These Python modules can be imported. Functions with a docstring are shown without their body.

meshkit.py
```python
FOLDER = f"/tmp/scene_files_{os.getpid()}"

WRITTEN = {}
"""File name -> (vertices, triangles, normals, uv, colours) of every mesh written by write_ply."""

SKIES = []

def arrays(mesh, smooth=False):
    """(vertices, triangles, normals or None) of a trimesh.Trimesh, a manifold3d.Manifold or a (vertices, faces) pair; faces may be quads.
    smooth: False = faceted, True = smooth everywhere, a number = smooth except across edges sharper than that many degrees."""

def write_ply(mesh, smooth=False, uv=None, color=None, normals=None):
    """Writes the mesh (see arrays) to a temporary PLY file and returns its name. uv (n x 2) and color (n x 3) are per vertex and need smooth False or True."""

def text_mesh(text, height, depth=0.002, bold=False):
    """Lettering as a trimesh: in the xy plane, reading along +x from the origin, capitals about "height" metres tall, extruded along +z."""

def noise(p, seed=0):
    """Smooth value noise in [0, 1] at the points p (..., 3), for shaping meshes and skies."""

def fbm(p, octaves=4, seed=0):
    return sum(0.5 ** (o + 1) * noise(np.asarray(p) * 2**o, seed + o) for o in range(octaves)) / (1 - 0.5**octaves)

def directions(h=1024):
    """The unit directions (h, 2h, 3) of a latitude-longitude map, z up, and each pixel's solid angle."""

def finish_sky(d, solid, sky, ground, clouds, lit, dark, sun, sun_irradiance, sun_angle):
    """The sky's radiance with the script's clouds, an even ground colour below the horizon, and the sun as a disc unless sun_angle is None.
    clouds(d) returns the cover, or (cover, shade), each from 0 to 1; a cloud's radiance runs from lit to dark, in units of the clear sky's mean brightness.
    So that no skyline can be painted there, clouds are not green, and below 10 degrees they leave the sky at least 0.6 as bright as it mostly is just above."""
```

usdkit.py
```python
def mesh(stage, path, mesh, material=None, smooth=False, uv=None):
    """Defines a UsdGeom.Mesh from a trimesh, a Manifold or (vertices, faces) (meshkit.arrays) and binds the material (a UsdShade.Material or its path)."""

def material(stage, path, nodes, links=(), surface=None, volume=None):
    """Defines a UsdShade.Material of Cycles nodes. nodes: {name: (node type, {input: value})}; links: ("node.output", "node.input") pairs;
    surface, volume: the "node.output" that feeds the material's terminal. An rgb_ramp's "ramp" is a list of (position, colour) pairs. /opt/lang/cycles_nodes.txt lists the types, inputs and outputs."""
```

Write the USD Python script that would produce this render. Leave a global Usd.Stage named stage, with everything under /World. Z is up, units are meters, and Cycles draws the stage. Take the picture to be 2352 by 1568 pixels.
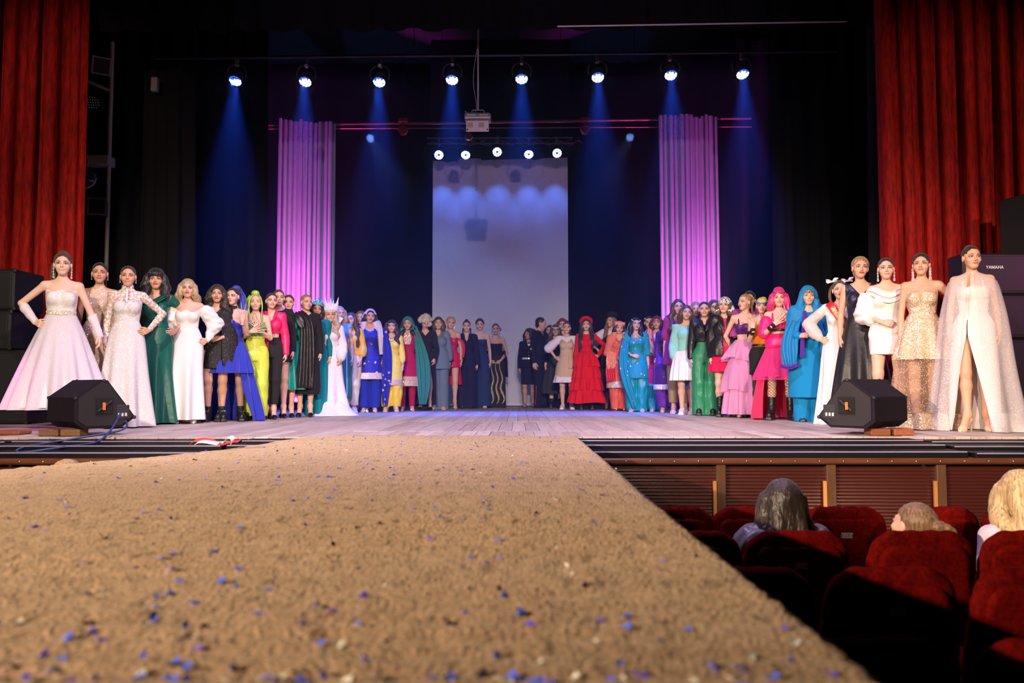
import math, re, numpy as np, trimesh, manifold3d, usdkit, meshkit
from scipy.interpolate import PchipInterpolator, CubicSpline
from shapely.geometry import Polygon
from pxr import Usd, UsdGeom, UsdLux, UsdShade, Sdf, Gf, Vt

stage = Usd.Stage.CreateInMemory()
UsdGeom.SetStageUpAxis(stage, UsdGeom.Tokens.z); UsdGeom.SetStageMetersPerUnit(stage, 1)
UsdGeom.Xform.Define(stage, '/World')
FLOOR = 1.0            # height of the stage floor; the hall floor lies at HALL
HALL = -0.15

# ------------------------------------------------------------------ camera: at the runway, 28 mm, looking up the stage
pitch, yaw, roll = math.radians(3.22), math.radians(-.44), -.0012
_F = np.array([math.sin(yaw) * math.cos(pitch), math.cos(yaw) * math.cos(pitch), math.sin(pitch)])
_R0 = np.array([math.cos(yaw), -math.sin(yaw), 0]); _U0 = np.cross(_R0, _F)
_R = _R0 * math.cos(roll) + _U0 * math.sin(roll); _U = _U0 * math.cos(roll) - _R0 * math.sin(roll)
cam = UsdGeom.Camera.Define(stage, '/World/camera')
cam.CreateHorizontalApertureAttr(36.0); cam.CreateVerticalApertureAttr(24.0); cam.CreateFocalLengthAttr(28.01)
cam.CreateFStopAttr(2.2); cam.CreateFocusDistanceAttr(8.5); cam.CreateClippingRangeAttr(Gf.Vec2f(.05, 200))
cam.CreateExposureAttr(0.0)
UsdGeom.Xformable(cam).AddTransformOp().Set(Gf.Matrix4d(*_R, 0, *_U, 0, *(-_F), 0, 0, 0, 1.43, 1))

# ------------------------------------------------------------------ light
def aim(l, p, q):
    z = np.asarray(p, float) - np.asarray(q, float); z /= np.linalg.norm(z)
    x = np.cross((0, 0, 1) if abs(z[2]) < .99 else (0, 1, 0), z); x /= np.linalg.norm(x); y = np.cross(z, x)
    UsdGeom.Xformable(l).AddTransformOp().Set(Gf.Matrix4d(*x, 0, *y, 0, *z, 0, *map(float, p), 1))
def spot(name, p, q, color, power, cone=20., soft=.5, r=.06):
    l = UsdLux.SphereLight.Define(stage, '/World/lamps/' + name); l.CreateRadiusAttr(r); l.CreateColorAttr(Gf.Vec3f(*color)); l.CreateIntensityAttr(float(power))
    s = UsdLux.ShapingAPI.Apply(l.GetPrim()); s.CreateShapingConeAngleAttr(float(cone)); s.CreateShapingConeSoftnessAttr(float(soft))
    aim(l, p, q); return l
UsdGeom.Xform.Define(stage, '/World/lamps')
WARM = (1.0, .79, .61)
KEY = 1.0
# the floods and spots on the balcony of the hall
spot('balcony_flood_left', (-1.6, -7.6, 6.4), (-3.9, 10.2, 1.5), WARM, 15500, 12.5, .7, .12)
spot('balcony_flood_right', (1.8, -7.6, 6.4), (3.5, 10.2, 1.5), WARM, 15500, 12.5, .7, .12)
spot('balcony_cross_left', (6.5, -6.5, 6.0), (-4.3, 9.2, 1.4), WARM, 9000, 9, .7, .12)
spot('balcony_cross_right', (-6.5, -6.5, 6.0), (3.9, 9.0, 1.4), WARM, 8000, 9, .7, .12)
spot('balcony_flood_middle', (0, -8, 6.8), (-.3, 12.6, 1.0), (.95, .82, .84), 9000, 10.5, .8, .12)
spot('runway_spot', (-8.2, -2.6, 4.2), (-1.0, 3.3, 1.0), (1, .74, .53), 15500, 22, .9, .12)
spot('curtain_warmer_left', (-5.5, -7.0, 6.8), (-6.4, 10.6, 4.6), (1, .62, .45), 9000, 8, .9, .12)
spot('curtain_warmer_right', (5.5, -7.0, 6.8), (6.0, 10.6, 4.4), (1, .62, .45), 8000, 8, .9, .12)
spot('aisle_spot', (5.5, -5.0, 7.5), (2.9, 4.25, .8), (1, .72, .48), 9000, 4.5, .5, .1)
# lavender wash from the first border, over the floor, the columns and the backdrop
spot('border_wash_floor', (-.4, 6.3, 8.4), (-.4, 7.9, 1.0), (.72, .58, 1.0), 3400, 42, .8, .15)
spot('front_wash', (.5, -7.6, 6.9), (-.2, 12.5, 4.4), (.90, .58, .95), 5200, 16, .8, .12)
# pink wash from the wings
spot('pink_wash_left', (-8.6, 7.6, 2.4), (-5.2, 8.0, 1.3), (1.0, .12, .85), 2000, 10, .8, .1)
spot('pink_wash_right', (8.4, 6.4, 3.4), (3.8, 9.5, 1.8), (1.0, .2, .75), 500, 26, .8, .1)
house = UsdLux.RectLight.Define(stage, '/World/lamps/house_glow'); house.CreateWidthAttr(6.); house.CreateHeightAttr(5.); house.CreateColorAttr(Gf.Vec3f(1, .6, .45)); house.CreateIntensityAttr(.02)
aim(house, (1.5, .5, 8.9), (1.5, .6, 0))
spot('rear_flood_left', (-2.9, 15.4, 6.3), (-.9, 17.2, 2.6), (.20, .42, 1.0), 900, 26, .9, .08)
spot('rear_flood_right', (2.2, 15.4, 6.3), (.0, 17.2, 2.2), (.28, .44, 1.0), 520, 26, .9, .08)
BLUE = (.05, .16, 1.0)
# ------------------------------------------------------------------ helpers: prims, names, materials
taken = {}
def free(path):
    k = path; n = 0
    while k in taken: n += 1; k = f'{path}_{n:03d}'
    taken[k] = 1
    return k
def prim_path(p): return '/World' if p is None else str(p.GetPath())
def data(p, label=None, category=None, group=None, kind=None):
    for k, v in (('label', label), ('category', category), ('group', group), ('kind', kind)):
        if v: p.SetCustomDataByKey(k, v)
    return p
def thing(name, label, category, loc=(0, 0, 0), rotz=0, group=None, kind=None):
    x = UsdGeom.Xform.Define(stage, free('/World/' + name))
    x.AddTranslateOp().Set(Gf.Vec3d(*map(float, loc)))
    if rotz: x.AddRotateZOp().Set(float(rotz))
    return data(x.GetPrim(), label, category, group, kind)
def obj(name, mesh, mat, parent=None, smooth=False, paint=None, label=None, category=None, group=None, kind=None, flat=None):
    path = free(prim_path(parent) + '/' + name)
    m = usdkit.mesh(stage, path, mesh, mat if not isinstance(mat, str) else MAT(mat), smooth=smooth)
    if paint is not None:
        UsdGeom.PrimvarsAPI(m).CreatePrimvar('paint', Sdf.ValueTypeNames.Color3fArray, 'vertex').Set(Vt.Vec3fArray.FromNumpy(np.ascontiguousarray(paint, np.float32)))
    return data(m.GetPrim(), label, category, group, kind)
def struct(name, mesh, mat, smooth=False, label=None, parent=None):
    return obj(name, mesh, mat, parent, smooth, label=label, kind='structure' if parent is None else None)
def copy_of(src, loc, rotz=0, label=None, group=None, scale=None):
    x = UsdGeom.Xform.Define(stage, free('/World/' + re.sub(r'_\d{3}$', '', src.GetName())))
    x.AddTranslateOp().Set(Gf.Vec3d(*map(float, loc))); x.AddRotateZOp().Set(float(rotz))
    p = x.GetPrim(); p.GetReferences().AddInternalReference(src.GetPath()); p.SetInstanceable(True)
    was = src.GetCustomData()
    return data(p, label or was.get('label'), was.get('category'), group or was.get('group'))

def box(x0, x1, y0, y1, z0, z1, bev=0.0):
    if bev <= 0:
        m = trimesh.creation.box([x1 - x0, y1 - y0, z1 - z0]); m.apply_translation([(x0 + x1) / 2, (y0 + y1) / 2, (z0 + z1) / 2]); return m
    b = min(bev, (x1 - x0) / 2.01, (y1 - y0) / 2.01, (z1 - z0) / 2.01)
    pts = [(x0 + i * b if sx == 0 else x1 - i * b, y0 + j * b if sy == 0 else y1 - j * b, z0 + k * b if sz == 0 else z1 - k * b)
           for sx in (0, 1) for sy in (0, 1) for sz in (0, 1) for i, j, k in ((1, 1, 0), (1, 0, 1), (0, 1, 1))]
    return trimesh.convex.convex_hull(np.array(pts))
def join(*ms):
    ms = [m if isinstance(m, trimesh.Trimesh) else trimesh.Trimesh(np.asarray(m[0]), np.asarray(m[1]), process=False) for m in ms]
    return trimesh.util.concatenate(ms)
def cyl(a, b, r, n=16, r2=None):
    return tube_mesh([np.asarray(a, float), np.asarray(b, float)], [r, r if r2 is None else r2], n)
def prism(poly, axis, lo, hi):
    """A polygon extruded along an axis: axis 0 takes (y, z) points, 1 takes (x, z), 2 takes (x, y)."""
    m = trimesh.creation.extrude_polygon(Polygon(poly), hi - lo, engine='earcut'); v = np.array(m.vertices)
    v[:, 2] += lo
    o = {0: [2, 0, 1], 1: [0, 2, 1], 2: [0, 1, 2]}[axis]
    v = v[:, o]
    t = trimesh.Trimesh(v, m.faces, process=False)
    if t.volume < 0: t.invert()
    return t

MATS = {}
def mat(name, nodes, links, surface='p.BSDF', volume=None):
    if name not in MATS: MATS[name] = usdkit.material(stage, '/World/Looks/' + name, nodes, links, surface=surface, volume=volume)
    return MATS[name]
def MAT(name): return MATS[name]
def key(*a): return re.sub(r'[^A-Za-z0-9]+', '_', '_'.join(str(round(x * 1000)) if isinstance(x, float) else str(x) for q in a for x in (q if isinstance(q, (tuple, list)) else (q,))))
def colmat(c, rough=.5, name='paint', metal=0.0, spec=.5, coat=0.0, sheen=0.0):
    return mat(key(name, tuple(map(float, c)), rough, metal, coat, sheen), {'p': ('principled_bsdf', {'base_color': c, 'roughness': rough, 'metallic': metal, 'specular_ior_level': spec, 'coat_weight': coat, 'sheen_weight': sheen})}, [])
def mixlinks(a, fac, c1, c2): return []
HAIR = {'black': (.012, .010, .012), 'dark': (.030, .018, .013), 'brown': (.085, .042, .022), 'auburn': (.11, .030, .015), 'light': (.22, .125, .060), 'blonde': (.52, .36, .18), 'platinum': (.68, .58, .44),
        'ash': (.44, .31, .18), 'green': (.35, .72, .02), 'blue': (.04, .06, .45), 'pink': (.72, .015, .16), 'yellow': (.75, .55, .03), 'red': (.25, .012, .02), 'honey': (.36, .20, .085)}
def hairmat(c, name='hair'):
    c = HAIR[c] if isinstance(c, str) else c
    return mat(key(name, tuple(map(float, c))), {
        'tc': ('texture_coordinate', {}), 'mp': ('mapping', {'scale': (95, 95, 7)}), 'n': ('noise_texture', {'scale': 1., 'detail': 3., 'roughness': .6}),
        'r': ('rgb_ramp', {'ramp': [(.30, tuple(q * .35 for q in c)), (.70, tuple(min(q * 1.6, 1) for q in c))]}), 'b': ('bump', {'strength': .8, 'distance': .008}),
        'p': ('principled_bsdf', {'roughness': .36, 'specular_ior_level': .5, 'sheen_weight': .15})},
        [('tc.object', 'mp.vector'), ('mp.vector', 'n.vector'), ('n.fac', 'r.fac'), ('r.color', 'p.base_color'), ('n.fac', 'b.height'), ('b.normal', 'p.normal')])

def fab(kind, c, c2=None, sc=1.0, amt=.5):
    """Cloth: cloth, satin, leather, knit, velvet, sequin, lace, tulle, print (small figures of colour c2 on c), glitter."""
    c = tuple(map(float, c)); c2 = tuple(map(float, c2)) if c2 else None
    nm = key('cloth', kind, c, c2 or (), sc, amt)
    if nm in MATS: return MATS[nm]
    tc = {'tc': ('texture_coordinate', {})}
    if kind in ('cloth', 'satin', 'leather', 'knit', 'velvet'):
        rough = {'cloth': .85, 'satin': .42, 'leather': .38, 'knit': .95, 'velvet': .9}[kind]
        s, st, dist = {'cloth': (260, .15, .002), 'satin': (13, .17, .03), 'leather': (13, .22, .02), 'knit': (120, .6, .006), 'velvet': (60, .2, .004)}[kind]
        n = {**tc, 'n': ('noise_texture', {'scale': float(s), 'detail': 3.}), 'b': ('bump', {'strength': st, 'distance': dist}),
             'p': ('principled_bsdf', {'base_color': c, 'roughness': rough, 'specular_ior_level': {'cloth': .2, 'satin': .45, 'leather': .5, 'knit': .1, 'velvet': .2}[kind], 'sheen_weight': {'velvet': .6, 'cloth': .12, 'knit': .2}.get(kind, 0.), 'sheen_tint': tuple(min(1, .3 + q) for q in c)})}
        l = [('tc.object', 'n.vector'), ('n.fac', 'b.height'), ('b.normal', 'p.normal')]
        return mat(nm, n, l)
    if kind in ('sequin', 'glitter'):
        # facets: every cell of a fine pattern leans its own way, so that a few catch the lamps
        n = {**tc, 'v': ('voronoi_texture', {'scale': 190. / sc}), 'g': ('geometry', {}), 's': ('vector_math', {'math_type': 'subtract', 'vector2': (.5, .5, .5)}), 'k': ('vector_math', {'math_type': 'scale', 'scale': 1.1 if kind == 'sequin' else .35}),
             'a': ('vector_math', {'math_type': 'add'}), 'nn': ('vector_math', {'math_type': 'normalize'}),
             'sp': ('separate_xyz', {}), 'lt': ('math', {'math_type': 'greater_than', 'value2': 1 - amt * .5}), 'p': ('principled_bsdf', {'base_color': tuple(q * .80 for q in c) if kind == 'glitter' else c, 'roughness': .7 if kind == 'glitter' else .5, 'specular_ior_level': .3}),
             'q': ('principled_bsdf', {'base_color': c2 or (1, 1, 1), 'metallic': .45 if kind == 'sequin' else 0., 'roughness': .28 if kind == 'sequin' else .12, 'specular_ior_level': .9}), 'm': ('mix_closure', {})}
        l = [('tc.object', 'v.vector'), ('v.color', 's.vector1'), ('s.vector', 'k.vector1'), ('g.normal', 'a.vector1'), ('k.vector', 'a.vector2'), ('a.vector', 'nn.vector1'), ('nn.vector', 'q.normal'),
             ('v.color', 'sp.vector'), ('sp.x', 'lt.value1'), ('lt.value', 'm.fac'), ('p.BSDF', 'm.closure1'), ('q.BSDF', 'm.closure2')]
        return mat(nm, n, l, 'm.closure')
    if kind == 'lace':
        n = {**tc, 'v': ('voronoi_texture', {'scale': 70. / sc, 'feature': 'distance_to_edge'}), 'n': ('noise_texture', {'scale': 60. / sc, 'detail': 4.}), 'md': ('math', {'math_type': 'add'}),
             'r': ('rgb_ramp', {'ramp': [(.40, tuple(q * .78 for q in c)), (.62, c)]}), 'b': ('bump', {'strength': .5, 'distance': .004}), 'p': ('principled_bsdf', {'roughness': .8, 'specular_ior_level': .25})}
        l = [('tc.object', 'v.vector'), ('tc.object', 'n.vector'), ('v.distance', 'md.value1'), ('n.fac', 'md.value2'), ('md.value', 'r.fac'), ('r.color', 'p.base_color'), ('md.value', 'b.height'), ('b.normal', 'p.normal')]
        return mat(nm, n, l)
    if kind in ('tulle', 'sheer', 'sheerlace', 'sheerglitter', 'fishnet'):
        n = {**tc, 't': ('transparent_bsdf', {}), 'p': ('principled_bsdf', {'base_color': c, 'roughness': .8, 'specular_ior_level': .2, 'sheen_weight': .3}), 'm': ('mix_closure', {'fac': amt})}
        l = [('t.BSDF', 'm.closure1'), ('p.BSDF', 'm.closure2')]
        if kind == 'sheerlace':
            n.update({'n': ('noise_texture', {'scale': 42. / sc, 'detail': 3.}), 'r': ('rgb_ramp', {'ramp': [(.44, (amt * .45,) * 3), (.56, (.93,) * 3)]})}); l += [('tc.object', 'n.vector'), ('n.fac', 'r.fac'), ('r.color', 'm.fac')]
        if kind == 'sheerglitter':
            n.update({'v': ('voronoi_texture', {'scale': 110. / sc}), 'sp': ('separate_xyz', {}), 'lt': ('math', {'math_type': 'greater_than', 'value2': .80}), 'dd': ('math', {'math_type': 'less_than', 'value2': .32}), 'mu': ('math', {'math_type': 'multiply'}),
                      's': ('vector_math', {'math_type': 'subtract', 'vector2': (.5, .5, .5)}), 'k': ('vector_math', {'math_type': 'scale', 'scale': .35}), 'g': ('geometry', {}), 'a': ('vector_math', {'math_type': 'add'}), 'nn': ('vector_math', {'math_type': 'normalize'}),
                      'q': ('principled_bsdf', {'base_color': c2 or (1, .95, 1), 'metallic': 0., 'roughness': .12, 'specular_ior_level': .9}), 'm2': ('mix_closure', {})})
            l += [('tc.object', 'v.vector'), ('v.color', 'sp.vector'), ('sp.x', 'lt.value1'), ('v.distance', 'dd.value1'), ('lt.value', 'mu.value1'), ('dd.value', 'mu.value2'), ('mu.value', 'm2.fac'), ('v.color', 's.vector1'), ('s.vector', 'k.vector1'),
                  ('g.normal', 'a.vector1'), ('k.vector', 'a.vector2'), ('a.vector', 'nn.vector1'), ('nn.vector', 'q.normal'), ('m.closure', 'm2.closure1'), ('q.BSDF', 'm2.closure2')]
            return mat(nm, n, l, 'm2.closure')
        if kind == 'fishnet':
            n.update({'sx': ('separate_xyz', {}), 'u': ('math', {'math_type': 'add'}), 'w': ('math', {'math_type': 'subtract'}), 'u2': ('math', {'math_type': 'multiply', 'value2': 22. / sc}), 'w2': ('math', {'math_type': 'multiply', 'value2': 22. / sc}),
                      'u3': ('math', {'math_type': 'fraction'}), 'w3': ('math', {'math_type': 'fraction'}), 'u4': ('math', {'math_type': 'less_than', 'value2': .13}), 'w4': ('math', {'math_type': 'less_than', 'value2': .13}), 'mx': ('math', {'math_type': 'maximum'})})
            l += [('tc.object', 'sx.vector'), ('sx.x', 'u.value1'), ('sx.z', 'u.value2'), ('sx.x', 'w.value1'), ('sx.z', 'w.value2'), ('u.value', 'u2.value1'), ('w.value', 'w2.value1'), ('u2.value', 'u3.value1'), ('w2.value', 'w3.value1'),
                  ('u3.value', 'u4.value1'), ('w3.value', 'w4.value1'), ('u4.value', 'mx.value1'), ('w4.value', 'mx.value2'), ('mx.value', 'm.fac')]
        return mat(nm, n, l, 'm.closure')
    if kind == 'print':
        n = {**tc, 'v': ('voronoi_texture', {'scale': 13. / sc, 'randomness': .8}), 'n': ('noise_texture', {'scale': 60., 'detail': 2.}), 'ad': ('math', {'math_type': 'multiply_add', 'value2': .35}),
             'r': ('rgb_ramp', {'ramp': [(amt * .62 + .09, c2), (amt * .62 + .13, c)]}), 'p': ('principled_bsdf', {'roughness': .6, 'specular_ior_level': .3, 'sheen_weight': .1})}
        l = [('tc.object', 'v.vector'), ('tc.object', 'n.vector'), ('n.fac', 'ad.value1'), ('v.distance', 'ad.value3'), ('ad.value', 'r.fac'), ('r.color', 'p.base_color')]
        return mat(nm, n, l)
    raise KeyError(kind)

mat('skin', {'a': ('attribute', {'attribute': 'paint'}), 'p': ('principled_bsdf', {'roughness': .48, 'specular_ior_level': .4, 'subsurface_weight': .0})}, [('a.color', 'p.base_color')])
mat('painted', {'a': ('attribute', {'attribute': 'paint'}), 'p': ('principled_bsdf', {'roughness': .2, 'specular_ior_level': .5})}, [('a.color', 'p.base_color')])
colmat((.01, .008, .01), .6, 'lash'); MATS['lash'] = colmat((.01, .008, .01), .6, 'lash')
# ------------------------------------------------------------------ people: a small signed-distance modeller
f32 = np.float32
V = lambda *a: np.array(a, float)
unit = lambda v: np.asarray(v, float) / max(np.linalg.norm(v), 1e-9)

def smin(a, b, k):
    if k <= 0: return np.minimum(a, b)
    h = np.maximum(k - np.abs(a - b), 0) / k
    return np.minimum(a, b) - h * h * (k * .25)

class Vox:
    """A grid of signed distances; shapes are blended in, then meshed by surface nets."""
    def __init__(s, lo, hi, h):
        s.lo, s.h = np.asarray(lo, float) - 2.5 * h, h
        s.n = np.maximum(np.ceil((np.asarray(hi, float) + 2.5 * h - s.lo) / h).astype(int) + 1, 4)
        s.ax = [(s.lo[i] + h * np.arange(s.n[i])).astype(f32) for i in range(3)]
        s.F = np.full(s.n, 1, f32)
    def blk(s, lo, hi):
        sl = []
        for i in range(3):
            a = int(np.floor((lo[i] - s.lo[i]) / s.h)); b = int(np.ceil((hi[i] - s.lo[i]) / s.h)) + 1
            sl.append(slice(max(a, 0), max(min(b, s.n[i]), 0)))
        sl = tuple(sl)
        if any(q.stop <= q.start for q in sl): return None
        return sl, s.ax[0][sl[0]][:, None, None], s.ax[1][sl[1]][None, :, None], s.ax[2][sl[2]][None, None, :]
    def add(s, fn, lo, hi, k=0.0, neg=False):
        m = k + 2.5 * s.h
        r = s.blk(np.asarray(lo) - m, np.asarray(hi) + m)
        if r is None: return
        sl, X, Y, Z = r
        D = fn(X, Y, Z)
        s.F[sl] = -smin(-s.F[sl], D, k) if neg else smin(s.F[sl], D, k)
    def cap(s, a, b, ra, rb, k=0.0, neg=False):
        a, b = np.asarray(a, float), np.asarray(b, float)
        d = b - a; L = max(float(d @ d), 1e-9)
        def fn(X, Y, Z):
            x, y, z = X - f32(a[0]), Y - f32(a[1]), Z - f32(a[2])
            t = np.clip((x * f32(d[0]) + y * f32(d[1]) + z * f32(d[2])) / f32(L), 0, 1)
            return np.sqrt((x - t * f32(d[0]))**2 + (y - t * f32(d[1]))**2 + (z - t * f32(d[2]))**2) - (f32(ra) + f32(rb - ra) * t)
        R = max(ra, rb)
        s.add(fn, np.minimum(a, b) - R, np.maximum(a, b) + R, k, neg)
    def chain(s, pts, rs, k=0.0):
        for i in range(len(pts) - 1): s.cap(pts[i], pts[i + 1], rs[i], rs[i + 1], k)
    def ell(s, c, r, k=0.0, neg=False, rot=None):
        c, r = np.asarray(c, float), np.asarray(r, float)
        def fn(X, Y, Z):
            x, y, z = X - f32(c[0]), Y - f32(c[1]), Z - f32(c[2])
            if rot is not None:
                M = np.asarray(rot, f32)
                x, y, z = (M[0, i] * x + M[1, i] * y + M[2, i] * z for i in range(3))
            k0 = np.sqrt((x / f32(r[0]))**2 + (y / f32(r[1]))**2 + (z / f32(r[2]))**2)
            k1 = np.sqrt((x / f32(r[0]**2))**2 + (y / f32(r[1]**2))**2 + (z / f32(r[2]**2))**2)
            return k0 * (k0 - 1) / np.maximum(k1, f32(1e-4))
        R = r if rot is None else np.full(3, r.max())
        s.add(fn, c - R, c + R, k, neg)
    def tab(s, T, cx=None, k=0.0, fold=None, zlo=True, zhi=True):
        """T rows (z, half width, half depth, y centre): an upright elliptical loft. fold(theta, z) scales its radius."""
        T = np.asarray(T, float); T = T[np.argsort(T[:, 0])]
        z0, z1 = T[0, 0], T[-1, 0]
        A, B = T[:, 1].max() * 1.25 + .03, T[:, 2].max() * 1.25 + .03
        c = cx if cx is not None else (lambda z: 0 * z)
        zz = np.linspace(z0, z1, 200); itp = [PchipInterpolator(T[:, 0], T[:, j])(zz) for j in (1, 2, 3)]
        def fn(X, Y, Z):
            zc = np.clip(Z, z0, z1)
            a, b, cy = (np.interp(zc, zz, q).astype(f32) for q in itp)
            x, y = X - c(zc).astype(f32), Y - cy
            q = np.sqrt((x / a)**2 + (y / b)**2)
            if fold is not None: q = q / fold(np.arctan2(y, x), zc).astype(f32)
            D = (q - 1) * np.minimum(a, b)
            return np.maximum(D, np.maximum(f32(z0) - Z, Z - f32(z1)))
        cc = float(np.abs(c(zz)).max())
        s.add(fn, (-A - cc, -B - np.abs(T[:, 3]).max(), z0), (A + cc, B + np.abs(T[:, 3]).max(), z1), k)
    def clip(s, fn):
        """Keeps only where fn(X, Y, Z) < 0."""
        s.F = np.maximum(s.F, fn(s.ax[0][:, None, None], s.ax[1][None, :, None], s.ax[2][None, None, :])).astype(f32)
    def bump(s, amp, scale, seed=0, stretch=(1, 1, 1)):
        m = np.argwhere(np.abs(s.F) < 3 * s.h + abs(amp))
        if not len(m): return
        p = s.lo + m * s.h
        s.F[tuple(m.T)] += ((meshkit.noise(p * scale * np.asarray(stretch), seed) - .5) * 2 * amp).astype(f32)
    def mesh(s):
        F = s.F
        F[0] = F[-1] = 1; F[:, 0] = F[:, -1] = 1; F[:, :, 0] = F[:, :, -1] = 1
        I = F < 0
        n = (I[:-1, :-1, :-1].astype(np.int8) + I[1:, :-1, :-1] + I[:-1, 1:, :-1] + I[1:, 1:, :-1] + I[:-1, :-1, 1:] + I[1:, :-1, 1:] + I[:-1, 1:, 1:] + I[1:, 1:, 1:])
        ijk = np.argwhere((n > 0) & (n < 8))
        idx = np.full(n.shape, -1, np.int32); idx[tuple(ijk.T)] = np.arange(len(ijk))
        P, W = np.zeros((len(ijk), 3)), np.zeros(len(ijk))
        i, j, k = ijk.T
        for ax in range(3):
            o = [q for q in range(3) if q != ax]
            for u in (0, 1):
                for v in (0, 1):
                    d = np.zeros(3, int); d[o[0]], d[o[1]] = u, v
                    e = d.copy(); e[ax] = 1
                    f0, f1 = F[i + d[0], j + d[1], k + d[2]], F[i + e[0], j + e[1], k + e[2]]
                    m = (f0 < 0) != (f1 < 0)
                    t = np.where(m, f0 / np.where(m, f0 - f1, 1), 0)
                    q = ijk + d; q = q.astype(float); q[:, ax] += t
                    P[m] += q[m]; W[m] += 1
        P = s.lo + P / W[:, None] * s.h
        Q = []
        for ax in range(3):
            o = [q for q in range(3) if q != ax]
            if ax == 1: o = [2, 0]
            a = [slice(1, -1)] * 3; a[ax] = slice(0, -1); b = [slice(1, -1)] * 3; b[ax] = slice(1, None)
            A, B = I[tuple(a)], I[tuple(b)]
            for inside in (True, False):
                e = np.argwhere((A != B) & (A == inside))
                if not len(e): continue
                off = np.ones(3, int); off[ax] = 0
                e = e + off
                c = []
                for u, v in ((0, 0), (-1, 0), (-1, -1), (0, -1)):
                    w = e.copy(); w[:, o[0]] += u; w[:, o[1]] += v
                    c.append(idx[tuple(w.T)])
                c = np.stack(c, 1)
                Q.append(c if inside else c[:, ::-1])
        Q = np.vstack(Q) if Q else np.zeros((0, 4), int)
        return P, np.vstack([Q[:, [0, 1, 2]], Q[:, [0, 2, 3]]])

def relax(v, f, n=1, lam=.5):
    """A few steps of Laplace smoothing with no shrinking (Taubin)."""
    e = np.vstack([f[:, [0, 1]], f[:, [1, 2]], f[:, [2, 0]]])
    deg = np.bincount(e.ravel(), minlength=len(v)).astype(float)[:, None]
    for q in range(2 * n):
        a = np.zeros_like(v)
        for c in range(3):
            a[:, c] = np.bincount(e[:, 0], v[e[:, 1], c], len(v)) + np.bincount(e[:, 1], v[e[:, 0], c], len(v))
        v = v + (lam if q % 2 == 0 else -lam * 1.04) * (a / np.maximum(deg, 1) - v)
    return v

def M3(v, f): return manifold3d.Manifold(manifold3d.Mesh(np.ascontiguousarray(v, f32), np.ascontiguousarray(f, np.uint32)))

def unite(parts):
    """One closed skin from several overlapping ones."""
    ms = [M3(*p) for p in parts]
    if all(m.status() == manifold3d.Error.NoError for m in ms):
        r = manifold3d.Manifold.batch_boolean(ms, manifold3d.OpType.Add).to_mesh()
        return np.array(r.vert_properties[:, :3], float), np.array(r.tri_verts, int)
    at, vs, fs = 0, [], []
    for v, f in parts: vs.append(v); fs.append(f + at); at += len(v)
    return np.vstack(vs), np.vstack(fs)

def rotm(yaw=0, pitch=0, roll=0):
    """Degrees. yaw + turns the face to the viewer's right, pitch + looks up, roll + tilts the crown to the viewer's right."""
    y, p, r = np.radians([yaw, pitch, roll])
    Rz = np.array([[math.cos(y), -math.sin(y), 0], [math.sin(y), math.cos(y), 0], [0, 0, 1]])
    Rx = np.array([[1, 0, 0], [0, math.cos(-p), -math.sin(-p)], [0, math.sin(-p), math.cos(-p)]])
    Ry = np.array([[math.cos(r), 0, math.sin(r)], [0, 1, 0], [-math.sin(r), 0, math.cos(r)]])
    return Ry @ Rz @ Rx

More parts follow.
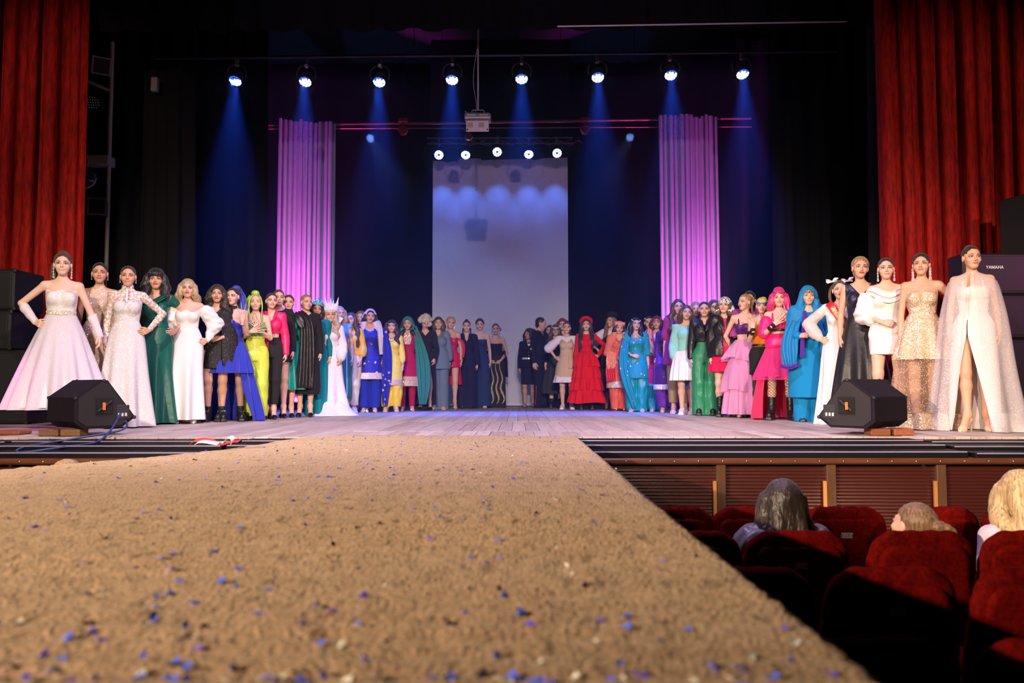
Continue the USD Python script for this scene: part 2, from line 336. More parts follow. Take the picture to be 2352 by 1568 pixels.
# canonical head (eye height at z = 0, face towards -y), hand (wrist at 0: thumb +x, palm +y, fingers +z) and feet
_cache = {}
def cached(fn):
    def g(*a):
        k = (fn.__name__,) + a
        if k not in _cache: _cache[k] = fn(*a)
        return _cache[k]
    return g

@cached
def head_mesh(h, kind):
    g = Vox((-.1, -.13, -.19), (.1, .12, .12), h)
    jw = {0: 1, 1: .93, 2: 1.1}[kind]
    g.ell((0, .014, .034), (.073, .093, .080))
    g.ell((0, -.022, -.026), (.0575 * jw, .064, .078), .03)
    g.ell((0, -.054, -.088), (.021 * jw, .028, .023), .03)
    for s in (-1, 1):
        g.ell((s * .043 * jw, -.052, -.030), (.022, .024, .020), .025)       # cheekbones
        g.cap((s * .041 * jw, .0, -.042), (s * .018 * jw, -.055, -.086), .015, .014, .025)   # jaw line
        g.cap((s * .012, -.085, .017), (s * .042, -.070, .019), .010, .008, .012)   # brow
    for s in (-1, 1): g.ell((s * .0315, -.098, .000), (.019, .018, .0125), .012, neg=True)
    for s in (-1, 1): g.ell((s * .0315, -.0745, .0005), (.0165, .0135, .0100), .006)   # lids over the ball
    g.cap((0, -.083, .010), (0, -.1050, -.031), .0068, .0090, .010)
    for s in (-1, 1): g.ell((s * .0100, -.092, -.0335), (.0066, .010, .0062), .006)
    g.ell((0, -.084, -.0580), (.021, .012, .0135), .012)
    g.cap((-.020, -.0985, -.0575), (.020, -.0985, -.0575), .0016, .0016, .004, neg=True)
    g.ell((0, -.095, -.070), (.014, .010, .0035), .006, neg=True)
    for s in (-1, 1):
        g.ell((s * .0745, .012, -.008), (.010, .020, .031), .006, rot=rotm(s * 18, 0, 0))
    g.cap((0, .024, -.045), (0, .032, -.185), .043, .041, .022)
    v, f = g.mesh()
    return relax(v, f, 1), f

HAND = {  # curl of the three joints of each finger, sideways spread, thumb curl
    'relaxed': ([(16, 26, 16), (20, 30, 18), (24, 34, 20), (28, 36, 22)], 4, 22),
    'flat': ([(4, 8, 5), (4, 8, 5), (5, 9, 5), (6, 10, 6)], 7, 10),
    'hip': ([(24, 18, 10), (26, 18, 10), (28, 20, 10), (30, 22, 12)], 6, 8),
    'spread': ([(-4, 8, 8), (0, 10, 8), (0, 10, 8), (-2, 10, 8)], 15, 0),
    'hold': ([(50, 50, 28), (54, 54, 28), (58, 56, 30), (60, 56, 30)], 3, 40),
}
def finger_lines(pose):
    curls, spread, thumb = HAND[pose]
    out = []
    for i, (c, L, x0) in enumerate(zip(curls, (.070, .078, .072, .056), (.027, .009, -.009, -.026))):
        p = V(x0, .0, .090 - .004 * abs(i - 1)); a, pts = 0.0, [V(x0 * .75, .0, .045), None]
        pts[1] = p
        sd = math.radians((1.5 - i) * spread)
        for cc, fr in zip(c, (.45, .30, .25)):
            a += math.radians(cc)
            p = p + L * fr * V(math.sin(sd) * math.cos(a), math.sin(a), math.cos(sd) * math.cos(a)); pts.append(p)
        out.append(pts)
    t = math.radians(thumb)
    out.append([V(.018, .004, .022), V(.040, .012 + .006 * math.sin(t), .048), V(.053 - .008 * math.sin(t), .016 + .022 * math.sin(t), .074), V(.058 - .016 * math.sin(t), .018 + .040 * math.sin(t), .098)])
    return out
@cached
def hand_mesh(h, pose):
    g = Vox((-.075, -.05, -.045), (.09, .13, .20), h)
    g.cap((0, 0, -.045), (0, 0, .012), .025, .024)
    def palm(X, Y, Z):
        t = np.clip((Z - .008) / .08, 0, 1)
        a = .027 + .013 * t
        x, y, z = np.abs(X) - (a - .010), np.abs(Y) - .003, np.abs(Z - .046) - .034
        return np.sqrt(np.maximum(x, 0)**2 + np.maximum(y, 0)**2 + np.maximum(z, 0)**2) + np.minimum(np.maximum(x, np.maximum(y, z)), 0) - .0115
    g.add(palm, (-.05, -.02, -.01), (.05, .02, .10), .016)
    g.ell((.020, .009, .034), (.016, .011, .026), .012)
    F = finger_lines(pose)
    for pts in F[:4]:
        q = Vox.__new__(Vox); q.__dict__.update(g.__dict__)
        g.chain(pts[1:], (.0092, .0085, .0078, .0066), .003)
        g.cap(pts[0], pts[1], .0085, .0092, .008)
    g.chain(F[4], (.0125, .0108, .0092, .0074), .006)
    v, f = g.mesh()
    return relax(v, f, 1), f

@cached
def shoe_mesh(kind, hh, h):
    """Toe towards -y, the ankle above (0, 0); the ground at z = 0 here."""
    g = Vox((-.07, -.20, -.005), (.07, .09, .36), h)
    up = hh
    toe, ball, heel = V(0, -.155, .020), V(0, -.105, .026), V(0, .040, .030 + up)
    if kind == 'pump':
        g.cap(ball + V(0, 0, 0), V(0, -.150, .016), .036, .020, .02); g.cap(ball, heel + V(0, -.01, .004), .035, .029, .02)
        g.cap(V(0, .0, .035 + up), heel, .028, .030, .02)
        g.cap(V(0, .055, .0), V(0, .050, .030 + up), .008, .016, .01)
        g.add(lambda X, Y, Z: np.sqrt((X / .026)**2 + ((Y + .020 + .45 * (Z - up * .5 - .05)) / .075)**2) * .026 - .026 + 0 * Z, (-.06, -.13, .045 + up * .35), (.06, .02, .2), .004, neg=True)
    elif kind in ('boot', 'tallboot'):
        top = .20 if kind == 'boot' else .30
        g.cap(V(0, -.125, .062), V(0, -.03, .085), .040, .044, .03); g.cap(V(0, -.03, .075), V(0, .035, .070), .040, .036, .03)
        g.cap(V(0, .012, .08), V(0, .018, top), .043, .052 if kind == 'tallboot' else .047, .02)
        g.cap(V(0, -.118, .050), V(0, .03, .050), .034, .032, .02)
        def sole(X, Y, Z):
            w = .041 - .010 * np.clip((Y + .03) / .08, 0, 1)
            x = np.abs(X) - w + .012; y = np.abs(Y + .048) - .108
            z = np.abs(Z - .018) - .012
            d = np.sqrt(np.maximum(x, 0)**2 + np.maximum(y, 0)**2) - .012
            return np.maximum(d, np.maximum(z - .006, -9))
        g.add(sole, (-.06, -.17, 0), (.06, .09, .04), .004)
        for zz in np.linspace(.11, top - .02, 5): g.cap(V(-.02, -.028 - (.20 - zz) * .28, zz), V(.02, -.028 - (.20 - zz) * .28, zz + .006), .006, .006, .004)
        g.clip(lambda X, Y, Z: Z - f32(top) + 0 * X + 0 * Y)
    elif kind == 'sneaker':
        g.cap(V(0, -.130, .040), V(0, -.04, .052), .036, .040, .03); g.cap(V(0, -.04, .052), V(0, .035, .052), .040, .036, .03)
        g.cap(V(0, -.01, .07), V(0, .02, .088), .036, .038, .02)
        def sole(X, Y, Z):
            x = np.abs(X) - .030 + .006 * np.clip(Y / .08, 0, 1); y = np.abs(Y + .048) - .100
            return np.maximum(np.sqrt(np.maximum(x, 0)**2 + np.maximum(y, 0)**2) - .014, np.abs(Z - .014) - .014)
        g.add(sole, (-.06, -.17, 0), (.06, .09, .04), .003)
        for q in range(4): g.cap(V(-.016, -.055 - .018 * q, .094 - .010 * q), V(.016, -.055 - .018 * q, .094 - .010 * q), .004, .004, .003)
        g.clip(lambda X, Y, Z: Z - f32(.10) - .35 * Y + 0 * X)
    else:  # sandal or flat: a thin sole, straps and a foot bed
        def sole(X, Y, Z):
            c = f32(.008) + f32(up) * np.clip((Y + .09) / .12, 0, 1)
            x = np.abs(X) - .024; y = np.abs(Y + .055) - .095
            return np.maximum(np.sqrt(np.maximum(x, 0)**2 + np.maximum(y, 0)**2) - .014, np.abs(Z - c) - .009)
        g.add(sole, (-.06, -.17, 0), (.06, .09, .03 + up))
        if up > .02: g.cap(V(0, .04, .0), V(0, .038, up), .009, .016, .004)
        for (y, z) in ((-.125, .022), (-.10, .028)) if kind == 'sandal' else ((-.13, .02), (-.11, .024), (-.085, .03)):
            for a in np.linspace(-1.3, 1.3, 9)[:-1]:
                q = [V(.041 * math.sin(t), y, z - .012 + .036 * math.cos(t)) for t in (a, a + .325)]
                g.cap(q[0], q[1], .006, .006)
        for a in np.linspace(0, 2 * math.pi, 13)[:-1]:
            q = [V(.034 * math.cos(t), .016 + .037 * math.sin(t), .085 + up) for t in (a, a + .53)]
            g.cap(q[0], q[1], .006, .006)
        g.cap(V(.03, .045, .02 + up), V(.03, .03, .085 + up), .006, .006); g.cap(V(-.03, .045, .02 + up), V(-.03, .03, .085 + up), .006, .006)
    return g.mesh()

# z, half width, half depth, y centre: a standing woman of 1.70 m
TORSO = [(.79, .135, .095, .012), (.84, .166, .112, .018), (.89, .176, .118, .020), (.96, .160, .106, .012), (1.02, .128, .090, .002), (1.07, .113, .082, -.002), (1.14, .118, .085, -.004),
         (1.22, .129, .090, -.002), (1.29, .137, .088, .004), (1.35, .134, .076, .010), (1.39, .110, .060, .014), (1.425, .064, .048, .018), (1.45, .046, .042, .018)]
SH = V(.150, .012, 1.376)
ARMS = {  # for the arm on the viewer's right: elbow and wrist as seen from the shoulder, finger direction, palm direction, hand pose
    'down': ((.045, .035, -.285), (.062, -.015, -.53), (-.02, -.10, -1), (-1, .15, 0), 'relaxed'),
    'side': ((.11, .03, -.27), (.20, -.02, -.50), (.10, -.10, -1), (-1, .2, 0), 'relaxed'),
    'front': ((.06, .03, -.285), (.02, -.13, -.50), (-.12, -.25, -1), (-.8, .5, 0), 'relaxed'),
    'hip': ((.225, .085, -.20), (.060, -.012, -.385), (-.55, -.75, -.30), (-.75, .60, -.1), 'hip'),
    'hiplow': ((.21, .07, -.23), (.075, -.035, -.44), (-.6, -.6, -.55), (-.75, .6, 0), 'hip'),
    'belly': ((.07, .02, -.285), (-.09, -.15, -.36), (-.95, -.15, -.25), (.1, .9, -.2), 'relaxed'),
    'lap': ((.08, .02, -.28), (-.08, -.13, -.46), (-.75, -.2, -.65), (-.2, .9, .2), 'relaxed'),
    'chest': ((.09, -.02, -.27), (-.05, -.20, -.20), (-.5, -.3, .8), (-.3, .8, .4), 'relaxed'),
    'claw': ((.03, -.06, -.27), (-.02, -.27, -.12), (.05, -.15, 1), (.0, .95, .1), 'spread'),
    'clawin': ((.05, -.06, -.27), (-.11, -.26, -.16), (-.55, -.15, .85), (-.1, .95, .1), 'spread'),
    'claws': ((.03, -.06, -.27), (-.10, -.26, -.20), (-.95, -.2, .25), (.1, .95, .1), 'spread'),
    'back': ((.12, .09, -.26), (.03, .17, -.42), (-.8, .3, -.4), (0, 1, 0), 'relaxed'),
    'face': ((.05, -.08, -.26), (-.02, -.17, -.02), (-.25, .15, 1), (-.4, .8, 0), 'relaxed'),
}
SKIN = {'fair': (.70, .42, .30), 'warm': (.64, .36, .24), 'tan': (.54, .30, .19), 'pale': (.76, .50, .40), 'deep': (.5, .29, .19)}
LIP = {'red': (.55, .02, .03), 'rose': (.55, .14, .15), 'nude': (.58, .27, .22), 'wine': (.28, .02, .05), 'pale': (.75, .45, .42)}

class Person:
    def __init__(s, label, X, Y, H, yaw=0, w=1.0, arms=('down', 'down'), feet=.085, fy=(0, 0), toe=(8, 8), heel=.0, hip=0.0, skin='fair', bust=1.0, head=(0, 0, 0), res=None, male=False, kind=0, lean=0.0, headsize=1.0):
        s.x = thing('person', label, 'person', (X, Y, FLOOR))
        s.yaw, s.w, s.heel, s.hip, s.bust, s.male, s.skin, s.kind = yaw, w, heel, hip, bust, male, skin, kind
        s.s = H / (1.70 + heel)
        s.res = res if res else (.0085 if Y < 9.6 else .0105 if Y < 12.5 else .0125)
        s.R = rotm(yaw); s.lean = lean
        s.head = V(0, -.012, 1.587) + V(lean * 1.0, 0, 0)
        s.HR = rotm(*head) * headsize
        s.feet, s.fy, s.toe, s.armspec = feet, fy, toe, arms
        T = np.array(TORSO); T[:, 1] *= w; T[:, 2] *= .5 + .5 * w
        if male: T[:, 1] *= np.interp(T[:, 0], [.8, .95, 1.07, 1.3, 1.4], [.92, .98, 1.14, 1.14, 1.12]); s.bust = 0
        s.T = T
        s.shx = SH[0] * (.6 + .4 * w) * (1.14 if male else 1)
        s.arm = {}
        for side, sp in zip((-1, 1), arms):
            e, wr, hd, pn, pose = ARMS[sp] if isinstance(sp, str) else sp
            m = V(side, 1, 1)
            sh = V(side * s.shx + s.cx(1.385), SH[1], SH[2])
            el = sh + .285 * unit(V(*e) * m)
            wrp = el + .245 * unit(sh + V(*wr) * m - el)
            s.arm[side] = dict(sh=sh, el=el, wr=wrp, d=unit(V(*hd) * m), n=unit(V(*pn) * m), pose=pose)
        s.leg = {}
        for i, side in enumerate((-1, 1)):
            hp = V(side * .088 * (.5 + .5 * w) + s.cx(.9), .012, .87)
            an = V(side * feet, fy[i] + .02, .085)
            kn = hp * .5 + an * .5 + V(side * .004 + s.cx(.9) * .2, -.028, .0)
            s.leg[side] = dict(hp=hp, kn=kn, an=an, ta=math.radians(side * toe[i]))
        s.n = {}
    def cx(s, z): return s.hip * np.exp(-((np.asarray(z, float) - .92) / .22)**2) + s.lean * np.clip((np.asarray(z, float) - .95) / .6, 0, 1)
    def emit(s, name, vf, mat, smooth=True, paint=None, parent=None, label=None, tol=None):
        v, f = vf
        if tol is None: tol = .0005 if s.res < .0095 else .0009 if s.res < .012 else .0013
        if paint is None and len(f) > 1500:
            m = M3(v, f)
            if m.status() == manifold3d.Error.NoError:
                m = m.simplify(tol).to_mesh(); v, f = np.array(m.vert_properties[:, :3], float), np.array(m.tri_verts, int)
        p = ((np.asarray(v, float) + V(0, 0, s.heel)) * s.s) @ s.R.T
        return obj(name, (p, f), mat, parent if parent is not None else s.x, smooth=smooth, paint=paint, label=label)
    # ---- skin
    def torso_into(s, g, off=0.0, T=None, k=.0, bust=True, bo=None):
        T = (s.T if T is None else np.array(T, float)).copy(); T[:, 1] += off; T[:, 2] += off
        g.tab(T, s.cx, k)
        if bust and s.bust > 0:
            b = s.bust
            for q in (-1, 1): g.ell((q * .064 * s.w + s.cx(1.25), -.070 - .012 * b, 1.245), np.array((.058, .052, .060)) * (.75 + .25 * b) + off, .03)
    def shoulder_into(s, g, off=0.0, k=.03):
        for q in (-1, 1):
            A = s.arm[q]
            g.cap(V(q * .045 + s.cx(1.4), .016, 1.408), A['sh'], .034 + off, .039 + off, k)
    def arm_into(s, g, q, off=(0, 0, 0), upto=2.0, k=.02, start=0.0):
        A = s.arm[q]; m = 1.18 if s.male else (.7 + .3 * s.w)
        sh, el, wr = A['sh'], A['el'], A['wr']
        o0, o1, o2 = off
        p0 = sh + (el - sh) * start
        if start < 1:
            e = sh + (el - sh) * min(upto, 1)
            r0, r1 = .0395 * m, .0310 * m
            ra = r0 + (r1 - r0) * start + o0 + (o1 - o0) * start; t = min(upto, 1); rb = r0 + (r1 - r0) * t + o0 + (o1 - o0) * t
            g.cap(p0, e, ra, rb, k)
        if upto > 1:
            t = upto - 1; e = el + (wr - el) * min(t, 1); mid = el + (wr - el) * min(t, .3)
            g.cap(el, mid, .031 * m + o1, .0325 * m + o1 + (o2 - o1) * .3, k * .5)
            if t > .3: g.cap(mid, e, .0325 * m + o1 + (o2 - o1) * .3, (.0325 + (.0215 - .0325) * (t - .3) / .7) * m + o1 + (o2 - o1) * t, k * .5)
    def leg_into(s, g, q, r=None, upto=0.0, k=.02, off=0.0):
        """r: radii at hip, knee, calf and hem for trousers; None for bare skin."""
        L = s.leg[q]; m = (.55 + .45 * s.w) * (1.06 if s.male else 1)
        if r is None:
            g.cap(L['hp'], L['kn'], .086 * m + off, .054 * m + off, k)
            ca = L['kn'] + (L['an'] - L['kn']) * .32 + V(0, .016, 0)
            g.cap(L['kn'], ca, .051 * m + off, .052 * m + off, .03); g.cap(ca, L['an'], .052 * m + off, .031 * m + off, .03)
        else:
            g.cap(L['hp'], L['kn'], r[0], r[1], k)
            an = V(L['an'][0], L['an'][1], upto if upto else .03)
            t = .4; mid = L['kn'] + (an - L['kn']) * t
            g.cap(L['kn'], mid, r[1], r[2], .02); g.cap(mid, an - V(0, 0, .12), r[2], r[3] + (r[3] - r[2]) * .15, .02)
    def foot_into(s, g, q):
        L = s.leg[q]; an = L['an']; c, sn = math.cos(L['ta']), math.sin(L['ta'])
        def fp(x, y, z): return V(an[0] + c * x + sn * -y * 1.0, an[1] - .02 + (c * y) + sn * x, z)
        hh = s.heel
        hl, ball, toe = fp(0, .040, .030), fp(0, -.105, .022 - hh), fp(0, -.150, .014 - hh)
        g.cap(an, hl, .034, .028, .02); g.cap(an, ball, .034, .032, .03); g.cap(hl, ball, .026, .030, .02); g.cap(ball, toe, .032, .015, .01)
    def hand_frame(s, q):
        A = s.arm[q]; d = A['d']; n = unit(A['n'] - d * (A['n'] @ d)); t = np.cross(n, d) if q > 0 else np.cross(d, n)
        return np.stack([t, n, d], 1) * (.90 if not s.male else 1.02), A['wr']
    def body(s, legs=True, feet=True, arms=2.0, low=None, hands=True, paint=None):
        g = Vox((-.62, -.48, -.02 - s.heel if legs and low is None else (.72 if low is None else low)), (.62, .34, 1.53), s.res)
        s.torso_into(g); s.shoulder_into(g)
        g.cap((s.cx(1.42), .018, 1.40), s.head + V(0, .030, -.11), .047, .042, .03)
        for q in (-1, 1):
            s.arm_into(g, q)
            if legs:
                s.leg_into(g, q, k=.016)
                if feet: s.foot_into(g, q)
        v, f = g.mesh(); parts = [(v, f)]
        hv, hf = head_mesh(.0042 if s.s and s.res < .0095 else .0052 if s.res < .012 else .006, s.kind)
        parts.append((hv @ s.HR.T + s.head, hf))
        if hands:
            for q in (-1, 1):
                M, o = s.hand_frame(q); av, af = hand_mesh(.0034 if s.res < .0095 else .0042 if s.res < .012 else .005, s.arm[q]['pose'])
                parts.append((av @ M.T + o, af if np.linalg.det(M) > 0 else af[:, ::-1]))
        v, f = unite(parts)
        m = M3(v, f)
        if m.status() == manifold3d.Error.NoError:
            m = m.simplify(.0005 if s.res < .0095 else .0009 if s.res < .012 else .0012).to_mesh(); v, f = np.array(m.vert_properties[:, :3], float), np.array(m.tri_verts, int)
        base = np.array(SKIN[s.skin] if isinstance(s.skin, str) else s.skin)
        col = np.tile(base, (len(v), 1))
        hp = (v - s.head) @ np.linalg.inv(s.HR).T
        face = (hp[:, 2] > -.12) & (hp[:, 1] < -.02)
        sh_col = np.array(s.n.get('shadow', (.16, .09, .08)))
        for q in (-1, 1):
            e = ((hp[:, 0] - q * .0325) / .021)**2 + ((hp[:, 2] - .0045) / .0125)**2
            m = np.clip(1.6 - 1.3 * e, 0, s.n.get('shadow_amt', .75)) * (face & (hp[:, 1] < -.055))
            col = col * (1 - m[:, None]) + sh_col * m[:, None]
            e = ((hp[:, 0] - q * .044) / .022)**2 + ((hp[:, 2] + .03) / .018)**2
            m = np.clip(1 - e, 0, 1) * .3 * (face & (hp[:, 1] < -.04))
            col = col * (1 - m[:, None]) + (base * (1.0, .62, .6)) * m[:, None]
        for q, amt in ((-1, 1), (1, 1)): pass
        if paint is not None: col = paint(v, col)
        s.emit('body', (v, f), 'skin', paint=col)
        return s
    def face(s, lips='rose', brow=(.05, .03, .02), shadow=None, amt=.75, iris=(.07, .05, .035)):
        if shadow is not None: s.n['shadow'] = shadow
        s.n['shadow_amt'] = amt
        s.n['lips'], s.n['brow'], s.n['iris'] = lips, brow, iris
        return s
    def put(s, v): return np.asarray(v, float) @ s.HR.T + s.head
    def features(s):
        for q in (-1, 1):
            e = trimesh.creation.icosphere(2, 1.0); v = np.array(e.vertices)
            front = -v[:, 1]
            r = np.hypot(v[:, 0] * 1.0, v[:, 2] * .8)
            col = np.where((r < .56)[:, None] & (front > 0)[:, None], np.array(s.n.get('iris', (.07, .05, .035))), np.array((.62, .58, .56)))
            s.emit('eye', (s.put(v * (.0125, .0118, .0078) + V(q * .0315, -.0795, .0)), np.array(e.faces)), 'painted', paint=col)
            pts = [V(q * (.0135 + .036 * t), -.0935 + .024 * t * t + .0, .0190 + .008 * math.sin(t * 2.4) - .004 * t) for t in np.linspace(0, 1, 6)]
            s.emit('eyebrow', tube_mesh([s.put(p) for p in pts], [.0026, .0030, .0030, .0026, .0020, .001], 5), hairmat(s.n.get('brow', (.05, .03, .02)), 'brow'))
            pts = [V(q * (.0185 + .0275 * t), -.0885 + .009 * (2 * t - 1)**2 + .003 * t, .0062 * math.sin(math.pi * (t * .92 + .06)) + .0005 + .0025 * t) for t in np.linspace(0, 1, 6)]
            s.emit('eyelash', tube_mesh([s.put(p) for p in pts], [.0012, .0024, .0028, .0028, .0024, .0012], 4), 'lash')
        g = lips_mesh()
        g = (lambda m: (np.array(m.vert_properties[:, :3], float), np.array(m.tri_verts, int)))(M3(*g).simplify(.0004).to_mesh())
        s.emit('lips', (s.put(g[0]), g[1]), colmat(LIP[s.n.get('lips', 'rose')] if isinstance(s.n.get('lips', 'rose'), str) else s.n['lips'], .35, 'lipstick'))
        return s
@cached
def lips_mesh():
    g = Vox((-.035, -.115, -.085), (.035, -.07, -.04), .0022)
    g.cap((-.009, -.0955, -.0540), (-.0235, -.0870, -.0570), .0034, .0014, .003); g.cap((.009, -.0955, -.0540), (.0235, -.0870, -.0570), .0034, .0014, .003)
    g.cap((-.009, -.0955, -.0540), (.009, -.0955, -.0540), .0034, .0034, .002)
    g.cap((-.010, -.0950, -.0625), (.010, -.0950, -.0625), .0040, .0040, .003)
    g.cap((-.010, -.0945, -.0620), (-.0225, -.0870, -.0578), .0036, .0014, .003); g.cap((.010, -.0945, -.0620), (.0225, -.0870, -.0578), .0036, .0014, .003)
    return g.mesh()

def tube_mesh(pts, r, n=8, flat=None, caps=True):
    pts = np.asarray(pts, float); r = np.broadcast_to(np.asarray(r, float), (len(pts),))
    t = np.gradient(pts, axis=0); t /= np.maximum(np.linalg.norm(t, axis=1, keepdims=True), 1e-9)
    up = V(0, 0, 1) if abs(t[0, 2]) < .9 else V(1, 0, 0)
    a = unit(np.cross(t[0], up)); v = []
    for i in range(len(pts)):
        a = unit(a - t[i] * (a @ t[i])); b = np.cross(t[i], a)
        th = np.linspace(0, 2 * math.pi, n, endpoint=False)[:, None]
        v.append(pts[i] + r[i] * (np.cos(th) * a + np.sin(th) * b))
    v = np.vstack(v + [pts[:1], pts[-1:]]); f = []
    for i in range(len(pts) - 1):
        for j in range(n):
            k = (j + 1) % n
            f += [[i * n + j, i * n + k, (i + 1) * n + k], [i * n + j, (i + 1) * n + k, (i + 1) * n + j]]
    N, e = len(pts) * n, (len(pts) - 1) * n
    for j in range(n):
        k = (j + 1) % n; f += [[N, k, j], [N + 1, e + j, e + k]]
    return v, np.array(f)

def spline(pts, n):
    pts = np.asarray(pts, float); d = np.r_[0, np.cumsum(np.linalg.norm(np.diff(pts, axis=0), axis=1))]
    return CubicSpline(d, pts)(np.linspace(0, d[-1], n)) if len(pts) > 2 else pts[0] + (pts[-1] - pts[0]) * np.linspace(0, 1, n)[:, None]

def ribbon_mesh(pts, widths, side, folds=3, amp=.012, thick=.005, n=26, m=18, seed=0):
    """A hanging strip of cloth: a path, its widths, the direction across it, pleats that run along it."""
    P = spline(pts, n); W = np.interp(np.linspace(0, 1, n), np.linspace(0, 1, len(widths)), widths)
    S = np.asarray(side, float); S = np.tile(unit(S), (n, 1)) if S.ndim == 1 else np.stack([np.interp(np.linspace(0, 1, n), np.linspace(0, 1, len(S)), S[:, c]) for c in range(3)], 1)
    t = np.gradient(P, axis=0); t /= np.linalg.norm(t, axis=1, keepdims=True)
    S = S - t * (S * t).sum(1, keepdims=True); S /= np.linalg.norm(S, axis=1, keepdims=True)
    N = np.cross(t, S)
    u = np.linspace(-.5, .5, m)
    ph = seed * 1.7
    wob = amp * np.sin(2 * math.pi * folds * u[None, :] + ph + 1.2 * np.sin(np.linspace(0, 4, n))[:, None] + .7 * np.sin(5 * u[None, :] + ph))
    v = P[:, None] + S[:, None] * (W[:, None] * u)[:, :, None] + N[:, None] * wob[:, :, None]
    nn = np.repeat(N[:, None], m, 1)
    return sheet(v, nn, thick)

def sheet(v, nn, thick, wrap=False):
    """A grid of points (n, m, 3) thickened along its normals into a closed shell."""
    n, m = v.shape[:2]
    a, b = (v + nn * thick * .5).reshape(-1, 3), (v - nn * thick * .5).reshape(-1, 3)
    K = n * m; f = []
    i, j = np.meshgrid(np.arange(n - 1), np.arange(m if wrap else m - 1), indexing='ij')
    p, q = (i * m + j).ravel(), (i * m + (j + 1) % m).ravel()
    r, s = p + m, q + m
    f = [np.stack([p, q, s], 1), np.stack([p, s, r], 1), np.stack([p, s, q], 1) + K, np.stack([p, r, s], 1) + K]
    def rim(x, y): return [np.stack([x, x + K, y + K], 1), np.stack([x, y + K, y], 1)]
    jj = np.arange(m if wrap else m - 1)
    f += rim(jj, (jj + 1) % m); e = (n - 1) * m; f += [w[:, ::-1] for w in rim(e + jj, e + (jj + 1) % m)]
    if not wrap:
        ii = np.arange(n - 1) * m
        f += [w[:, ::-1] for w in rim(ii, ii + m)]; f += rim(ii + m - 1, ii + 2 * m - 1)
    f = np.vstack(f)
    # rim strips follow the faces' turning; the order is settled by the shell's signed volume
    vv = np.vstack([a, b])
    t = vv[f]
    if np.einsum('ij,ij->i', t[:, 0], np.cross(t[:, 1], t[:, 2])).sum() < 0: f = f[:, ::-1]
    return vv, f

def loft_skirt(prof, cx, nf=9, amp=.05, thick=.006, gap=None, seed=0, n=110, m=24, hemw=.0, pw=1.3, cyo=0.0, sharp=.0):
    """prof: (z, rx, ry, cy) from the waist down. gap: (angle, half angle at the top, half angle at the hem, z where it starts): an opening."""
    pr = np.array([(q + (0.0,))[:4] if len(q) < 4 else q for q in prof], float); pr = pr[np.argsort(-pr[:, 0])]
    rng = np.random.default_rng(1000 + seed)
    t = np.linspace(0, 1, m); z = pr[0, 0] + (pr[-1, 0] - pr[0, 0]) * t
    rx, ry, cy = (PchipInterpolator(-pr[:, 0], pr[:, c])(-z) for c in (1, 2, 3))
    th = np.linspace(0, 2 * math.pi, n, endpoint=False); wrap = True
    TH = np.tile(th, (m, 1))
    if gap is not None:
        wrap = False
        ha = np.interp(-z, [-pr[0, 0], -gap[3], -pr[-1, 0]], [gap[1], gap[1], gap[2]])
        u = np.linspace(0, 1, n)
        TH = gap[0] + ha[:, None] + (2 * math.pi - 2 * ha[:, None]) * u
    p1, p2, p3 = rng.uniform(0, 6.28, 3)
    w = nf * TH + p1 + .8 * np.sin(2 * TH + p2) + .5 * np.sin(3 * TH + p3)
    c = np.cos(w) + sharp * np.cos(2 * w) * .4
    fold = 1 + 1.6 * amp * (t[:, None]**pw) * (c + .35 * np.cos(2 * nf * TH * .5 + p2)) 
    X = cx(z)[:, None] + rx[:, None] * fold * np.cos(TH); Y = cy[:, None] + cyo + ry[:, None] * fold * np.sin(TH)
    Z = z[:, None] + hemw * t[:, None]**3 * np.cos(3 * TH + p3)
    v = np.stack([X, Y, Z + 0 * X], 2)
    nn = np.stack([np.cos(TH), np.sin(TH), 0 * TH], 2)
    return sheet(v, nn, thick, wrap)

def zcut(kind, d=.08, wd=.085):
    """Necklines: below zero the cloth stays."""
    if kind == 'round': return lambda X, Y, Z: Z - np.where(np.abs(X) < wd, 1.445 - d * np.sqrt(np.maximum(1 - (X / wd)**2, 0)) * np.where(Y < .02, 1, .25), 1.6)
    if kind == 'v': return lambda X, Y, Z: Z - np.where(np.abs(X) < wd, 1.445 - d * (1 - np.abs(X) / wd) * np.where(Y < .02, 1, .2), 1.6)
    if kind == 'boat': return lambda X, Y, Z: Z - (1.400 - .02 * np.cos(X / .12) + 0 * Y)
    if kind == 'strapless': return lambda X, Y, Z: Z - np.where(Y < .03, d + .014 * np.cos(X * 48), d - .03)
    if kind == 'straight': return lambda X, Y, Z: Z - d + 0 * X + 0 * Y
    if kind == 'shoulder+': return lambda X, Y, Z: Z - (d + .62 * (X + .10)) + 0 * Y
    if kind == 'shoulder-': return lambda X, Y, Z: Z - (d + .62 * (-X + .10)) + 0 * Y
    if kind == 'halter': return lambda X, Y, Z: Z - (1.46 - np.maximum(np.abs(X) - .045, 0) * 2.3) + 0 * Y
    if kind == 'straps': return lambda X, Y, Z: np.minimum(Z - np.where(Y < .03, d + .012 * np.cos(X * 48), d - .02), np.abs(np.abs(X) - .085) - .011)
    return None

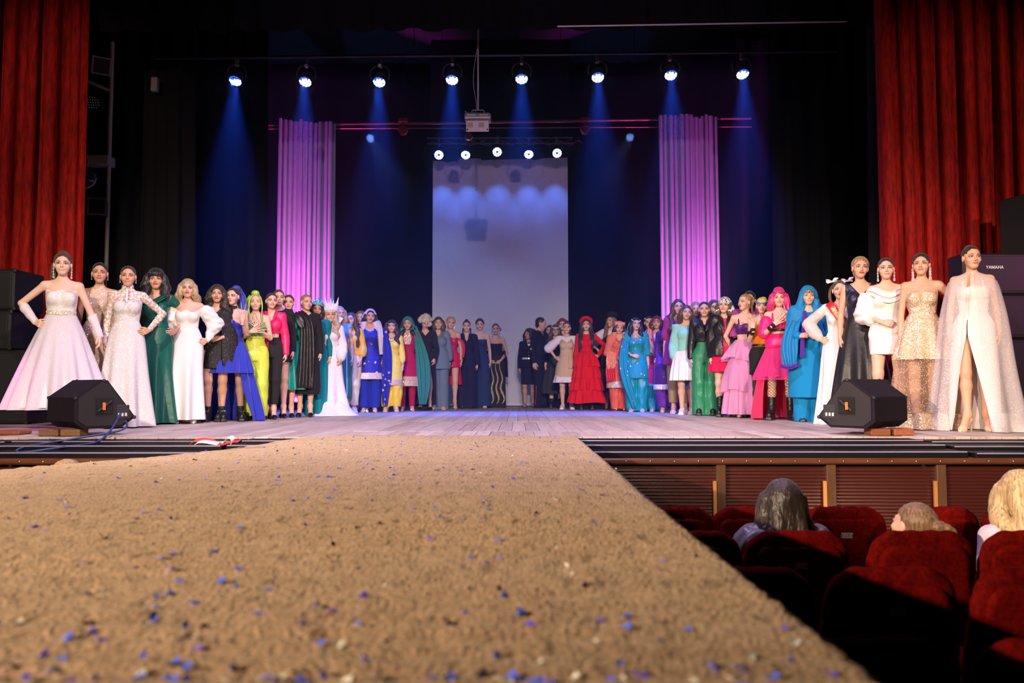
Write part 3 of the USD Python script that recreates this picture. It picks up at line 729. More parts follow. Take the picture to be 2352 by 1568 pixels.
class Dressed(Person):
    def hv(s): return .0062 if s.res < .0095 else .0075 if s.res < .012 else .009
    def top(s, name, mat, z=(1.0, 1.46), off=.008, neck=None, sleeve=(0, 0), so=(.008, .008, .008), shoulders=True, T=None, fold=None, puff=(), cuts=(), k=.02, bust=True, start=(0, 0), h=None, bump=0, label=None, collar=False, flare=None, sides=(-1, 1)):
        lo, hi = z
        W = .66 if max(sleeve) > 0 else .34
        glo = min([lo] + [min(s.arm[q]['el'][2], s.arm[q]['wr'][2] if sleeve[0 if q < 0 else 1] > 1 else 9) - .09 for q in (-1, 1) if sleeve[0 if q < 0 else 1] > .5])
        g = Vox((-W, -.5, glo - .02), (W, .36, hi + .02), h or s.res * 1.05)
        TT = s.T if T is None else np.array([q for q in s.T if q[0] > max(r[0] for r in T) + .03] + [(q[0], q[1] * .90, q[2] * .92, q[3]) for q in T], float)
        TT = TT.copy(); TT[:, 1] += off; TT[:, 2] += off
        s.lastT = TT[np.argsort(TT[:, 0])]
        g.tab(TT, s.cx, 0, fold)
        if bust and s.bust > 0:
            b = s.bust
            for q in (-1, 1): g.ell((q * .062 * s.w + s.cx(1.25), -.068 - .012 * b, 1.245), np.array((.060, .053, .062)) * (.75 + .25 * b) + off, .035)
        if shoulders: s.shoulder_into(g, off)
        lowcut = lambda X, Y, Z: lo - Z + 0 * X + 0 * Y
        g.clip(lowcut)
        if neck is not None:
            fn = zcut(neck) if isinstance(neck, str) else (zcut(*neck) if isinstance(neck, tuple) else neck)
            ncut = lambda X, Y, Z: fn(X - s.cx(1.38), Y, Z)
            if not shoulders: g.clip(ncut)
        for q in sides:
            i = 0 if q < 0 else 1
            if sleeve[i] > 0: s.arm_into(g, q, so, sleeve[i], k if shoulders else .008, start[i])
        for q, t, r, rz in puff:
            A = s.arm[q]; p = A['sh'] + (A['el'] - A['sh']) * t if t <= 1 else A['el'] + (A['wr'] - A['el']) * (t - 1)
            g.ell(p, (r, r, rz), .03)
        if collar: g.cap((s.cx(1.42), .018, 1.41), s.head + V(0, .034, -.118), .064 + off, .057 + off * .6, .015)
        if neck is not None and shoulders: g.clip(ncut)
        for c in cuts: g.clip(c)
        if bump: g.bump(bump, 22, seed=int(abs(s.shx) * 1e4) % 97, stretch=(1, 1, .35))
        vf = g.mesh(); s.emit(name, (relax(vf[0], vf[1], 1), vf[1]), mat, label=label); return s
    def skirt(s, name, mat, prof, label=None, **kw):
        vf = loft_skirt(prof, s.cx, **kw); s.emit(name, vf, mat, label=label); return s
    def trousers(s, name, mat, r=(.094, .072, .066, .066), hem=.03, waist=1.06, off=.010, fold=0, h=None, label=None, crotch=.80, bump=.004):
        g = Vox((-.36, -.26, hem - .04), (.36, .26, waist + .02), h or s.res * 1.1)
        T = s.T.copy(); T[:, 1] += off; T[:, 2] += off
        g.tab(T, s.cx, 0)
        for q in (-1, 1): s.leg_into(g, q, r, hem, k=.03 if q < 0 else .012)
        g.clip(lambda X, Y, Z: np.maximum(Z - waist, hem - Z) + 0 * X + 0 * Y)
        if bump: g.bump(bump, 16, seed=3, stretch=(1.6, 1.6, .5))
        vf = g.mesh(); s.emit(name, (relax(vf[0], vf[1], 1), vf[1]), mat, label=label); return s
    def stockings(s, mat, name='stocking', top=.86, bottom=.10, off=.004):
        for q in (-1, 1):
            g = Vox((-.3, -.22, bottom), (.3, .22, top), s.res)
            s.leg_into(g, q, off=off); g.clip(lambda X, Y, Z: np.maximum(Z - top, bottom - Z) + 0 * X + 0 * Y)
            s.emit(name, g.mesh(), mat)
        return s
    def shoes(s, kind, mat, hh=None, h=None, label=None):
        hh = s.heel if hh is None else hh
        v, f = shoe_mesh(kind, round(hh, 3), .006 if s.res < .012 else .0075)
        for q in (-1, 1):
            L = s.leg[q]; c, sn = math.cos(L['ta']), math.sin(L['ta'])
            p = np.stack([v[:, 0] * c - v[:, 1] * sn, v[:, 0] * sn + v[:, 1] * c, v[:, 2]], 1)
            s.emit('shoe' if kind not in ('boot', 'tallboot') else 'boot', (p + V(L['an'][0], L['an'][1] - .02, -s.heel), f), mat, label=label)
        return s
    # ---- hair
    def hair(s, style, color, vol=.0, length=.3, front=(1, 1), wave=.012, bun=None, pony=None, bangs=0, part=0.0, label=None, hl=0.0, lock=None, fr=.05):
        h = s.hv()
        L = max(.2, length + .12)
        if pony: L = max(L, pony[1] + .05)
        hs = s.head
        g = Vox(hs + V(-.26, -.20, -L), hs + V(.26, .30, .24), h)
        R = s.HR
        pt = lambda x, y, z: s.put((x, y, z))
        t = (.0032 if style in ('slick', 'short') else .006) + vol
        g.ell(pt(0, .022, .038), np.array((.0755, .0945, .082)) + t, rot=None if style == 'afro' else R)
        g.ell(pt(0, .050, -.035), np.array((.058, .056, .060)) + t * .6, .03, rot=R)
        if style in ('long', 'bob'):
            g.ell(pt(0, .030, .0), np.array((.074, .080, .085)) + t, .03, rot=R)
        if style == 'slick':
            g.ell(pt(0, -.104, -.022 + hl), (.085, .108, .101), .006, neg=True, rot=R)
            for q in (-1, 1): g.ell(pt(q * .078, -.045, .0), (.026, .038, .042), .006, neg=True, rot=R)
        else: g.ell(pt(0, -.104, -.034 + hl), (.083, .104, .100), .006, neg=True, rot=R)
        if style in ('slick', 'short'):
            for q in (-1, 1): g.ell(pt(q * .090, -.002, -.040), (.035, .034, .052), .006, neg=True, rot=R)
        if style == 'afro':
            rng = np.random.default_rng(5)
            for a in range(34):
                th, ph = rng.uniform(0, 6.28), rng.uniform(-.35, 1.45)
                p = V(math.cos(th) * math.cos(ph) * .105, .03 + math.sin(th) * math.cos(ph) * .105, .02 + math.sin(ph) * .10)
                if p[1] < -.045 and p[2] < .06: continue
                g.ell(pt(*p), (.045, .045, .045), .012)
        if style in ('long', 'bob'):
            for q in (-1, 1):
                fx = front[0 if q < 0 else 1]
                a, b = pt(q * (.070 + t * .6), -.005, .03), pt(q * (.078 + t), .004, -.075)
                e = V(hs[0] + q * .105, hs[1] + (-.045 if fx else .085), hs[2] - .22)
                pts = [a, b, e] if length > .16 else [a, b, b + V(0, 0, -max(length - .08, .01))]
                if length > .24: pts.append(V(hs[0] + q * .095, hs[1] + (-.085 if fx else .09), hs[2] - length))
                C = spline(pts, 12); u = np.linspace(0, 1, 12)
                C[:, 0] += wave * np.sin(u * 14 + q) * (u > .25); C[:, 1] += .6 * wave * np.cos(u * 12) * (u > .25)
                g.chain(C, (.026 + t * .5) + fr * .28 * np.sin(math.pi * np.clip(u * .8 + .1, 0, 1)) - .016 * np.clip((u - .8) / .2, 0, 1), .012)
                if length > .2: g.chain(C + V(q * .008, .028, .0), np.full(12, .026 + t * .4), .012)
            if length > .14:
                for xo in (-.045, 0, .045):
                    pts = [pt(xo, .085, .0), V(hs[0] + xo * 1.2, hs[1] + .115, hs[2] - .13), V(hs[0] + xo * 1.3, hs[1] + .125, hs[2] - max(length - .02, .16))]
                    g.chain(spline(pts, 8), np.full(8, .034), .02)
        if bangs:
            for x in np.linspace(-.055, .055, 9):
                g.chain([pt(x * .8, -.050, .092), pt(x, -.092 + .30 * abs(x) * abs(x) * 20 * .3, .062), pt(x * 1.05, -.096 + 4.5 * x * x, .064 - bangs)], (.014, .012, .008), .006)
        if bun:
            (bx, by, bz), br = bun
            g.ell(pt(bx, by, bz), (br, br, br * .9), .008); g.cap(pt(bx * .6, by * .6 + .01, bz * .7), pt(bx, by, bz), br * .7, br * .5, .01)
        if pony:
            side, ln, rad = pony
            P0 = pt(.0, .085, .085)
            C = spline([pt(0, .06, .075), P0 + V(side * .02, .045, .030), P0 + V(side * .055, .085, -.04), V(hs[0] + side * .085, hs[1] + .13, hs[2] - ln * .5), V(hs[0] + side * .095, hs[1] + .09, hs[2] - ln)], 14)
            u = np.linspace(0, 1, 14); C[:, 0] += wave * np.sin(u * 13)
            g.chain(C, rad * (.55 + .6 * np.sin(math.pi * np.clip(u * .85 + .12, 0, 1))), .012)
        if lock is not None:
            for pts, r0, r1 in lock: g.chain(spline([pt(*p) for p in pts], 8), np.linspace(r0, r1, 8), .006)
        g.bump(.0035 if style != 'afro' else .014, 85 if style != 'afro' else 60, 7, (1, 1, .22 if style != 'afro' else 1))
        vf = g.mesh(); s.emit('hair', (relax(vf[0], vf[1], 1), vf[1]), hairmat(color), label=label); return s
    # ---- head wear and jewels
    def hood(s, name, mat, off=.022, opening=(.070, .10), drop=.16, wide=.105, back=.10, cuty=-.104, h=None, zl=0.0):
        """A veil over the crown that falls to the shoulders at both sides of the face."""
        g = Vox(s.head + V(-.3, -.2, -drop - .12), s.head + V(.3, .3, .18), h or s.hv())
        R = s.HR; pt = lambda x, y, z: s.put((x, y, z))
        g.ell(pt(0, .025, .040), np.array((.078, .096, .082)) + off, rot=R)
        for q in (-1, 1):
            a, b, c = pt(q * .062, .01, .03), pt(q * (.074 + off * .7), .015, -.07), V(s.head[0] + q * wide, s.head[1] + .01, s.head[2] - drop)
            C = spline([a, b, c, c + V(q * .02, .0, -.07)], 10); g.chain(C, np.linspace(.040 + off * .4, .050, 10), .02)
        for xo in (-.05, 0, .05): g.chain([pt(xo, .085, .02), V(s.head[0] + xo * 1.4, s.head[1] + back, s.head[2] - drop), V(s.head[0] + xo * 1.7, s.head[1] + back + .02, s.head[2] - drop - .08)], (.045, .05, .05), .02)
        g.ell(pt(0, cuty, -.040 + zl), (opening[0], .115, opening[1]), .006, neg=True, rot=R)
        g.cap(pt(0, -.06, -.08), s.head + V(0, -.12, -.28), .066, .09, .01, neg=True)
        g.bump(.006, 26, 3, (1, 1, .3))
        vf = g.mesh(); s.emit(name, (relax(vf[0], vf[1], 1), vf[1]), mat); return s
    def ribbon(s, name, mat, pts, widths, side=(1, 0, 0), label=None, **kw):
        s.emit(name, ribbon_mesh(pts, widths, side, **kw), mat, label=label); return s
    def earrings(s, mat, drop=.05, r=.006, kind='drop'):
        for q in (-1, 1):
            p = s.put((q * .079, .006, -.040)); vs = []
            for i, a in enumerate(np.linspace(0, drop, max(2, int(drop / .012)))):
                rr = r * (.75 + .5 * ((i % 2) == 0)) if i < int(drop / .012) - 1 else r * 1.5
                e = trimesh.creation.icosphere(1, rr); e.apply_scale([1, .7, 1.25]); e.apply_translation(p - V(0, 0, .004 + a)); vs.append(e)
            m = trimesh.util.concatenate(vs); s.emit('earring', (np.array(m.vertices), np.array(m.faces)), mat, smooth=False)
        return s
    def necklace(s, mat, drop=.07, r=.006, rows=1, n=26, z=1.43, wd=.078, name='necklace'):
        vs = []
        for k in range(rows):
            for i in range(n):
                a = 2 * math.pi * i / n
                f = max(0, -math.sin(a))
                x, y = (wd + .008 * k) * math.cos(a), .018 + .062 * math.sin(a)
                zz = z - .01 - (drop + .022 * k) * f**1.6 + .012 * max(0, math.sin(a))
                y = y - f * (.012 + .5 * max(drop + .022 * k, 0))
                e = trimesh.creation.icosphere(1, r * (1.25 if i % 2 else .85)); e.apply_translation([x + s.cx(1.4), y, zz]); vs.append(e)
        m = trimesh.util.concatenate(vs); s.emit(name, (np.array(m.vertices), np.array(m.faces)), mat, smooth=False); return s
    def bangle(s, q, mat, r=.031, w=.010, t=.88, n=2, name='bangle'):
        A = s.arm[q]; d = unit(A['wr'] - A['el'])
        for k in range(n):
            c = A['el'] + (A['wr'] - A['el']) * (t - .06 * k)
            u = unit(np.cross(d, V(.3, 1, .2))); w2 = np.cross(d, u); th = np.linspace(0, 2 * math.pi, 17)
            s.emit(name, tube_mesh([c + r * (math.cos(a) * u + math.sin(a) * w2) for a in th], w * .5, 6), mat)
        return s
    def belt(s, name, mat, z, hgt=.03, off=.016, thick=.006):
        A = np.array(s.T); q = lambda zz, c: float(np.interp(zz, A[:, 0], A[:, c]))
        pr = [(zz, q(zz, 1) + off, q(zz, 2) + off, q(zz, 3)) for zz in (z + hgt / 2, z, z - hgt / 2)]
        s.emit(name, loft_skirt(pr, s.cx, amp=0, thick=thick, m=4, n=48), mat); return s
    def hemband(s, name, mat, z0, z1, o=.007):
        """A border round the skirt of the tunic that was made last."""
        A = s.lastT; q = lambda zz, c: float(np.interp(zz, A[:, 0], A[:, c]))
        s.emit(name, loft_skirt([(zz, q(zz, 1) + o, q(zz, 2) + o, q(zz, 3)) for zz in (z1, (z0 + z1) / 2, z0 - .004)], s.cx, amp=0, thick=.008, m=5, n=56), mat); return s
    def sphere(s, name, mat, p, r, sc=(1, 1, 1), head=True):
        e = trimesh.creation.icosphere(2, r); v = np.array(e.vertices) * sc
        s.emit(name, ((s.put(v + p) if head else v + p), np.array(e.faces)), mat); return s
    def headmesh(s, name, mat, v, f, smooth=30, label=None): s.emit(name, (s.put(v), f), mat, smooth=smooth, label=label); return s
    def nails(s, q, mat, ln=.09):
        M, o = s.hand_frame(q)
        for pts in finger_lines(s.arm[q]['pose']):
            d = unit(pts[-1] - pts[-2]); P = [pts[-1] - d * .008, pts[-1] + d * ln * .5 + V(0, .004, 0), pts[-1] + d * ln]
            v, f = tube_mesh(np.array(P) @ M.T + o, (.0060, .0050, .0014), 6); s.emit('false_nail', (v, f), mat, smooth=40)
        return s
    def lapels(s, mat, name='lapel', depth=.16, wd=.055, z=1.42, off=.016):
        for q in (-1, 1):
            v, f = ribbon_mesh([V(q * .062, .03, z + .030), V(q * .066, -.040, z + .012), V(q * .052, -.098 - off, z - depth * .45), V(q * .014, -.112 - off, z - depth)], (.035, wd, wd * .9, .012), (q * 1, -.15, .3), folds=0, amp=0, thick=.006, n=14, m=5)
            s.emit(name, (v + V(s.cx(1.35), 0, 0), f), mat)
        return s

class Guest(Dressed):
    """Facing the camera by default; a few habits that many of the dresses share."""
    def __init__(s, label, X, Y, H, yaw=0, **k):
        super().__init__(label, X, Y, H, yaw=math.degrees(math.atan2(-X, Y)) * .85 + yaw, **k)
    def sleeve(s, name, mat, q, a=0., b=2., off=(.006, .006, .006), puff=(), bump=0, cutz=None):
        A = s.arm[q]; P = np.array([A['sh'], A['el'], A['wr']])
        g = Vox(P.min(0) - .16, P.max(0) + .16, s.res)
        s.arm_into(g, q, off, b, .012, min(a, 1))
        if a > 1:
            d = unit(A['wr'] - A['el']); o = A['el'] + (A['wr'] - A['el']) * (a - 1)
            g.clip(lambda X, Y, Z: -((X - o[0]) * d[0] + (Y - o[1]) * d[1] + (Z - o[2]) * d[2]).astype(f32))
        for t, r, rz in puff:
            p = A['sh'] + (A['el'] - A['sh']) * t if t <= 1 else A['el'] + (A['wr'] - A['el']) * (t - 1)
            g.ell(p, (r, r, rz), .03)
        if cutz is not None: g.clip(lambda X, Y, Z: Z - f32(cutz) + 0 * X + 0 * Y)
        if bump: g.bump(bump, 13, 5, (1, 1, 2.2))
        vf = g.mesh(); s.emit(name, (relax(vf[0], vf[1], 1), vf[1]), mat); return s
    def gown(s, mat, hem, rx, ry, nf=10, amp=.05, z0=1.08, name='skirt', hips=(.178, .125), mid=None, o=.008, **k):
        T = np.array(s.T); q = lambda zz, c: float(np.interp(zz, T[:, 0], T[:, c]))
        pr = [(z0, q(z0, 1) + o, q(z0, 2) + o, q(z0, 3)), (.93, hips[0], hips[1], .014)]
        if mid: pr.append(mid)
        pr.append((hem, rx, ry, .0)); return s.skirt(name, mat, pr, nf=nf, amp=amp, **k)
    def head_band(s, name, mat, r=.006, tilt=.03, z=.072, beads=True):
        pts = [s.put((.080 * math.cos(a), .012 + .096 * math.sin(a) * 1.0, z + tilt * math.sin(a))) for a in np.linspace(math.pi * 1.02, 1.98 * math.pi, 26)]
        if beads:
            vs = []
            for i, p in enumerate(pts): e = trimesh.creation.icosphere(1, r * (1.0 if i % 2 else .65)); e.apply_translation(p); vs.append(e)
            m = trimesh.util.concatenate(vs); s.emit(name, (np.array(m.vertices), np.array(m.faces)), mat, smooth=False)
        else: s.emit(name, tube_mesh(pts, r, 7), mat)
        return s
    def brow_jewel(s, mat):
        vs = []
        for p, r in [((0, -.098, .032), .007), ((0, -.098, .045), .005), ((0, -.095, .056), .005)] + [((q * x, -.094 + x * .35, .062 - x * .35), .0045) for q in (-1, 1) for x in (.012, .024, .036, .048)]:
            e = trimesh.creation.icosphere(1, r); e.apply_translation(s.put(p)); vs.append(e)
        m = trimesh.util.concatenate(vs); s.emit('forehead_jewel', (np.array(m.vertices), np.array(m.faces)), mat, smooth=False); return s
    def shawl(s, name, mat, z=(1.02, 1.42), off=.035, seed=0, side=None, cut=None, hem=None):
        """A loose cloth over the shoulders and upper arms, open at the front."""
        g = Vox((-.42, -.30, z[0] - .02), (.42, .30, z[1] + .06), s.res * 1.1)
        T = np.array([q for q in s.T if q[0] > z[0] - .1]); T = T.copy(); T[:, 1] += off; T[:, 2] += off
        g.tab(T, s.cx, 0); s.shoulder_into(g, off)
        for q in (-1, 1):
            if side is None or q == side: s.arm_into(g, q, (off, off * .9, off), 1.0, .05)
        g.ell((s.cx(1.4), .03, 1.42), (.085, .075, .045), .03)
        if cut is not None: g.clip(cut)
        lo = z[0]; g.clip(lambda X, Y, Z: lo + .04 * np.sin(X * 9 + seed) - Z + 0 * Y)
        g.bump(.010, 24, seed, (1.4, 1.4, .5))
        vf = g.mesh(); s.emit(name, (relax(vf[0], vf[1], 2), vf[1]), mat); return s
# ------------------------------------------------------------------ the house: hall floor, walls, stage house, boards
def wood(name, c1, c2, rough=.5, scale=(14, 1.2, 14)):
    return mat(name, {'g': ('geometry', {}), 'o': ('object_info', {}), 'mp': ('mapping', {'scale': scale}), 'n': ('noise_texture', {'scale': 2.4, 'detail': 6., 'roughness': .62}), 'r': ('rgb_ramp', {'ramp': [(.25, c1), (.75, c2)]}),
        'h': ('hsv', {}), 'mr': ('map_range', {'to_min': .84, 'to_max': 1.12}), 'b': ('bump', {'strength': .25, 'distance': .004}), 'p': ('principled_bsdf', {'roughness': rough, 'specular_ior_level': .4})},
        [('g.position', 'mp.vector'), ('mp.vector', 'n.vector'), ('n.fac', 'r.fac'), ('r.color', 'h.color'), ('o.random', 'mr.value'), ('mr.result', 'h.value'), ('h.color', 'p.base_color'), ('n.fac', 'b.height'), ('b.normal', 'p.normal')])
black_wall = colmat((.012, .011, .014), .9, 'black_wall')
dark_floor = wood('dark_floor', (.022, .014, .010), (.05, .032, .022), .7)
board_mats = [wood('stage_board_a', (.40, .30, .25), (.60, .49, .43), .55), wood('stage_board_b', (.34, .25, .20), (.56, .45, .38), .58), wood('stage_board_c', (.44, .35, .30), (.64, .54, .48), .52)]
struct('floor', box(-12, 12, -10, 6.9, HALL - .2, HALL), dark_floor)
struct('wall_left', box(-9.2, -9.0, -10, 19, HALL, 9.2), black_wall)
struct('wall_right', box(9.0, 9.2, -10, 19, HALL, 9.2), black_wall)
struct('wall_back', box(-9.0, 9.0, 18.6, 18.8, HALL, 9.2), black_wall)
struct('wall_front', box(-9.0, 9.0, -10.2, -10.0, HALL, 9.2), black_wall)
struct('ceiling', box(-9.2, 9.2, -10.2, 18.8, 9.0, 9.2), black_wall)
# stage: sub floor and boards that run from front to back
stg = thing('stage_floor', 'worn pale pink-brown board floor of the stage under the line of people', 'stage floor', (0, 0, 0), kind='structure')
obj('sub_floor', box(-9, 9, 6.86, 18.6, HALL, FLOOR - .03), black_wall, stg)
rng = np.random.default_rng(4)
rest = []
for (y0, y1, far) in ((6.80, 7.72, 0), (7.725, 9.75, 0), (9.755, 13.6, 0), (13.605, 18.55, 1)):
    x = -8.9
    while x < 8.8:
        w = rng.uniform(.125, .14)
        dz = rng.uniform(-.0022, .0012); e = rng.uniform(0, .015)
        b = box(x + .0013, x + w - .0013, y0 + e, y1 - .004, FLOOR - .03, FLOOR + dz, .003)
        vis = abs(x + .3) < (5.4 if y0 < 9 else 4.6) and not far
        if vis: obj('board', b, board_mats[int(rng.choice([0, 0, 1, 2]))], stg)
        else: rest.append(b)
        x += w
obj('far_boards', join(*rest), board_mats[0], stg, kind='stuff')
# proscenium: beam and side walls, in the dark
struct('wall_left_001', box(-9.0, -7.3, 11.3, 11.5, HALL, 9), black_wall)
struct('wall_right_001', box(7.2, 9.0, 11.3, 11.5, HALL, 9), black_wall)

# ------------------------------------------------------------------ drapes
def drape(x0, x1, y, z0, z1, pitch, amp, seed=0, n=None, m=14, thick=.012, lean=None, top_wave=0.0, spread=0.0):
    """A hanging, pleated cloth. spread widens it towards the foot; lean shifts the folds sideways down its length."""
    rng = np.random.default_rng(seed)
    n = n or int((x1 - x0) / pitch * 12)
    u = np.linspace(0, 1, n); X = x0 + (x1 - x0) * u
    k = np.cumsum(rng.uniform(.55, 1.5, n)); k = k / k[-1] * (x1 - x0) / pitch * 2 * math.pi
    a = amp * np.interp(u, np.linspace(0, 1, 24), rng.uniform(.45, 1.25, 24))
    z = np.linspace(z1, z0, m); t = np.linspace(0, 1, m)
    v = np.zeros((m, n, 3))
    xm = (x0 + x1) / 2
    for i in range(m):
        ph = k + .35 * np.sin(3.1 * t[i] + 9 * u)
        w = 1 + spread * t[i]
        v[i, :, 0] = xm + (X - xm) * w + .35 * a * np.sin(2 * ph) + (lean(t[i], u) if lean is not None else 0)
        v[i, :, 1] = y + a * (.75 + .35 * t[i]) * np.cos(ph) + .4 * a * np.cos(.5 * ph + 2)
        v[i, :, 2] = z[i] + (top_wave * np.interp(u, np.linspace(0, 1, 11), rng.uniform(-1, 1, 11)) if i == 0 and top_wave else 0)
    nn = np.zeros_like(v); nn[..., 1] = -1
    return sheet(v, nn, thick)
red_velvet = mat('red_velvet', {'tc': ('texture_coordinate', {}), 'mp': ('mapping', {'scale': (9, 9, 1.4)}), 'n': ('noise_texture', {'scale': 3., 'detail': 8., 'roughness': .7}), 'r': ('rgb_ramp', {'ramp': [(.34, (.09, .0014, .001)), (.66, (.36, .006, .004))]}),
    'b': ('bump', {'strength': .3, 'distance': .02}), 'p': ('principled_bsdf', {'roughness': .75, 'sheen_weight': .2, 'sheen_tint': (1, .06, .03), 'sheen_roughness': .35, 'specular_ior_level': .2})},
    [('tc.object', 'mp.vector'), ('mp.vector', 'n.vector'), ('n.fac', 'r.fac'), ('r.color', 'p.base_color'), ('n.fac', 'b.height'), ('b.normal', 'p.normal')])
black_velvet = colmat((.006, .0055, .008), .95, 'black_velvet', spec=.1); black_cloth = colmat((.005, .0045, .008), .95, 'black_cloth', spec=.1); grey_cloth = colmat((.022, .020, .025), .95, 'charcoal_cloth', spec=.1)
obj('stage_curtain', drape(-8.1, -5.88, 10.6, FLOOR + .02, 8.8, .27, .125, 11, m=16), red_velvet, None, True, label='red velvet stage curtain drawn open behind the bride in the ball gown', category='curtain')
obj('stage_curtain', drape(4.83, 7.9, 10.6, FLOOR + .02, 8.8, .27, .125, 12, m=16), red_velvet, None, True, label='red velvet stage curtain drawn open behind the woman in the glittering cape', category='curtain')
def leg(*a, label=None, m=black_velvet, **k): return obj('wing_curtain', drape(*a, **k), m, None, True, label=label, category='curtain')
leg(-6.9, -5.1, 12.2, FLOOR + .02, 8.6, .34, .08, seed=21, spread=.14, label='black wing curtain beside the lamp ladder next to the left red curtain')
leg(-6.9, -4.75, 14.6, FLOOR + .02, 8.6, .42, .08, seed=22, spread=.10, label='black wing curtain between the lamp ladder and the left white column of cloth')
leg(5.25, 6.9, 11.7, FLOOR + .02, 8.6, .30, .07, seed=23, spread=.16, label='charcoal wing curtain right beside the right red curtain', m=grey_cloth)
leg(4.4, 6.8, 13.6, FLOOR + .02, 8.6, .36, .08, seed=24, spread=.06, label='black wing curtain behind the woman in the blue veil')
leg(3.6, 6.4, 16.2, FLOOR + .02, 8.6, .42, .08, seed=25, label='black wing curtain beside the right white column of cloth')
obj('back_curtain', drape(-8.4, 8.4, 18.1, FLOOR + .02, 8.6, .40, .06, 31, m=6), black_cloth, None, True, label='black curtain across the whole back of the stage', category='curtain')
obj('border_curtain', drape(-7.6, 7.6, 10.9, 6.42, 8.9, .5, .05, 32, m=5), black_velvet, None, True, label='black border curtain across the top of the stage opening', category='curtain')
obj('border_pipe', cyl((.55, 10.78, 6.405), (4.55, 10.78, 6.455), .012, 8), colmat((.5, .42, .40), .4, 'pale_pipe', .3), None, True, label='thin pale pipe under the black border curtain, top right', category='pipe')
# the inner black legs at both sides of the white backdrop
leg(-3.7, -1.86, 17.55, FLOOR + .02, 6.9, .45, .04, seed=41, label='flat black curtain left of the white backdrop')
leg(1.06, 3.3, 17.55, FLOOR + .02, 6.9, .45, .04, seed=42, label='flat black curtain right of the white backdrop')

# ------------------------------------------------------------------ backdrop and cloth columns
bd_mat = mat('backdrop_cloth', {'tc': ('texture_coordinate', {}), 'n': ('noise_texture', {'scale': 1.3, 'detail': 4.}), 'b': ('bump', {'strength': .22, 'distance': .06}), 'p': ('principled_bsdf', {'base_color': (.60, .59, .62), 'roughness': .9, 'specular_ior_level': .1})},
    [('tc.object', 'n.vector'), ('n.fac', 'b.height'), ('b.normal', 'p.normal')])
bd = thing('backdrop', 'plain white cloth backdrop hanging at the centre rear of the stage', 'backdrop', (-.385, 17.2, 0))
nx, nz = 60, 110
gx, gz = np.meshgrid(np.linspace(-1.475, 1.475, nx), np.linspace(FLOOR + .015, 6.42, nz))
gy = .035 * (meshkit.fbm(np.stack([gx * .8, 0 * gx + 3, gz * .55], -1), 3, 5) - .5) + .006 * np.exp(-((gz - 3.93) / .012)**2) + .018 * np.exp(-((gz - 2.60 - .05 * gx) / .03)**2) * (gx < .2)
vv = np.stack([gx, gy, gz], -1)[::-1]; nn = np.zeros_like(vv); nn[..., 1] = -1
obj('cloth', sheet(vv, nn, .004), bd_mat, bd, True)
obj('hem_bar', cyl((-1.47, 0, FLOOR + .03), (1.47, 0, FLOOR + .03), .018, 10), colmat((.7, .7, .72), .5, 'bar'), bd, True)
# the black masking strip with a ragged lower edge above it
sk = [(-1.52, 8.95)] + [(x, z) for x, z in ((-1.52, 6.28), (-1.46, 6.28), (-1.46, 6.33), (-1.20, 6.31), (-1.18, 6.29), (-.92, 6.32), (-.92, 6.375), (-.42, 6.375), (-.40, 6.335), (-.1, 6.345), (.55, 6.36), (.8, 6.34), (1.17, 6.42), (1.18, 6.385), (1.52, 6.39))] + [(1.52, 8.95)]
obj('masking_border', (lambda m: (np.array(m.vertices) + V(-.385, 0, 0), m.faces))(prism(sk, 1, 17.02, 17.06)), black_cloth, None, label='short black border strip with a ragged edge over the white backdrop', category='curtain')
col_mat = mat('column_cloth', {'tc': ('texture_coordinate', {}), 'n': ('noise_texture', {'scale': 40.}), 'b': ('bump', {'strength': .1, 'distance': .004}), 'p': ('principled_bsdf', {'base_color': (.42, .39, .45), 'roughness': .7, 'sheen_weight': .2}), 'tr': ('translucent_bsdf', {'color': (.7, .66, .72)}), 'm': ('mix_closure', {'fac': .25})},
    [('tc.object', 'n.vector'), ('n.fac', 'b.height'), ('b.normal', 'p.normal'), ('p.BSDF', 'm.closure1'), ('tr.BSDF', 'm.closure2')], 'm.closure')
for x0, x1, sd, zt, lb in ((-4.77, -3.63, 51, 6.72, 'tall pleated white cloth column hanging behind the people at left'), (2.79, 3.97, 52, 6.80, 'tall pleated white cloth column hanging behind the people at right')):
    obj('cloth_column', drape(x0, x1, 15.6, FLOOR + .02, zt, .10, .060, sd, m=10, thick=.006, top_wave=.06, n=300), col_mat, None, True, label=lb, category='drape')

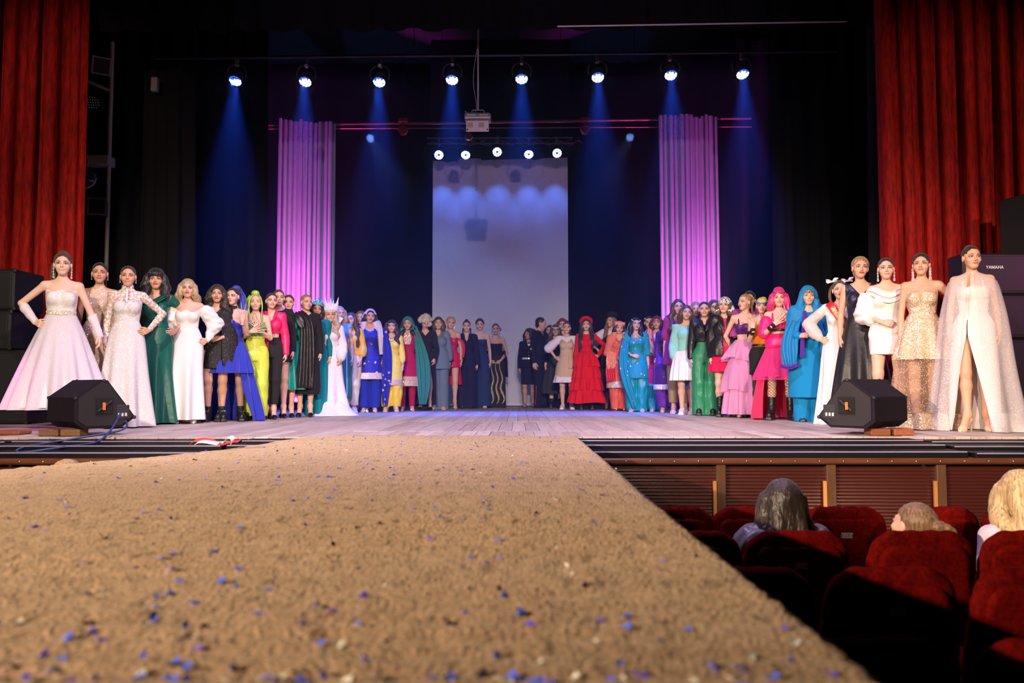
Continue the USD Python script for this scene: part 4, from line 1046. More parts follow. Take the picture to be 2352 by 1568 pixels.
# ------------------------------------------------------------------ pit rail, steps, runway
brown = wood('rail_wood', (.07, .022, .008), (.14, .046, .018), .38, (2, 14, 14))
post_mat = wood('post_wood', (.06, .024, .010), (.11, .046, .02), .5, (14, 14, 2))
bolt_mat = colmat((.6, .55, .5), .3, 'bolt', 1.0)
panel_mat = mat('corrugated_panel', {'p': ('principled_bsdf', {'base_color': (.05, .011, .008), 'roughness': .22, 'specular_ior_level': .7})}, [])
stair_black = colmat((.005, .0045, .008), .55, 'stair_black', spec=.12); nosing_mat = colmat((.30, .27, .36), .35, 'nosing', .15)
pit = thing('pit_barrier', 'brown wooden barrier with corrugated panels along the stage front', 'barrier', (0, 0, 0))
for x0, x1, sgn in ((-8.6, -1.9, 0), (.56, 8.6, 1)):
    obj('rail', box(x0, x1, 5.84, 6.05, .86, .905, .012), brown, pit)
    xs = np.arange(x0 + .05, x1, .175); obj('rail_bolts', join(*[trimesh.creation.icosphere(1, .006).apply_translation((x, 5.838, .884)) for x in xs]), bolt_mat, pit, kind='stuff')
    P = [x0] + list(np.arange(1.48, 8.6, .80) if sgn else np.arange(-8.2, -1.9, .80)) + [x1]
    for a, b in zip(P[:-1], P[1:]):
        if b - a < .15: continue
        zz = np.linspace(.84, -.1, 150); yy = 5.90 + .004 * np.cos(zz / .0125 * 2 * math.pi * .5)
        v = np.stack([np.stack([0 * zz + a + .03, yy, zz], 1), np.stack([0 * zz + b - .03, yy, zz], 1)], 1); n2 = np.zeros_like(v); n2[..., 1] = -1
        obj('panel', sheet(v, n2, .004), panel_mat, pit, True)
    for a in P[1:-1]:
        obj('post', box(a - .035, a + .035, 5.86, 5.93, HALL, .86, .006), post_mat, pit)
        obj('batten', box(a - .062, a - .036, 5.852, 5.878, .1, .74, .004), wood('batten_wood', (.35, .14, .04), (.55, .24, .07), .5, (14, 14, 2)), pit)
def flight(x0, x1, label, dy=0.0, dz=0.0):
    t = thing('apron_steps', label, 'steps', (0, 0, 0))
    ed = [(6.86, 1.0), (6.53, .975), (6.20, .947), (5.90, .918)]
    for i in range(3):
        (ya, za), (yb, zb) = ed[i], ed[i + 1]
        obj('tread', box(x0, x1, yb + dy, ya + dy + .05, za - .026 + dz - .02, za - .003 + dz - (.012 if i == 0 else 0), .004), stair_black, t)
        obj('nosing', box(x0 + .01, x1 - .01, yb + dy - .006, yb + dy + .006, za - .010 + dz - (.012 if i == 0 else 0), za + dz - (.012 if i == 0 else 0), .003), nosing_mat, t)
        obj('riser', box(x0, x1, yb + dy + .004, yb + dy + .03, zb - .06 + dz, za - .028 + dz, .003), stair_black, t)
flight(-8.5, -4.20, 'black stage-front steps at the far left end of the apron', 0, -.004)
flight(-4.16, -2.30, 'black stage-front steps with silver edges under the left wedge speaker')
flight(-2.27, -1.45, 'short black stage-front steps beside the left edge of the carpet', 0, .004)
flight(.50, 3.30, 'long black stage-front steps right of the carpet runway', 0, .004)
flight(3.34, 8.5, 'black stage-front steps at the right end of the apron', -.02, -.006)
struct('trim_1', box(-9, 9, 6.70, 6.86, HALL, .93), black_wall)

# runway: podium and carpet
outl = [(-1.45, 6.83), (-1.76, 6.46), (-1.92, 5.75), (-2.06, 5.03), (-2.38, 4.55), (-2.61, 4.02), (-2.95, 3.4), (-3.1, 2.2), (-3.1, .15), (.56, .15), (.535, 1.2), (.52, 2.0), (.51, 3.1), (.51, 5.0), (.505, 6.83)]
pod = Polygon([(x * .985 - .004 if x < 0 else x - .02, y if y < 6.7 else 6.68) for x, y in outl])
struct('runway_podium', prism(list(pod.exterior.coords)[:-1], 2, HALL, FLOOR - .035), black_wall, label=None)
carpet_mat = mat('tan_carpet', {'g': ('geometry', {}), 'sp': ('separate_xyz', {}),
    'v': ('voronoi_texture', {'scale': 95., 'randomness': .8}), 'mpr': ('mapping', {'scale': (1.2, 15, 1)}), 'rib': ('noise_texture', {'scale': 1., 'detail': 3.}), 'rr': ('rgb_ramp', {'ramp': [(.30, (.33, .222, .140)), (.58, (.385, .262, .168)), (.72, (.42, .285, .165))]}),
    'mp2': ('mapping', {'scale': (34, 8, 1)}), 'w': ('noise_texture', {'scale': 1., 'detail': 1.5}), 'wr': ('rgb_ramp', {'ramp': [(.62, (1, 1, 1)), (.70, (.32, .26, .24))]}), 'n3': ('noise_texture', {'scale': 85., 'detail': 4.}), 'nr': ('rgb_ramp', {'ramp': [(.3, (.60, .56, .50)), (.7, (1.25, 1.25, 1.25))]}),
    'm1': ('mix', {'mix_type': 'multiply', 'fac': 1.}), 'm2': ('mix', {'mix_type': 'multiply', 'fac': 1.}), 'ad': ('math', {'math_type': 'subtract'}), 'b': ('bump', {'strength': .6, 'distance': .007}), 'p': ('principled_bsdf', {'roughness': .95, 'specular_ior_level': .1, 'sheen_weight': .25, 'sheen_tint': (1, .85, .6)})},
    [('g.position', 'v.vector'), ('g.position', 'mpr.vector'), ('mpr.vector', 'rib.vector'), ('rib.fac', 'rr.fac'), ('g.position', 'mp2.vector'), ('mp2.vector', 'w.vector'), ('w.fac', 'wr.fac'), ('g.position', 'n3.vector'), ('n3.fac', 'nr.fac'),
     ('rr.color', 'm1.color1'), ('wr.color', 'm1.color2'), ('m1.color', 'm2.color1'), ('nr.color', 'm2.color2'), ('m2.color', 'p.base_color'), ('n3.fac', 'ad.value1'), ('v.distance', 'ad.value2'), ('ad.value', 'b.height'), ('b.normal', 'p.normal')])
Y = np.concatenate([np.linspace(.15, .8, 20), np.linspace(.83, 2.6, 190), np.linspace(2.62, 6.83, 110)]); O = np.array(outl)
Lx = np.interp(Y, O[:9, 1][::-1], O[:9, 0][::-1]); Rx = np.interp(Y, O[9:, 1], O[9:, 0])
U = np.concatenate([np.linspace(0, .45, 36), np.linspace(.458, 1, 124)])
XX = Lx[:, None] + (Rx - Lx)[:, None] * U; YY = np.repeat(Y[:, None], len(U), 1)
pp = np.stack([XX, YY, 0 * XX], -1)
ZZ = FLOOR + .012 + .010 * (meshkit.fbm(pp * (7, 9, 1), 3, 3) - .5) + .0055 * (meshkit.noise(pp * (60, 48, 1), 8) - .5) + .030 * (meshkit.fbm(pp * (.9, 1.4, 1), 2, 5) - .5) * np.clip((-pp[..., 0] - .6) / 1.5, 0, 1)
ZZ += .004 * np.cos(pp[..., 1] * 2 * math.pi / .085) * np.clip(meshkit.noise(pp * (1.1, 5, 1), 11) * 2 - .6, 0, 1)
edge = np.minimum((XX - Lx[:, None]), (Rx[:, None] - XX)); ZZ -= .05 * np.clip(1 - edge / .045, 0, 1)**2
ZZ -= .012 * np.clip((YY - 6.4) / .4, 0, 1)
vv = np.stack([XX, YY, ZZ], -1); nn = np.zeros_like(vv); nn[..., 2] = 1
obj('carpet_runway', sheet(vv[::-1], nn, .02), carpet_mat, None, True, label='tan looped carpet covering the runway in the foreground', category='carpet')
# ------------------------------------------------------------------ confetti on the carpet
rng = np.random.default_rng(77)
def carpet_z(x, y):
    i = np.searchsorted(Y, y); i = min(max(i, 1), len(Y) - 1)
    j = min(max(np.searchsorted(XX[i], x), 1), len(U) - 1); return max(ZZ[i, j], ZZ[i, j - 1], ZZ[i - 1, j]) + .010
conf_m = {'blue': colmat((.08, .17, 1.0), .25, 'foil', .0, spec=.9, coat=.8), 'violet': colmat((.12, .07, .90), .3, 'foil', .1), 'silver': colmat((.95, .98, .85), .15, 'foil', .3), 'dark': colmat((.02, .012, .03), .5, 'foil')}
conf_text = {'blue': ('shiny blue foil confetti flake lying on the tan carpet', 'blue confetti flakes on the carpet'), 'violet': ('violet foil confetti flake lying on the tan carpet', 'violet confetti flakes on the carpet'),
             'silver': ('silvery white foil confetti flake glinting on the tan carpet', 'silver confetti flakes on the carpet'), 'dark': ('dark folded confetti scrap lying on the tan carpet', 'dark confetti scraps on the carpet')}
protos = {}
def flake(w, l, m, y, x):
    s = np.stack([np.array([(-w, -l, 0), (0, -l, .0015), (w, -l, .003)]), np.array([(-w, 0, .002), (0, 0, .0), (w, 0, .001)]), np.array([(-w, l, .004), (0, l, .002), (w, l, 0)])]).astype(float)
    nn = np.zeros_like(s); nn[..., 2] = 1
    return sheet(s, nn, .0009)
for kind in conf_m: pass
n_conf = 0
for i in range(900):
    y = 1.12 + 5.4 * rng.random()**2.6; x = rng.uniform(max(-2.6, -.72 * y - .05), .49)
    if x < np.interp(y, O[:9, 1][::-1], O[:9, 0][::-1]) + .05: continue
    if rng.random() > .30 + .7 * np.exp(-((x + .25 * y) / (.35 * y + .1))**2): continue
    kind = rng.choice(['blue', 'violet', 'silver', 'dark'], p=[.48, .20, .16, .16])
    if n_conf >= 285: break
    n_conf += 1
    loc = (x, y, carpet_z(x, y)); a = rng.uniform(0, 360)
    x_ = UsdGeom.Xform.Define(stage, free('/World/confetti'))
    x_.AddTranslateOp().Set(Gf.Vec3d(*map(float, loc))); x_.AddRotateZOp().Set(float(a)); x_.AddRotateXOp().Set(float(rng.normal(0, 22) + 8)); x_.AddScaleOp().Set(Gf.Vec3f(*[float(rng.uniform(1.0, 1.75))] * 3))
    data(x_.GetPrim(), conf_text[kind][0], 'confetti', conf_text[kind][1])
    if kind not in protos:
        protos[kind] = x_.GetPrim(); obj('foil', flake(.0030, .0062, 0, 0, 0), conf_m[kind], x_.GetPrim())
    else:
        x_.GetPrim().GetReferences().AddInternalReference(protos[kind].GetPath()); x_.GetPrim().SetInstanceable(True)

# ------------------------------------------------------------------ stage lights
lamp_black = colmat((.016, .016, .019), .45, 'lamp_black'); steel = colmat((.35, .33, .32), .4, 'steel', .8)
lens_on = mat('led_lit', {'e': ('emission', {'color': (.42, .55, 1.0), 'strength': 26.})}, [], 'e.emission')
lens_dim = mat('led_dim', {'e': ('emission', {'color': (.03, .12, .9), 'strength': 1.6})}, [], 'e.emission')
def ringpts(): return [(0, 0)] + [(.040 * math.cos(a), .040 * math.sin(a)) for a in np.arange(6) * math.pi / 3] + [(.076 * math.cos(a), .076 * math.sin(a)) for a in np.arange(12) * math.pi / 6 + .2]
def stage_lamp(p, tgt, label, r=.105, power=1500, cone=14., dark_rows=.02, pipe_z=None, lens='lit', sc=1.0):
    t = thing('stage_light', label, 'stage light', p)
    d = unit(np.asarray(tgt, float) - p); u = unit(np.cross(d, V(0, 0, 1))); w = np.cross(u, d)
    M = np.stack([u, w, d], 1)
    def loc(q): return np.asarray(q, float) @ M.T
    prof = [(.0, -.17), (.055, -.17), (.085, -.13), (.10, -.04), (r, -.02), (r, .012), (r - .012, .012), (r - .014, .0), (0, .0)]
    m = trimesh.creation.revolve(np.array(prof), sections=28); obj('housing', (loc(m.vertices), m.faces), lamp_black, t, 35)
    for i, (a, b) in enumerate(ringpts()):
        if i == 0: continue
        e = trimesh.creation.cylinder(radius=.0155, height=.008, sections=12); v = np.array(e.vertices) + (a * 1.04, b * 1.04, .006)
        # the beam's upper row of diodes faces away and reads dim
        obj('diode', (loc(v), e.faces), lens_dim if b > dark_rows + .03 else lens_on, t)
    arm = [V(-.125, .0, -.06), V(-.13, 0, -.06), V(-.13, 0, .0)]
    yk = [p_ for p_ in (np.array([(-.128, 0, 0), (-.132, 0, .14), (-.09, 0, .19), (.09, 0, .19), (.132, 0, .14), (.128, 0, 0)]))]
    off = loc((0, 0, -.06))
    obj('yoke', tube_mesh(spline(np.array(yk), 20) + off, .011, 8), lamp_black, t, True)
    obj('clamp', box(-.025, .025, -.03, .03, .18 + off[2], .375, .006).apply_translation((off[0], off[1], 0)), steel, t)
    return t
nth = ['first', 'second', 'third', 'fourth', 'fifth', 'sixth', 'seventh', 'eighth']
front_x = [(-4.35, 6.14, .055), (-3.27, 6.12, .02), (-2.13, 6.11, .02), (-1.01, 6.14, .01), (.06, 6.15, .01), (1.23, 6.17, .01), (2.35, 6.20, .01), (3.45, 6.21, .01)]
for i, (x, z, dk) in enumerate(front_x):
    tx = x * 1.12 - .05
    stage_lamp(np.array((x, 12.0, z)), (tx, 9.3, 1.6), f'lit blue stage light, {nth[i]} from the left in the front row of eight', r=.105, dark_rows=dk if i else -.01)
    p0 = np.array((x, 12.0, z)); d0 = unit(np.array((x + .32 * (x + .4) * .25, 12.7, 1.0)) - p0)
    spot(f'front_beam_{i}', p0 + unit(np.array((tx, 9.3, 1.6)) - p0) * .055, p0 + d0 * 5, (.02, .11, 1.0), 12500, 19, 1.0, .06)
lp = thing('lighting_pipe', 'black pipe that carries the front row of eight blue lights', 'pipe', (0, 12.0, 0)); obj('tube', cyl((-5.6, 0, 6.49), (4.9, 0, 6.56), .024, 10), lamp_black, lp, True)
for x in (-5.0, -1.6, 1.8, 4.6): obj('hanger', cyl((x, 0, 6.5), (x, 0, 9.0), .006, 6), lamp_black, lp, True)
back_x = [(-1.65, 6.26), (-1.09, 6.26), (-.43, 6.32), (.23, 6.27), (.82, 6.29)]
for i, (x, z) in enumerate(back_x):
    stage_lamp(np.array((x, 16.4, z)), (x, 8.0 if i in (0, 2, 4) else 11.5, 1.4), f'lit blue stage light, {nth[i]} from the left in the rear row of five', r=.105, dark_rows=.2)
    p0 = np.array((x, 16.4, z)); d0 = unit(np.array((x, 17.2, 5.35)) - p0)
    spot(f'rear_beam_{i}', p0 + d0 * .09 + V(0, .02, 0), p0 + d0 * 5, (.08, .22, 1.0), 900, 24, 1.0, .04)
# the rear truss: two chords, lattice, cables
tr = thing('lighting_truss', 'thin lattice truss with loose cables above the five rear lights', 'truss', (0, 16.4, 0))
truss_m = colmat((.16, .13, .14), .4, 'truss_metal', .6)
for nm, (y_, z_) in (('chord', (0, 6.62)), ('chord', (.16, 6.56)), ('chord', (-.0, 6.50))):
    obj(nm, cyl((-1.9, y_, z_), (1.15, y_, z_), .014, 8), truss_m, tr, True)
for i, x in enumerate(np.arange(-1.85, 1.1, .2)):
    obj('brace', cyl((x, 0, 6.50 + .12 * (i % 2)), (x + .2, 0, 6.62 - .12 * (i % 2)), .008, 6), truss_m, tr, True)
for x in (-1.6, .9): obj('hanger', cyl((x, 0, 6.6), (x, 0, 9.0), .005, 6), lamp_black, tr, True)
for sd in range(5):
    r2 = np.random.default_rng(sd); xs = np.linspace(-1.5 + .5 * sd, -1.0 + .5 * sd + .35, 7)
    obj('cable', tube_mesh(spline(np.stack([xs, -.03 + 0 * xs, 6.56 - .10 * np.abs(np.sin(np.linspace(0, 3.1 + sd, 7))) + r2.normal(0, .012, 7)], 1), 24), .006, 6), colmat((.22, .18, .20), .5, 'cable_grey'), tr, True)
for x in (-4.2, -.9, .6, 3.8): pass
# the reddish bar over the columns
bar = thing('curtain_bar', 'reddish double pipe bar across the stage above the white columns', 'pipe', (0, 15.7, 0))
red_m = colmat((.30, .045, .05), .45, 'red_oxide', .2)
obj('upper_pipe', cyl((-5.37, 0, 6.66), (4.67, 0, 6.78), .032, 12), red_m, bar, True)
obj('lower_pipe', cyl((-5.37, -.02, 6.59), (4.67, -.02, 6.60), .014, 8), red_m, bar, True)
for x in (-2.3, 1.35):
    obj('clamp', box(x - .10, x + .10, -.05, .05, 6.71, 6.80, .01), red_m, bar); obj('hanger', cyl((x, 0, 6.74), (x, 0, 6.54), .03, 8), red_m, bar, True)
    obj('pulley', join(cyl((x, -.05, 6.55), (x, .05, 6.55), .085, 18), box(x - .10, x + .10, -.04, .04, 6.54, 6.62, .01)), red_m, bar)
for x in (-5.0, -2.3, 1.35, 4.4): obj('wire', cyl((x, 0, 6.7), (x, 0, 9.0), .004, 6), lamp_black, bar, True)
m2 = thing('bar_motor', 'small round reddish pulley hanging under the pipe bar', 'pulley', (-.98, 15.68, 6.42))
obj('wheel', cyl((0, -.05, 0), (0, .05, 0), .075, 20), red_m, m2, 30); obj('hook', cyl((0, 0, .05), (-.12, 0, .17), .016, 8), red_m, m2, True)

# ------------------------------------------------------------------ projector on a pole
pj = thing('projector', 'pale projector hanging on a thin pole at the centre of the stage', 'projector', (-.585, 11.4, 5.32))
cream = colmat((.62, .55, .53), .45, 'projector_cream'); pgrey = colmat((.22, .20, .21), .5, 'projector_grey')
tilt = rotm(0, -14, 0)
def tl(m): v = np.array(m.vertices) @ tilt.T; return trimesh.Trimesh(v, m.faces, process=False)
obj('body', tl(box(-.19, .19, -.02, .34, -.045, .085, .02)), pgrey, pj)
obj('front_band', tl(box(-.185, .185, -.05, -.015, .0, .03, .008)), cream, pj)
obj('lower_face', tl(box(-.165, .165, -.06, -.02, -.185, -.03, .006)), cream, pj)
for x in (-.11, .05): obj('vent', tl(box(x - .035, x + .045, -.064, -.055, -.125, -.06, .003)), colmat((.42, .34, .30), .7, 'vent_tan'), pj)
for x in (-.145, .145): obj('screw', tl(trimesh.creation.icosphere(2, .011).apply_translation((x, -.063, -.155))), lamp_black, pj, True)
for x in (-.09, .09): obj('top_slot', tl(box(x - .065, x + .065, -.027, -.015, .045, .062, .003)), cream, pj)
fr = [V(-.09, .12, .06), V(-.09, .12, .17), V(.09, .12, .17), V(.09, .12, .06)]
obj('bracket', tube_mesh(np.array([fr[0], fr[1] - V(0, 0, .015), fr[1] + V(.015, 0, 0), fr[2] - V(.015, 0, 0), fr[2] - V(0, 0, .015), fr[3]]), .009, 8), steel, pj, True)
obj('pole', cyl((0, .12, .165), (0, .12, 3.68), .012, 10), colmat((.50, .44, .40), .4, 'pole_metal', .4), pj, True)
obj('cable', tube_mesh(spline([V(-.01, .11, 1.6), V(-.045, .11, .9), V(-.055, .11, .45), V(-.02, .11, .2), V(-.05, .05, .10)], 30), .006, 6), colmat((.25, .22, .25), .5, 'cable_grey2'), pj, True)
for k, (x, z) in enumerate(((-.24, .12), (-.20, .085))): obj('plug', tube_mesh([V(-.13, .05, .10), V(-.19, .02, z)], .008, 6), steel, pj, True)

# ------------------------------------------------------------------ lamp ladder in the left wing
lad = thing('lamp_ladder', 'pale pipe ladder with dark lamps in the left wing by the red curtain', 'lamp ladder', (0, 12.0, 0))
pipe_c = colmat((.46, .40, .36), .5, 'ladder_pipe', .1)
obj('rail', cyl((-6.27, 0, 3.2), (-6.27, 0, 6.75), .032, 10), pipe_c, lad, True); obj('rail', cyl((-6.85, 0, 3.2), (-6.85, 0, 6.75), .032, 10), pipe_c, lad, True)
obj('rail_foot', cyl((-6.27, 0, 1.0), (-6.27, 0, 3.2), .03, 10), lamp_black, lad, True)
obj('rung', cyl((-6.85, 0, 6.24), (-6.27, 0, 5.98), .030, 10), pipe_c, lad, True); obj('shelf', box(-6.9, -6.22, -.12, .10, 4.80, 4.95, .01), pipe_c, lad)
def flood(x, y, z, yaw, pitch, label, lit=False):
    t = thing('flood_lamp', label, 'lamp', (x, y, z)); M = rotm(yaw, pitch, 0)
    f = lambda m: trimesh.Trimesh(np.array(m.vertices) @ M.T, m.faces, process=False)
    obj('case', f(box(-.12, .12, -.02, .24, -.13, .13, .02)), lamp_black, t)
    obj('frame', f(join(box(-.13, .13, -.045, -.02, .11, .13), box(-.13, .13, -.045, -.02, -.13, -.11), box(-.13, -.11, -.045, -.02, -.11, .11), box(.11, .13, -.045, -.02, -.11, .11))), colmat((.12, .10, .10), .4, 'lamp_frame'), t)
    obj('filter', f(box(-.11, .11, -.030, -.022, -.11, .11)), colmat((.03, .008, .012), .5, 'lamp_filter', spec=.1), t)
flood(-6.30, 11.75, 6.28, 35, -25, 'boxy dark flood lamp at the top of the left lamp ladder')
flood(-6.30, 11.75, 4.12, 20, 0, 'boxy dark flood lamp at the foot of the left lamp ladder')
pr = thing('par_lamp', 'unlit black par lamp with rows of diodes on the left lamp ladder', 'lamp', (-6.42, 11.75, 5.72))
m = trimesh.creation.revolve(np.array([(0, -.17), (.09, -.16), (.14, 0), (.14, .03), (.125, .03), (.12, .015), (0, .015)]), sections=26); Mx = rotm(10, -40, 0); v = np.array(m.vertices)[:, [0, 2, 1]] * (1, -1, 1)
obj('housing', (v @ Mx.T, m.faces[:, ::-1]), lamp_black, pr, 35)
for a in np.linspace(-.08, .08, 5):
    for b in np.linspace(-.09, .09, 6):
        if a * a + b * b < .0125: obj('diode', trimesh.creation.icosphere(1, .010).apply_translation((b, -.022, a)).apply_transform(np.block([[Mx, np.zeros((3, 1))], [np.zeros((1, 3)), np.ones((1, 1))]])), colmat((.65, .6, .6), .2, 'diode_glass'), pr)
mv = thing('round_lamp', 'round dark lamp head under the shelf of the left lamp ladder', 'lamp', (-6.46, 11.75, 4.55))
obj('head', trimesh.creation.icosphere(3, .17).apply_scale([1, .9, 1]), colmat((.012, .014, .03), .18, 'lamp_gloss'), mv, True); obj('rim', tube_mesh([V(.17 * math.cos(a) * .9, -.05, .17 * math.sin(a) * .9) for a in np.linspace(math.pi, 2 * math.pi, 16)], .016, 8), pipe_c, mv, True)
obj('hook', cyl((0, 0, .15), (0, 0, .27), .014, 8), steel, mv, True)
ex = thing('exit_box', 'small pale box high on the black wing curtain at left', 'box', (-5.62, 12.06, 6.05))
obj('case', box(-.05, .05, -.04, .04, -.06, .16, .008), colmat((.20, .14, .17), .6, 'exit_case'), ex); obj('label_strip', box(-.045, .045, -.046, -.04, -.05, -.005), colmat((.12, .22, .15), .5, 'exit_green'), ex)

# ------------------------------------------------------------------ wedge speakers, blocks, cable
carpeted = mat('speaker_carpet', {'g': ('geometry', {}), 'n': ('noise_texture', {'scale': 160., 'detail': 3.}), 'r': ('rgb_ramp', {'ramp': [(.3, (.006, .004, .008)), (.75, (.022, .015, .025))]}), 'b': ('bump', {'strength': .4, 'distance': .004}), 'p': ('principled_bsdf', {'roughness': .9, 'specular_ior_level': .2})},
    [('g.position', 'n.vector'), ('n.fac', 'r.fac'), ('r.color', 'p.base_color'), ('n.fac', 'b.height'), ('b.normal', 'p.normal')])
def wedge(loc, rz, label, flip, orange_at):
    """Side profile in (y, z), front baffle away from the camera; the open end plate shows handle, connector plate and stickers."""
    t = thing('wedge_speaker', label, 'loudspeaker', loc, rz)
    W = .30; s = 1 if flip else -1
    prof = [(-.27, .06), (-.19, .0), (.13, .0), (.25, .09), (.0, .42), (-.06, .425), (-.27, .27)]
    body = prism(prof, 0, -W, W)
    obj('cabinet', body, carpeted, t)
    e = s * W
    o = .008 * s
    obj('end_plate', prism([(y_ * .90 + .002, z_ * .90 + .02) for y_, z_ in prof], 0, min(e, e + o), max(e, e + o)), colmat((.009, .007, .010), .6, 'end_plate'), t)
    obj('handle_cup', box(*sorted((e + o, e + o * 2.2)), -.10, .05, .12, .27, .004), colmat((.004, .004, .004), .9, 'cup'), t)
    obj('handle_bar', cyl((e + o * 3, -.08, .15), (e + o * 3, .03, .24), .011, 8), lamp_black, t, True)
    obj('sticker', box(*sorted((e + o * 3.6, e + o * 4.4)), -.05, -.025, .16, .225), colmat((.9, .16, .03), .5, 'orange_sticker'), t)
    obj('connector_plate', box(*sorted((e + o, e + o * 1.8)), .08, .19, .08, .20, .004), colmat((.03, .03, .035), .4, 'plate'), t)
    for k in range(3): obj('socket_label', box(*sorted((e + o * 1.8, e + o * 2.2)), .09 + .03 * k, .108 + .03 * k, .10, .13), colmat((.55, .52, .55), .5, 'sticker_white'), t)
    obj('grille', prism([(.235, .10), (.245, .108), (.022, .405), (.012, .397)], 0, -W + .03, W - .03), lamp_black, t)
    for x, y_, z_ in [(a, b, c) for a in (-W, W) for b, c in ((-.27, .27), (-.03, .425), (.25, .09))]: obj('corner', trimesh.creation.icosphere(1, .017).apply_translation((x * .985, y_ * .97, z_ * .975)), lamp_black, t)
    return t
wedge((-3.86, 7.22, 1.068), -40, 'black wedge speaker on wooden blocks at the left stage edge', True, 0)
wedge((3.08, 7.20, 1.065), 40, 'black wedge speaker on wooden blocks at the right stage edge', False, 0)
blk = wood('block_wood', (.12, .06, .03), (.24, .13, .06), .6)
blk2 = wood('block_wood_red', (.20, .05, .025), (.34, .11, .05), .6)
for i, (x, m_, lb) in enumerate(((-4.09, blk, 'dark wooden block under the left end of the left wedge speaker'), (-3.90, blk, 'wooden block with a yellowish face under the left wedge speaker'), (3.13, blk2, 'reddish wooden block under the right wedge speaker'), (3.33, blk2, 'reddish wooden block at the outer end of the right wedge speaker'))):
    obj('wood_block', box(x - .085, x + .085, 6.93, 7.08, FLOOR + .002, FLOOR + .062, .006), m_, None, label=lb, category='block')
obj('floor_block', box(-4.72, -4.45, 7.1, 7.3, FLOOR + .002, FLOOR + .04, .01), blk2, None, label='flat reddish wooden block on the boards at the far left', category='block')
C = spline([V(-3.50, 7.02, 1.20), V(-3.44, 6.80, 1.12), V(-3.42, 6.55, 1.0), V(-3.52, 6.2, .965), V(-3.74, 5.98, .94), V(-3.83, 6.1, .95), V(-3.74, 6.5, .99), V(-3.52, 6.72, 1.03), V(-3.40, 6.82, 1.06), V(-3.44, 6.98, 1.13)], 60)
obj('speaker_cable', tube_mesh(C, .009, 8), colmat((.03, .05, .16), .4, 'blue_cable'), None, True, label='dark blue cable looping from the left wedge speaker over the steps', category='cable')
rb = thing('ribbon', 'red and white crumpled ribbon lying at the left edge of the carpet', 'ribbon', (-2.02, 5.30, 1.045))
for k, (c, pts) in enumerate((((.75, .05, .04), [V(-.16, 0, 0), V(-.10, .02, .035), V(-.02, .04, .02), V(.04, 0, .0)]), ((.82, .82, .80), [V(-.12, -.02, .0), V(-.05, .0, .02), V(.05, .03, .012), V(.10, 0, .05), V(.13, -.02, .045), V(.12, 0, .01)]), ((.75, .05, .04), [V(.05, 0, .0), V(.12, .01, .02), V(.17, .0, .025)]))):
    v, f = ribbon_mesh(pts, (.03, .045, .04), (.15, .9, .35), folds=0, amp=0, thick=.002, n=18, m=3); obj('loop', (v, f), colmat(c, .45, 'ribbon'), rb, True)

# ------------------------------------------------------------------ PA loudspeakers at both sides
pa_black = colmat((.006, .0055, .007), .6, 'pa_black'); pa_grille = mat('pa_grille', {'g': ('geometry', {}), 'v': ('voronoi_texture', {'scale': 130., 'randomness': 0.}), 'r': ('rgb_ramp', {'ramp': [(.35, (.0015, .0015, .002)), (.5, (.009, .0085, .011))]}), 'p': ('principled_bsdf', {'roughness': .5})}, [('g.position', 'v.vector'), ('v.distance', 'r.fac'), ('r.color', 'p.base_color')])
def pa(x0, x1, y0, y1, z0, z1, label, text=None, face=0, rz=0):
    cx_, cy_ = (x0 + x1) / 2, (y0 + y1) / 2
    t = thing('loudspeaker', label, 'loudspeaker', (cx_, cy_, z0), rz); w, d, h = (x1 - x0) / 2, (y1 - y0) / 2, z1 - z0
    obj('cabinet', box(-w, w, -d, d, 0, h, .02), pa_black, t)
    obj('grille', box(-w + .035, w - .035, -d - .008, -d + .004, .035, h - .035, .004), pa_grille, t)
    for a, b in ((-1, 1), (1, 1), (-1, 0), (1, 0)): obj('corner', box(a * w - .02, a * w + .02, -d - .012, -d + .03, b * (h - .035) - .008, b * (h - .035) + .043, .01), lamp_black, t)
    if text:
        tm = meshkit.text_mesh(text, .033, .003, bold=True); v = np.array(tm.vertices); f = np.array(tm.faces)
        v = np.stack([v[:, 0] - .13, -d - .009 - v[:, 2], v[:, 1] + h * .62], 1)
        obj('lettering', (v, f[:, ::-1] if False else f), colmat((.62, .60, .64), .5, 'badge'), t, label='white lettering YAMAHA')
pa(-6.75, -5.85, 9.15, 9.75, 2.322, 2.80, 'upper black loudspeaker of the stack at the left edge')
pa(-6.75, -5.88, 9.15, 9.75, 1.862, 2.318, 'middle black loudspeaker of the stack at the left edge')
pa(-6.75, -5.66, 9.15, 9.75, 1.002, 1.858, 'wide black bass speaker at the foot of the left stack')
pa(5.04, 5.80, 9.0, 9.34, 2.462, 2.93, 'black loudspeaker with white lettering behind the woman in the cape', 'YAMAHA')
pa(5.06, 5.80, 9.0, 9.34, 1.962, 2.458, 'black loudspeaker in the middle of the right stack')
pa(5.06, 5.84, 9.0, 9.34, 1.002, 1.958, 'black bass speaker at the foot of the right stack')
pa(6.0, 6.6, 9.45, 9.9, 1.002, 3.72, 'tall black loudspeaker column at the far right edge', rz=18)

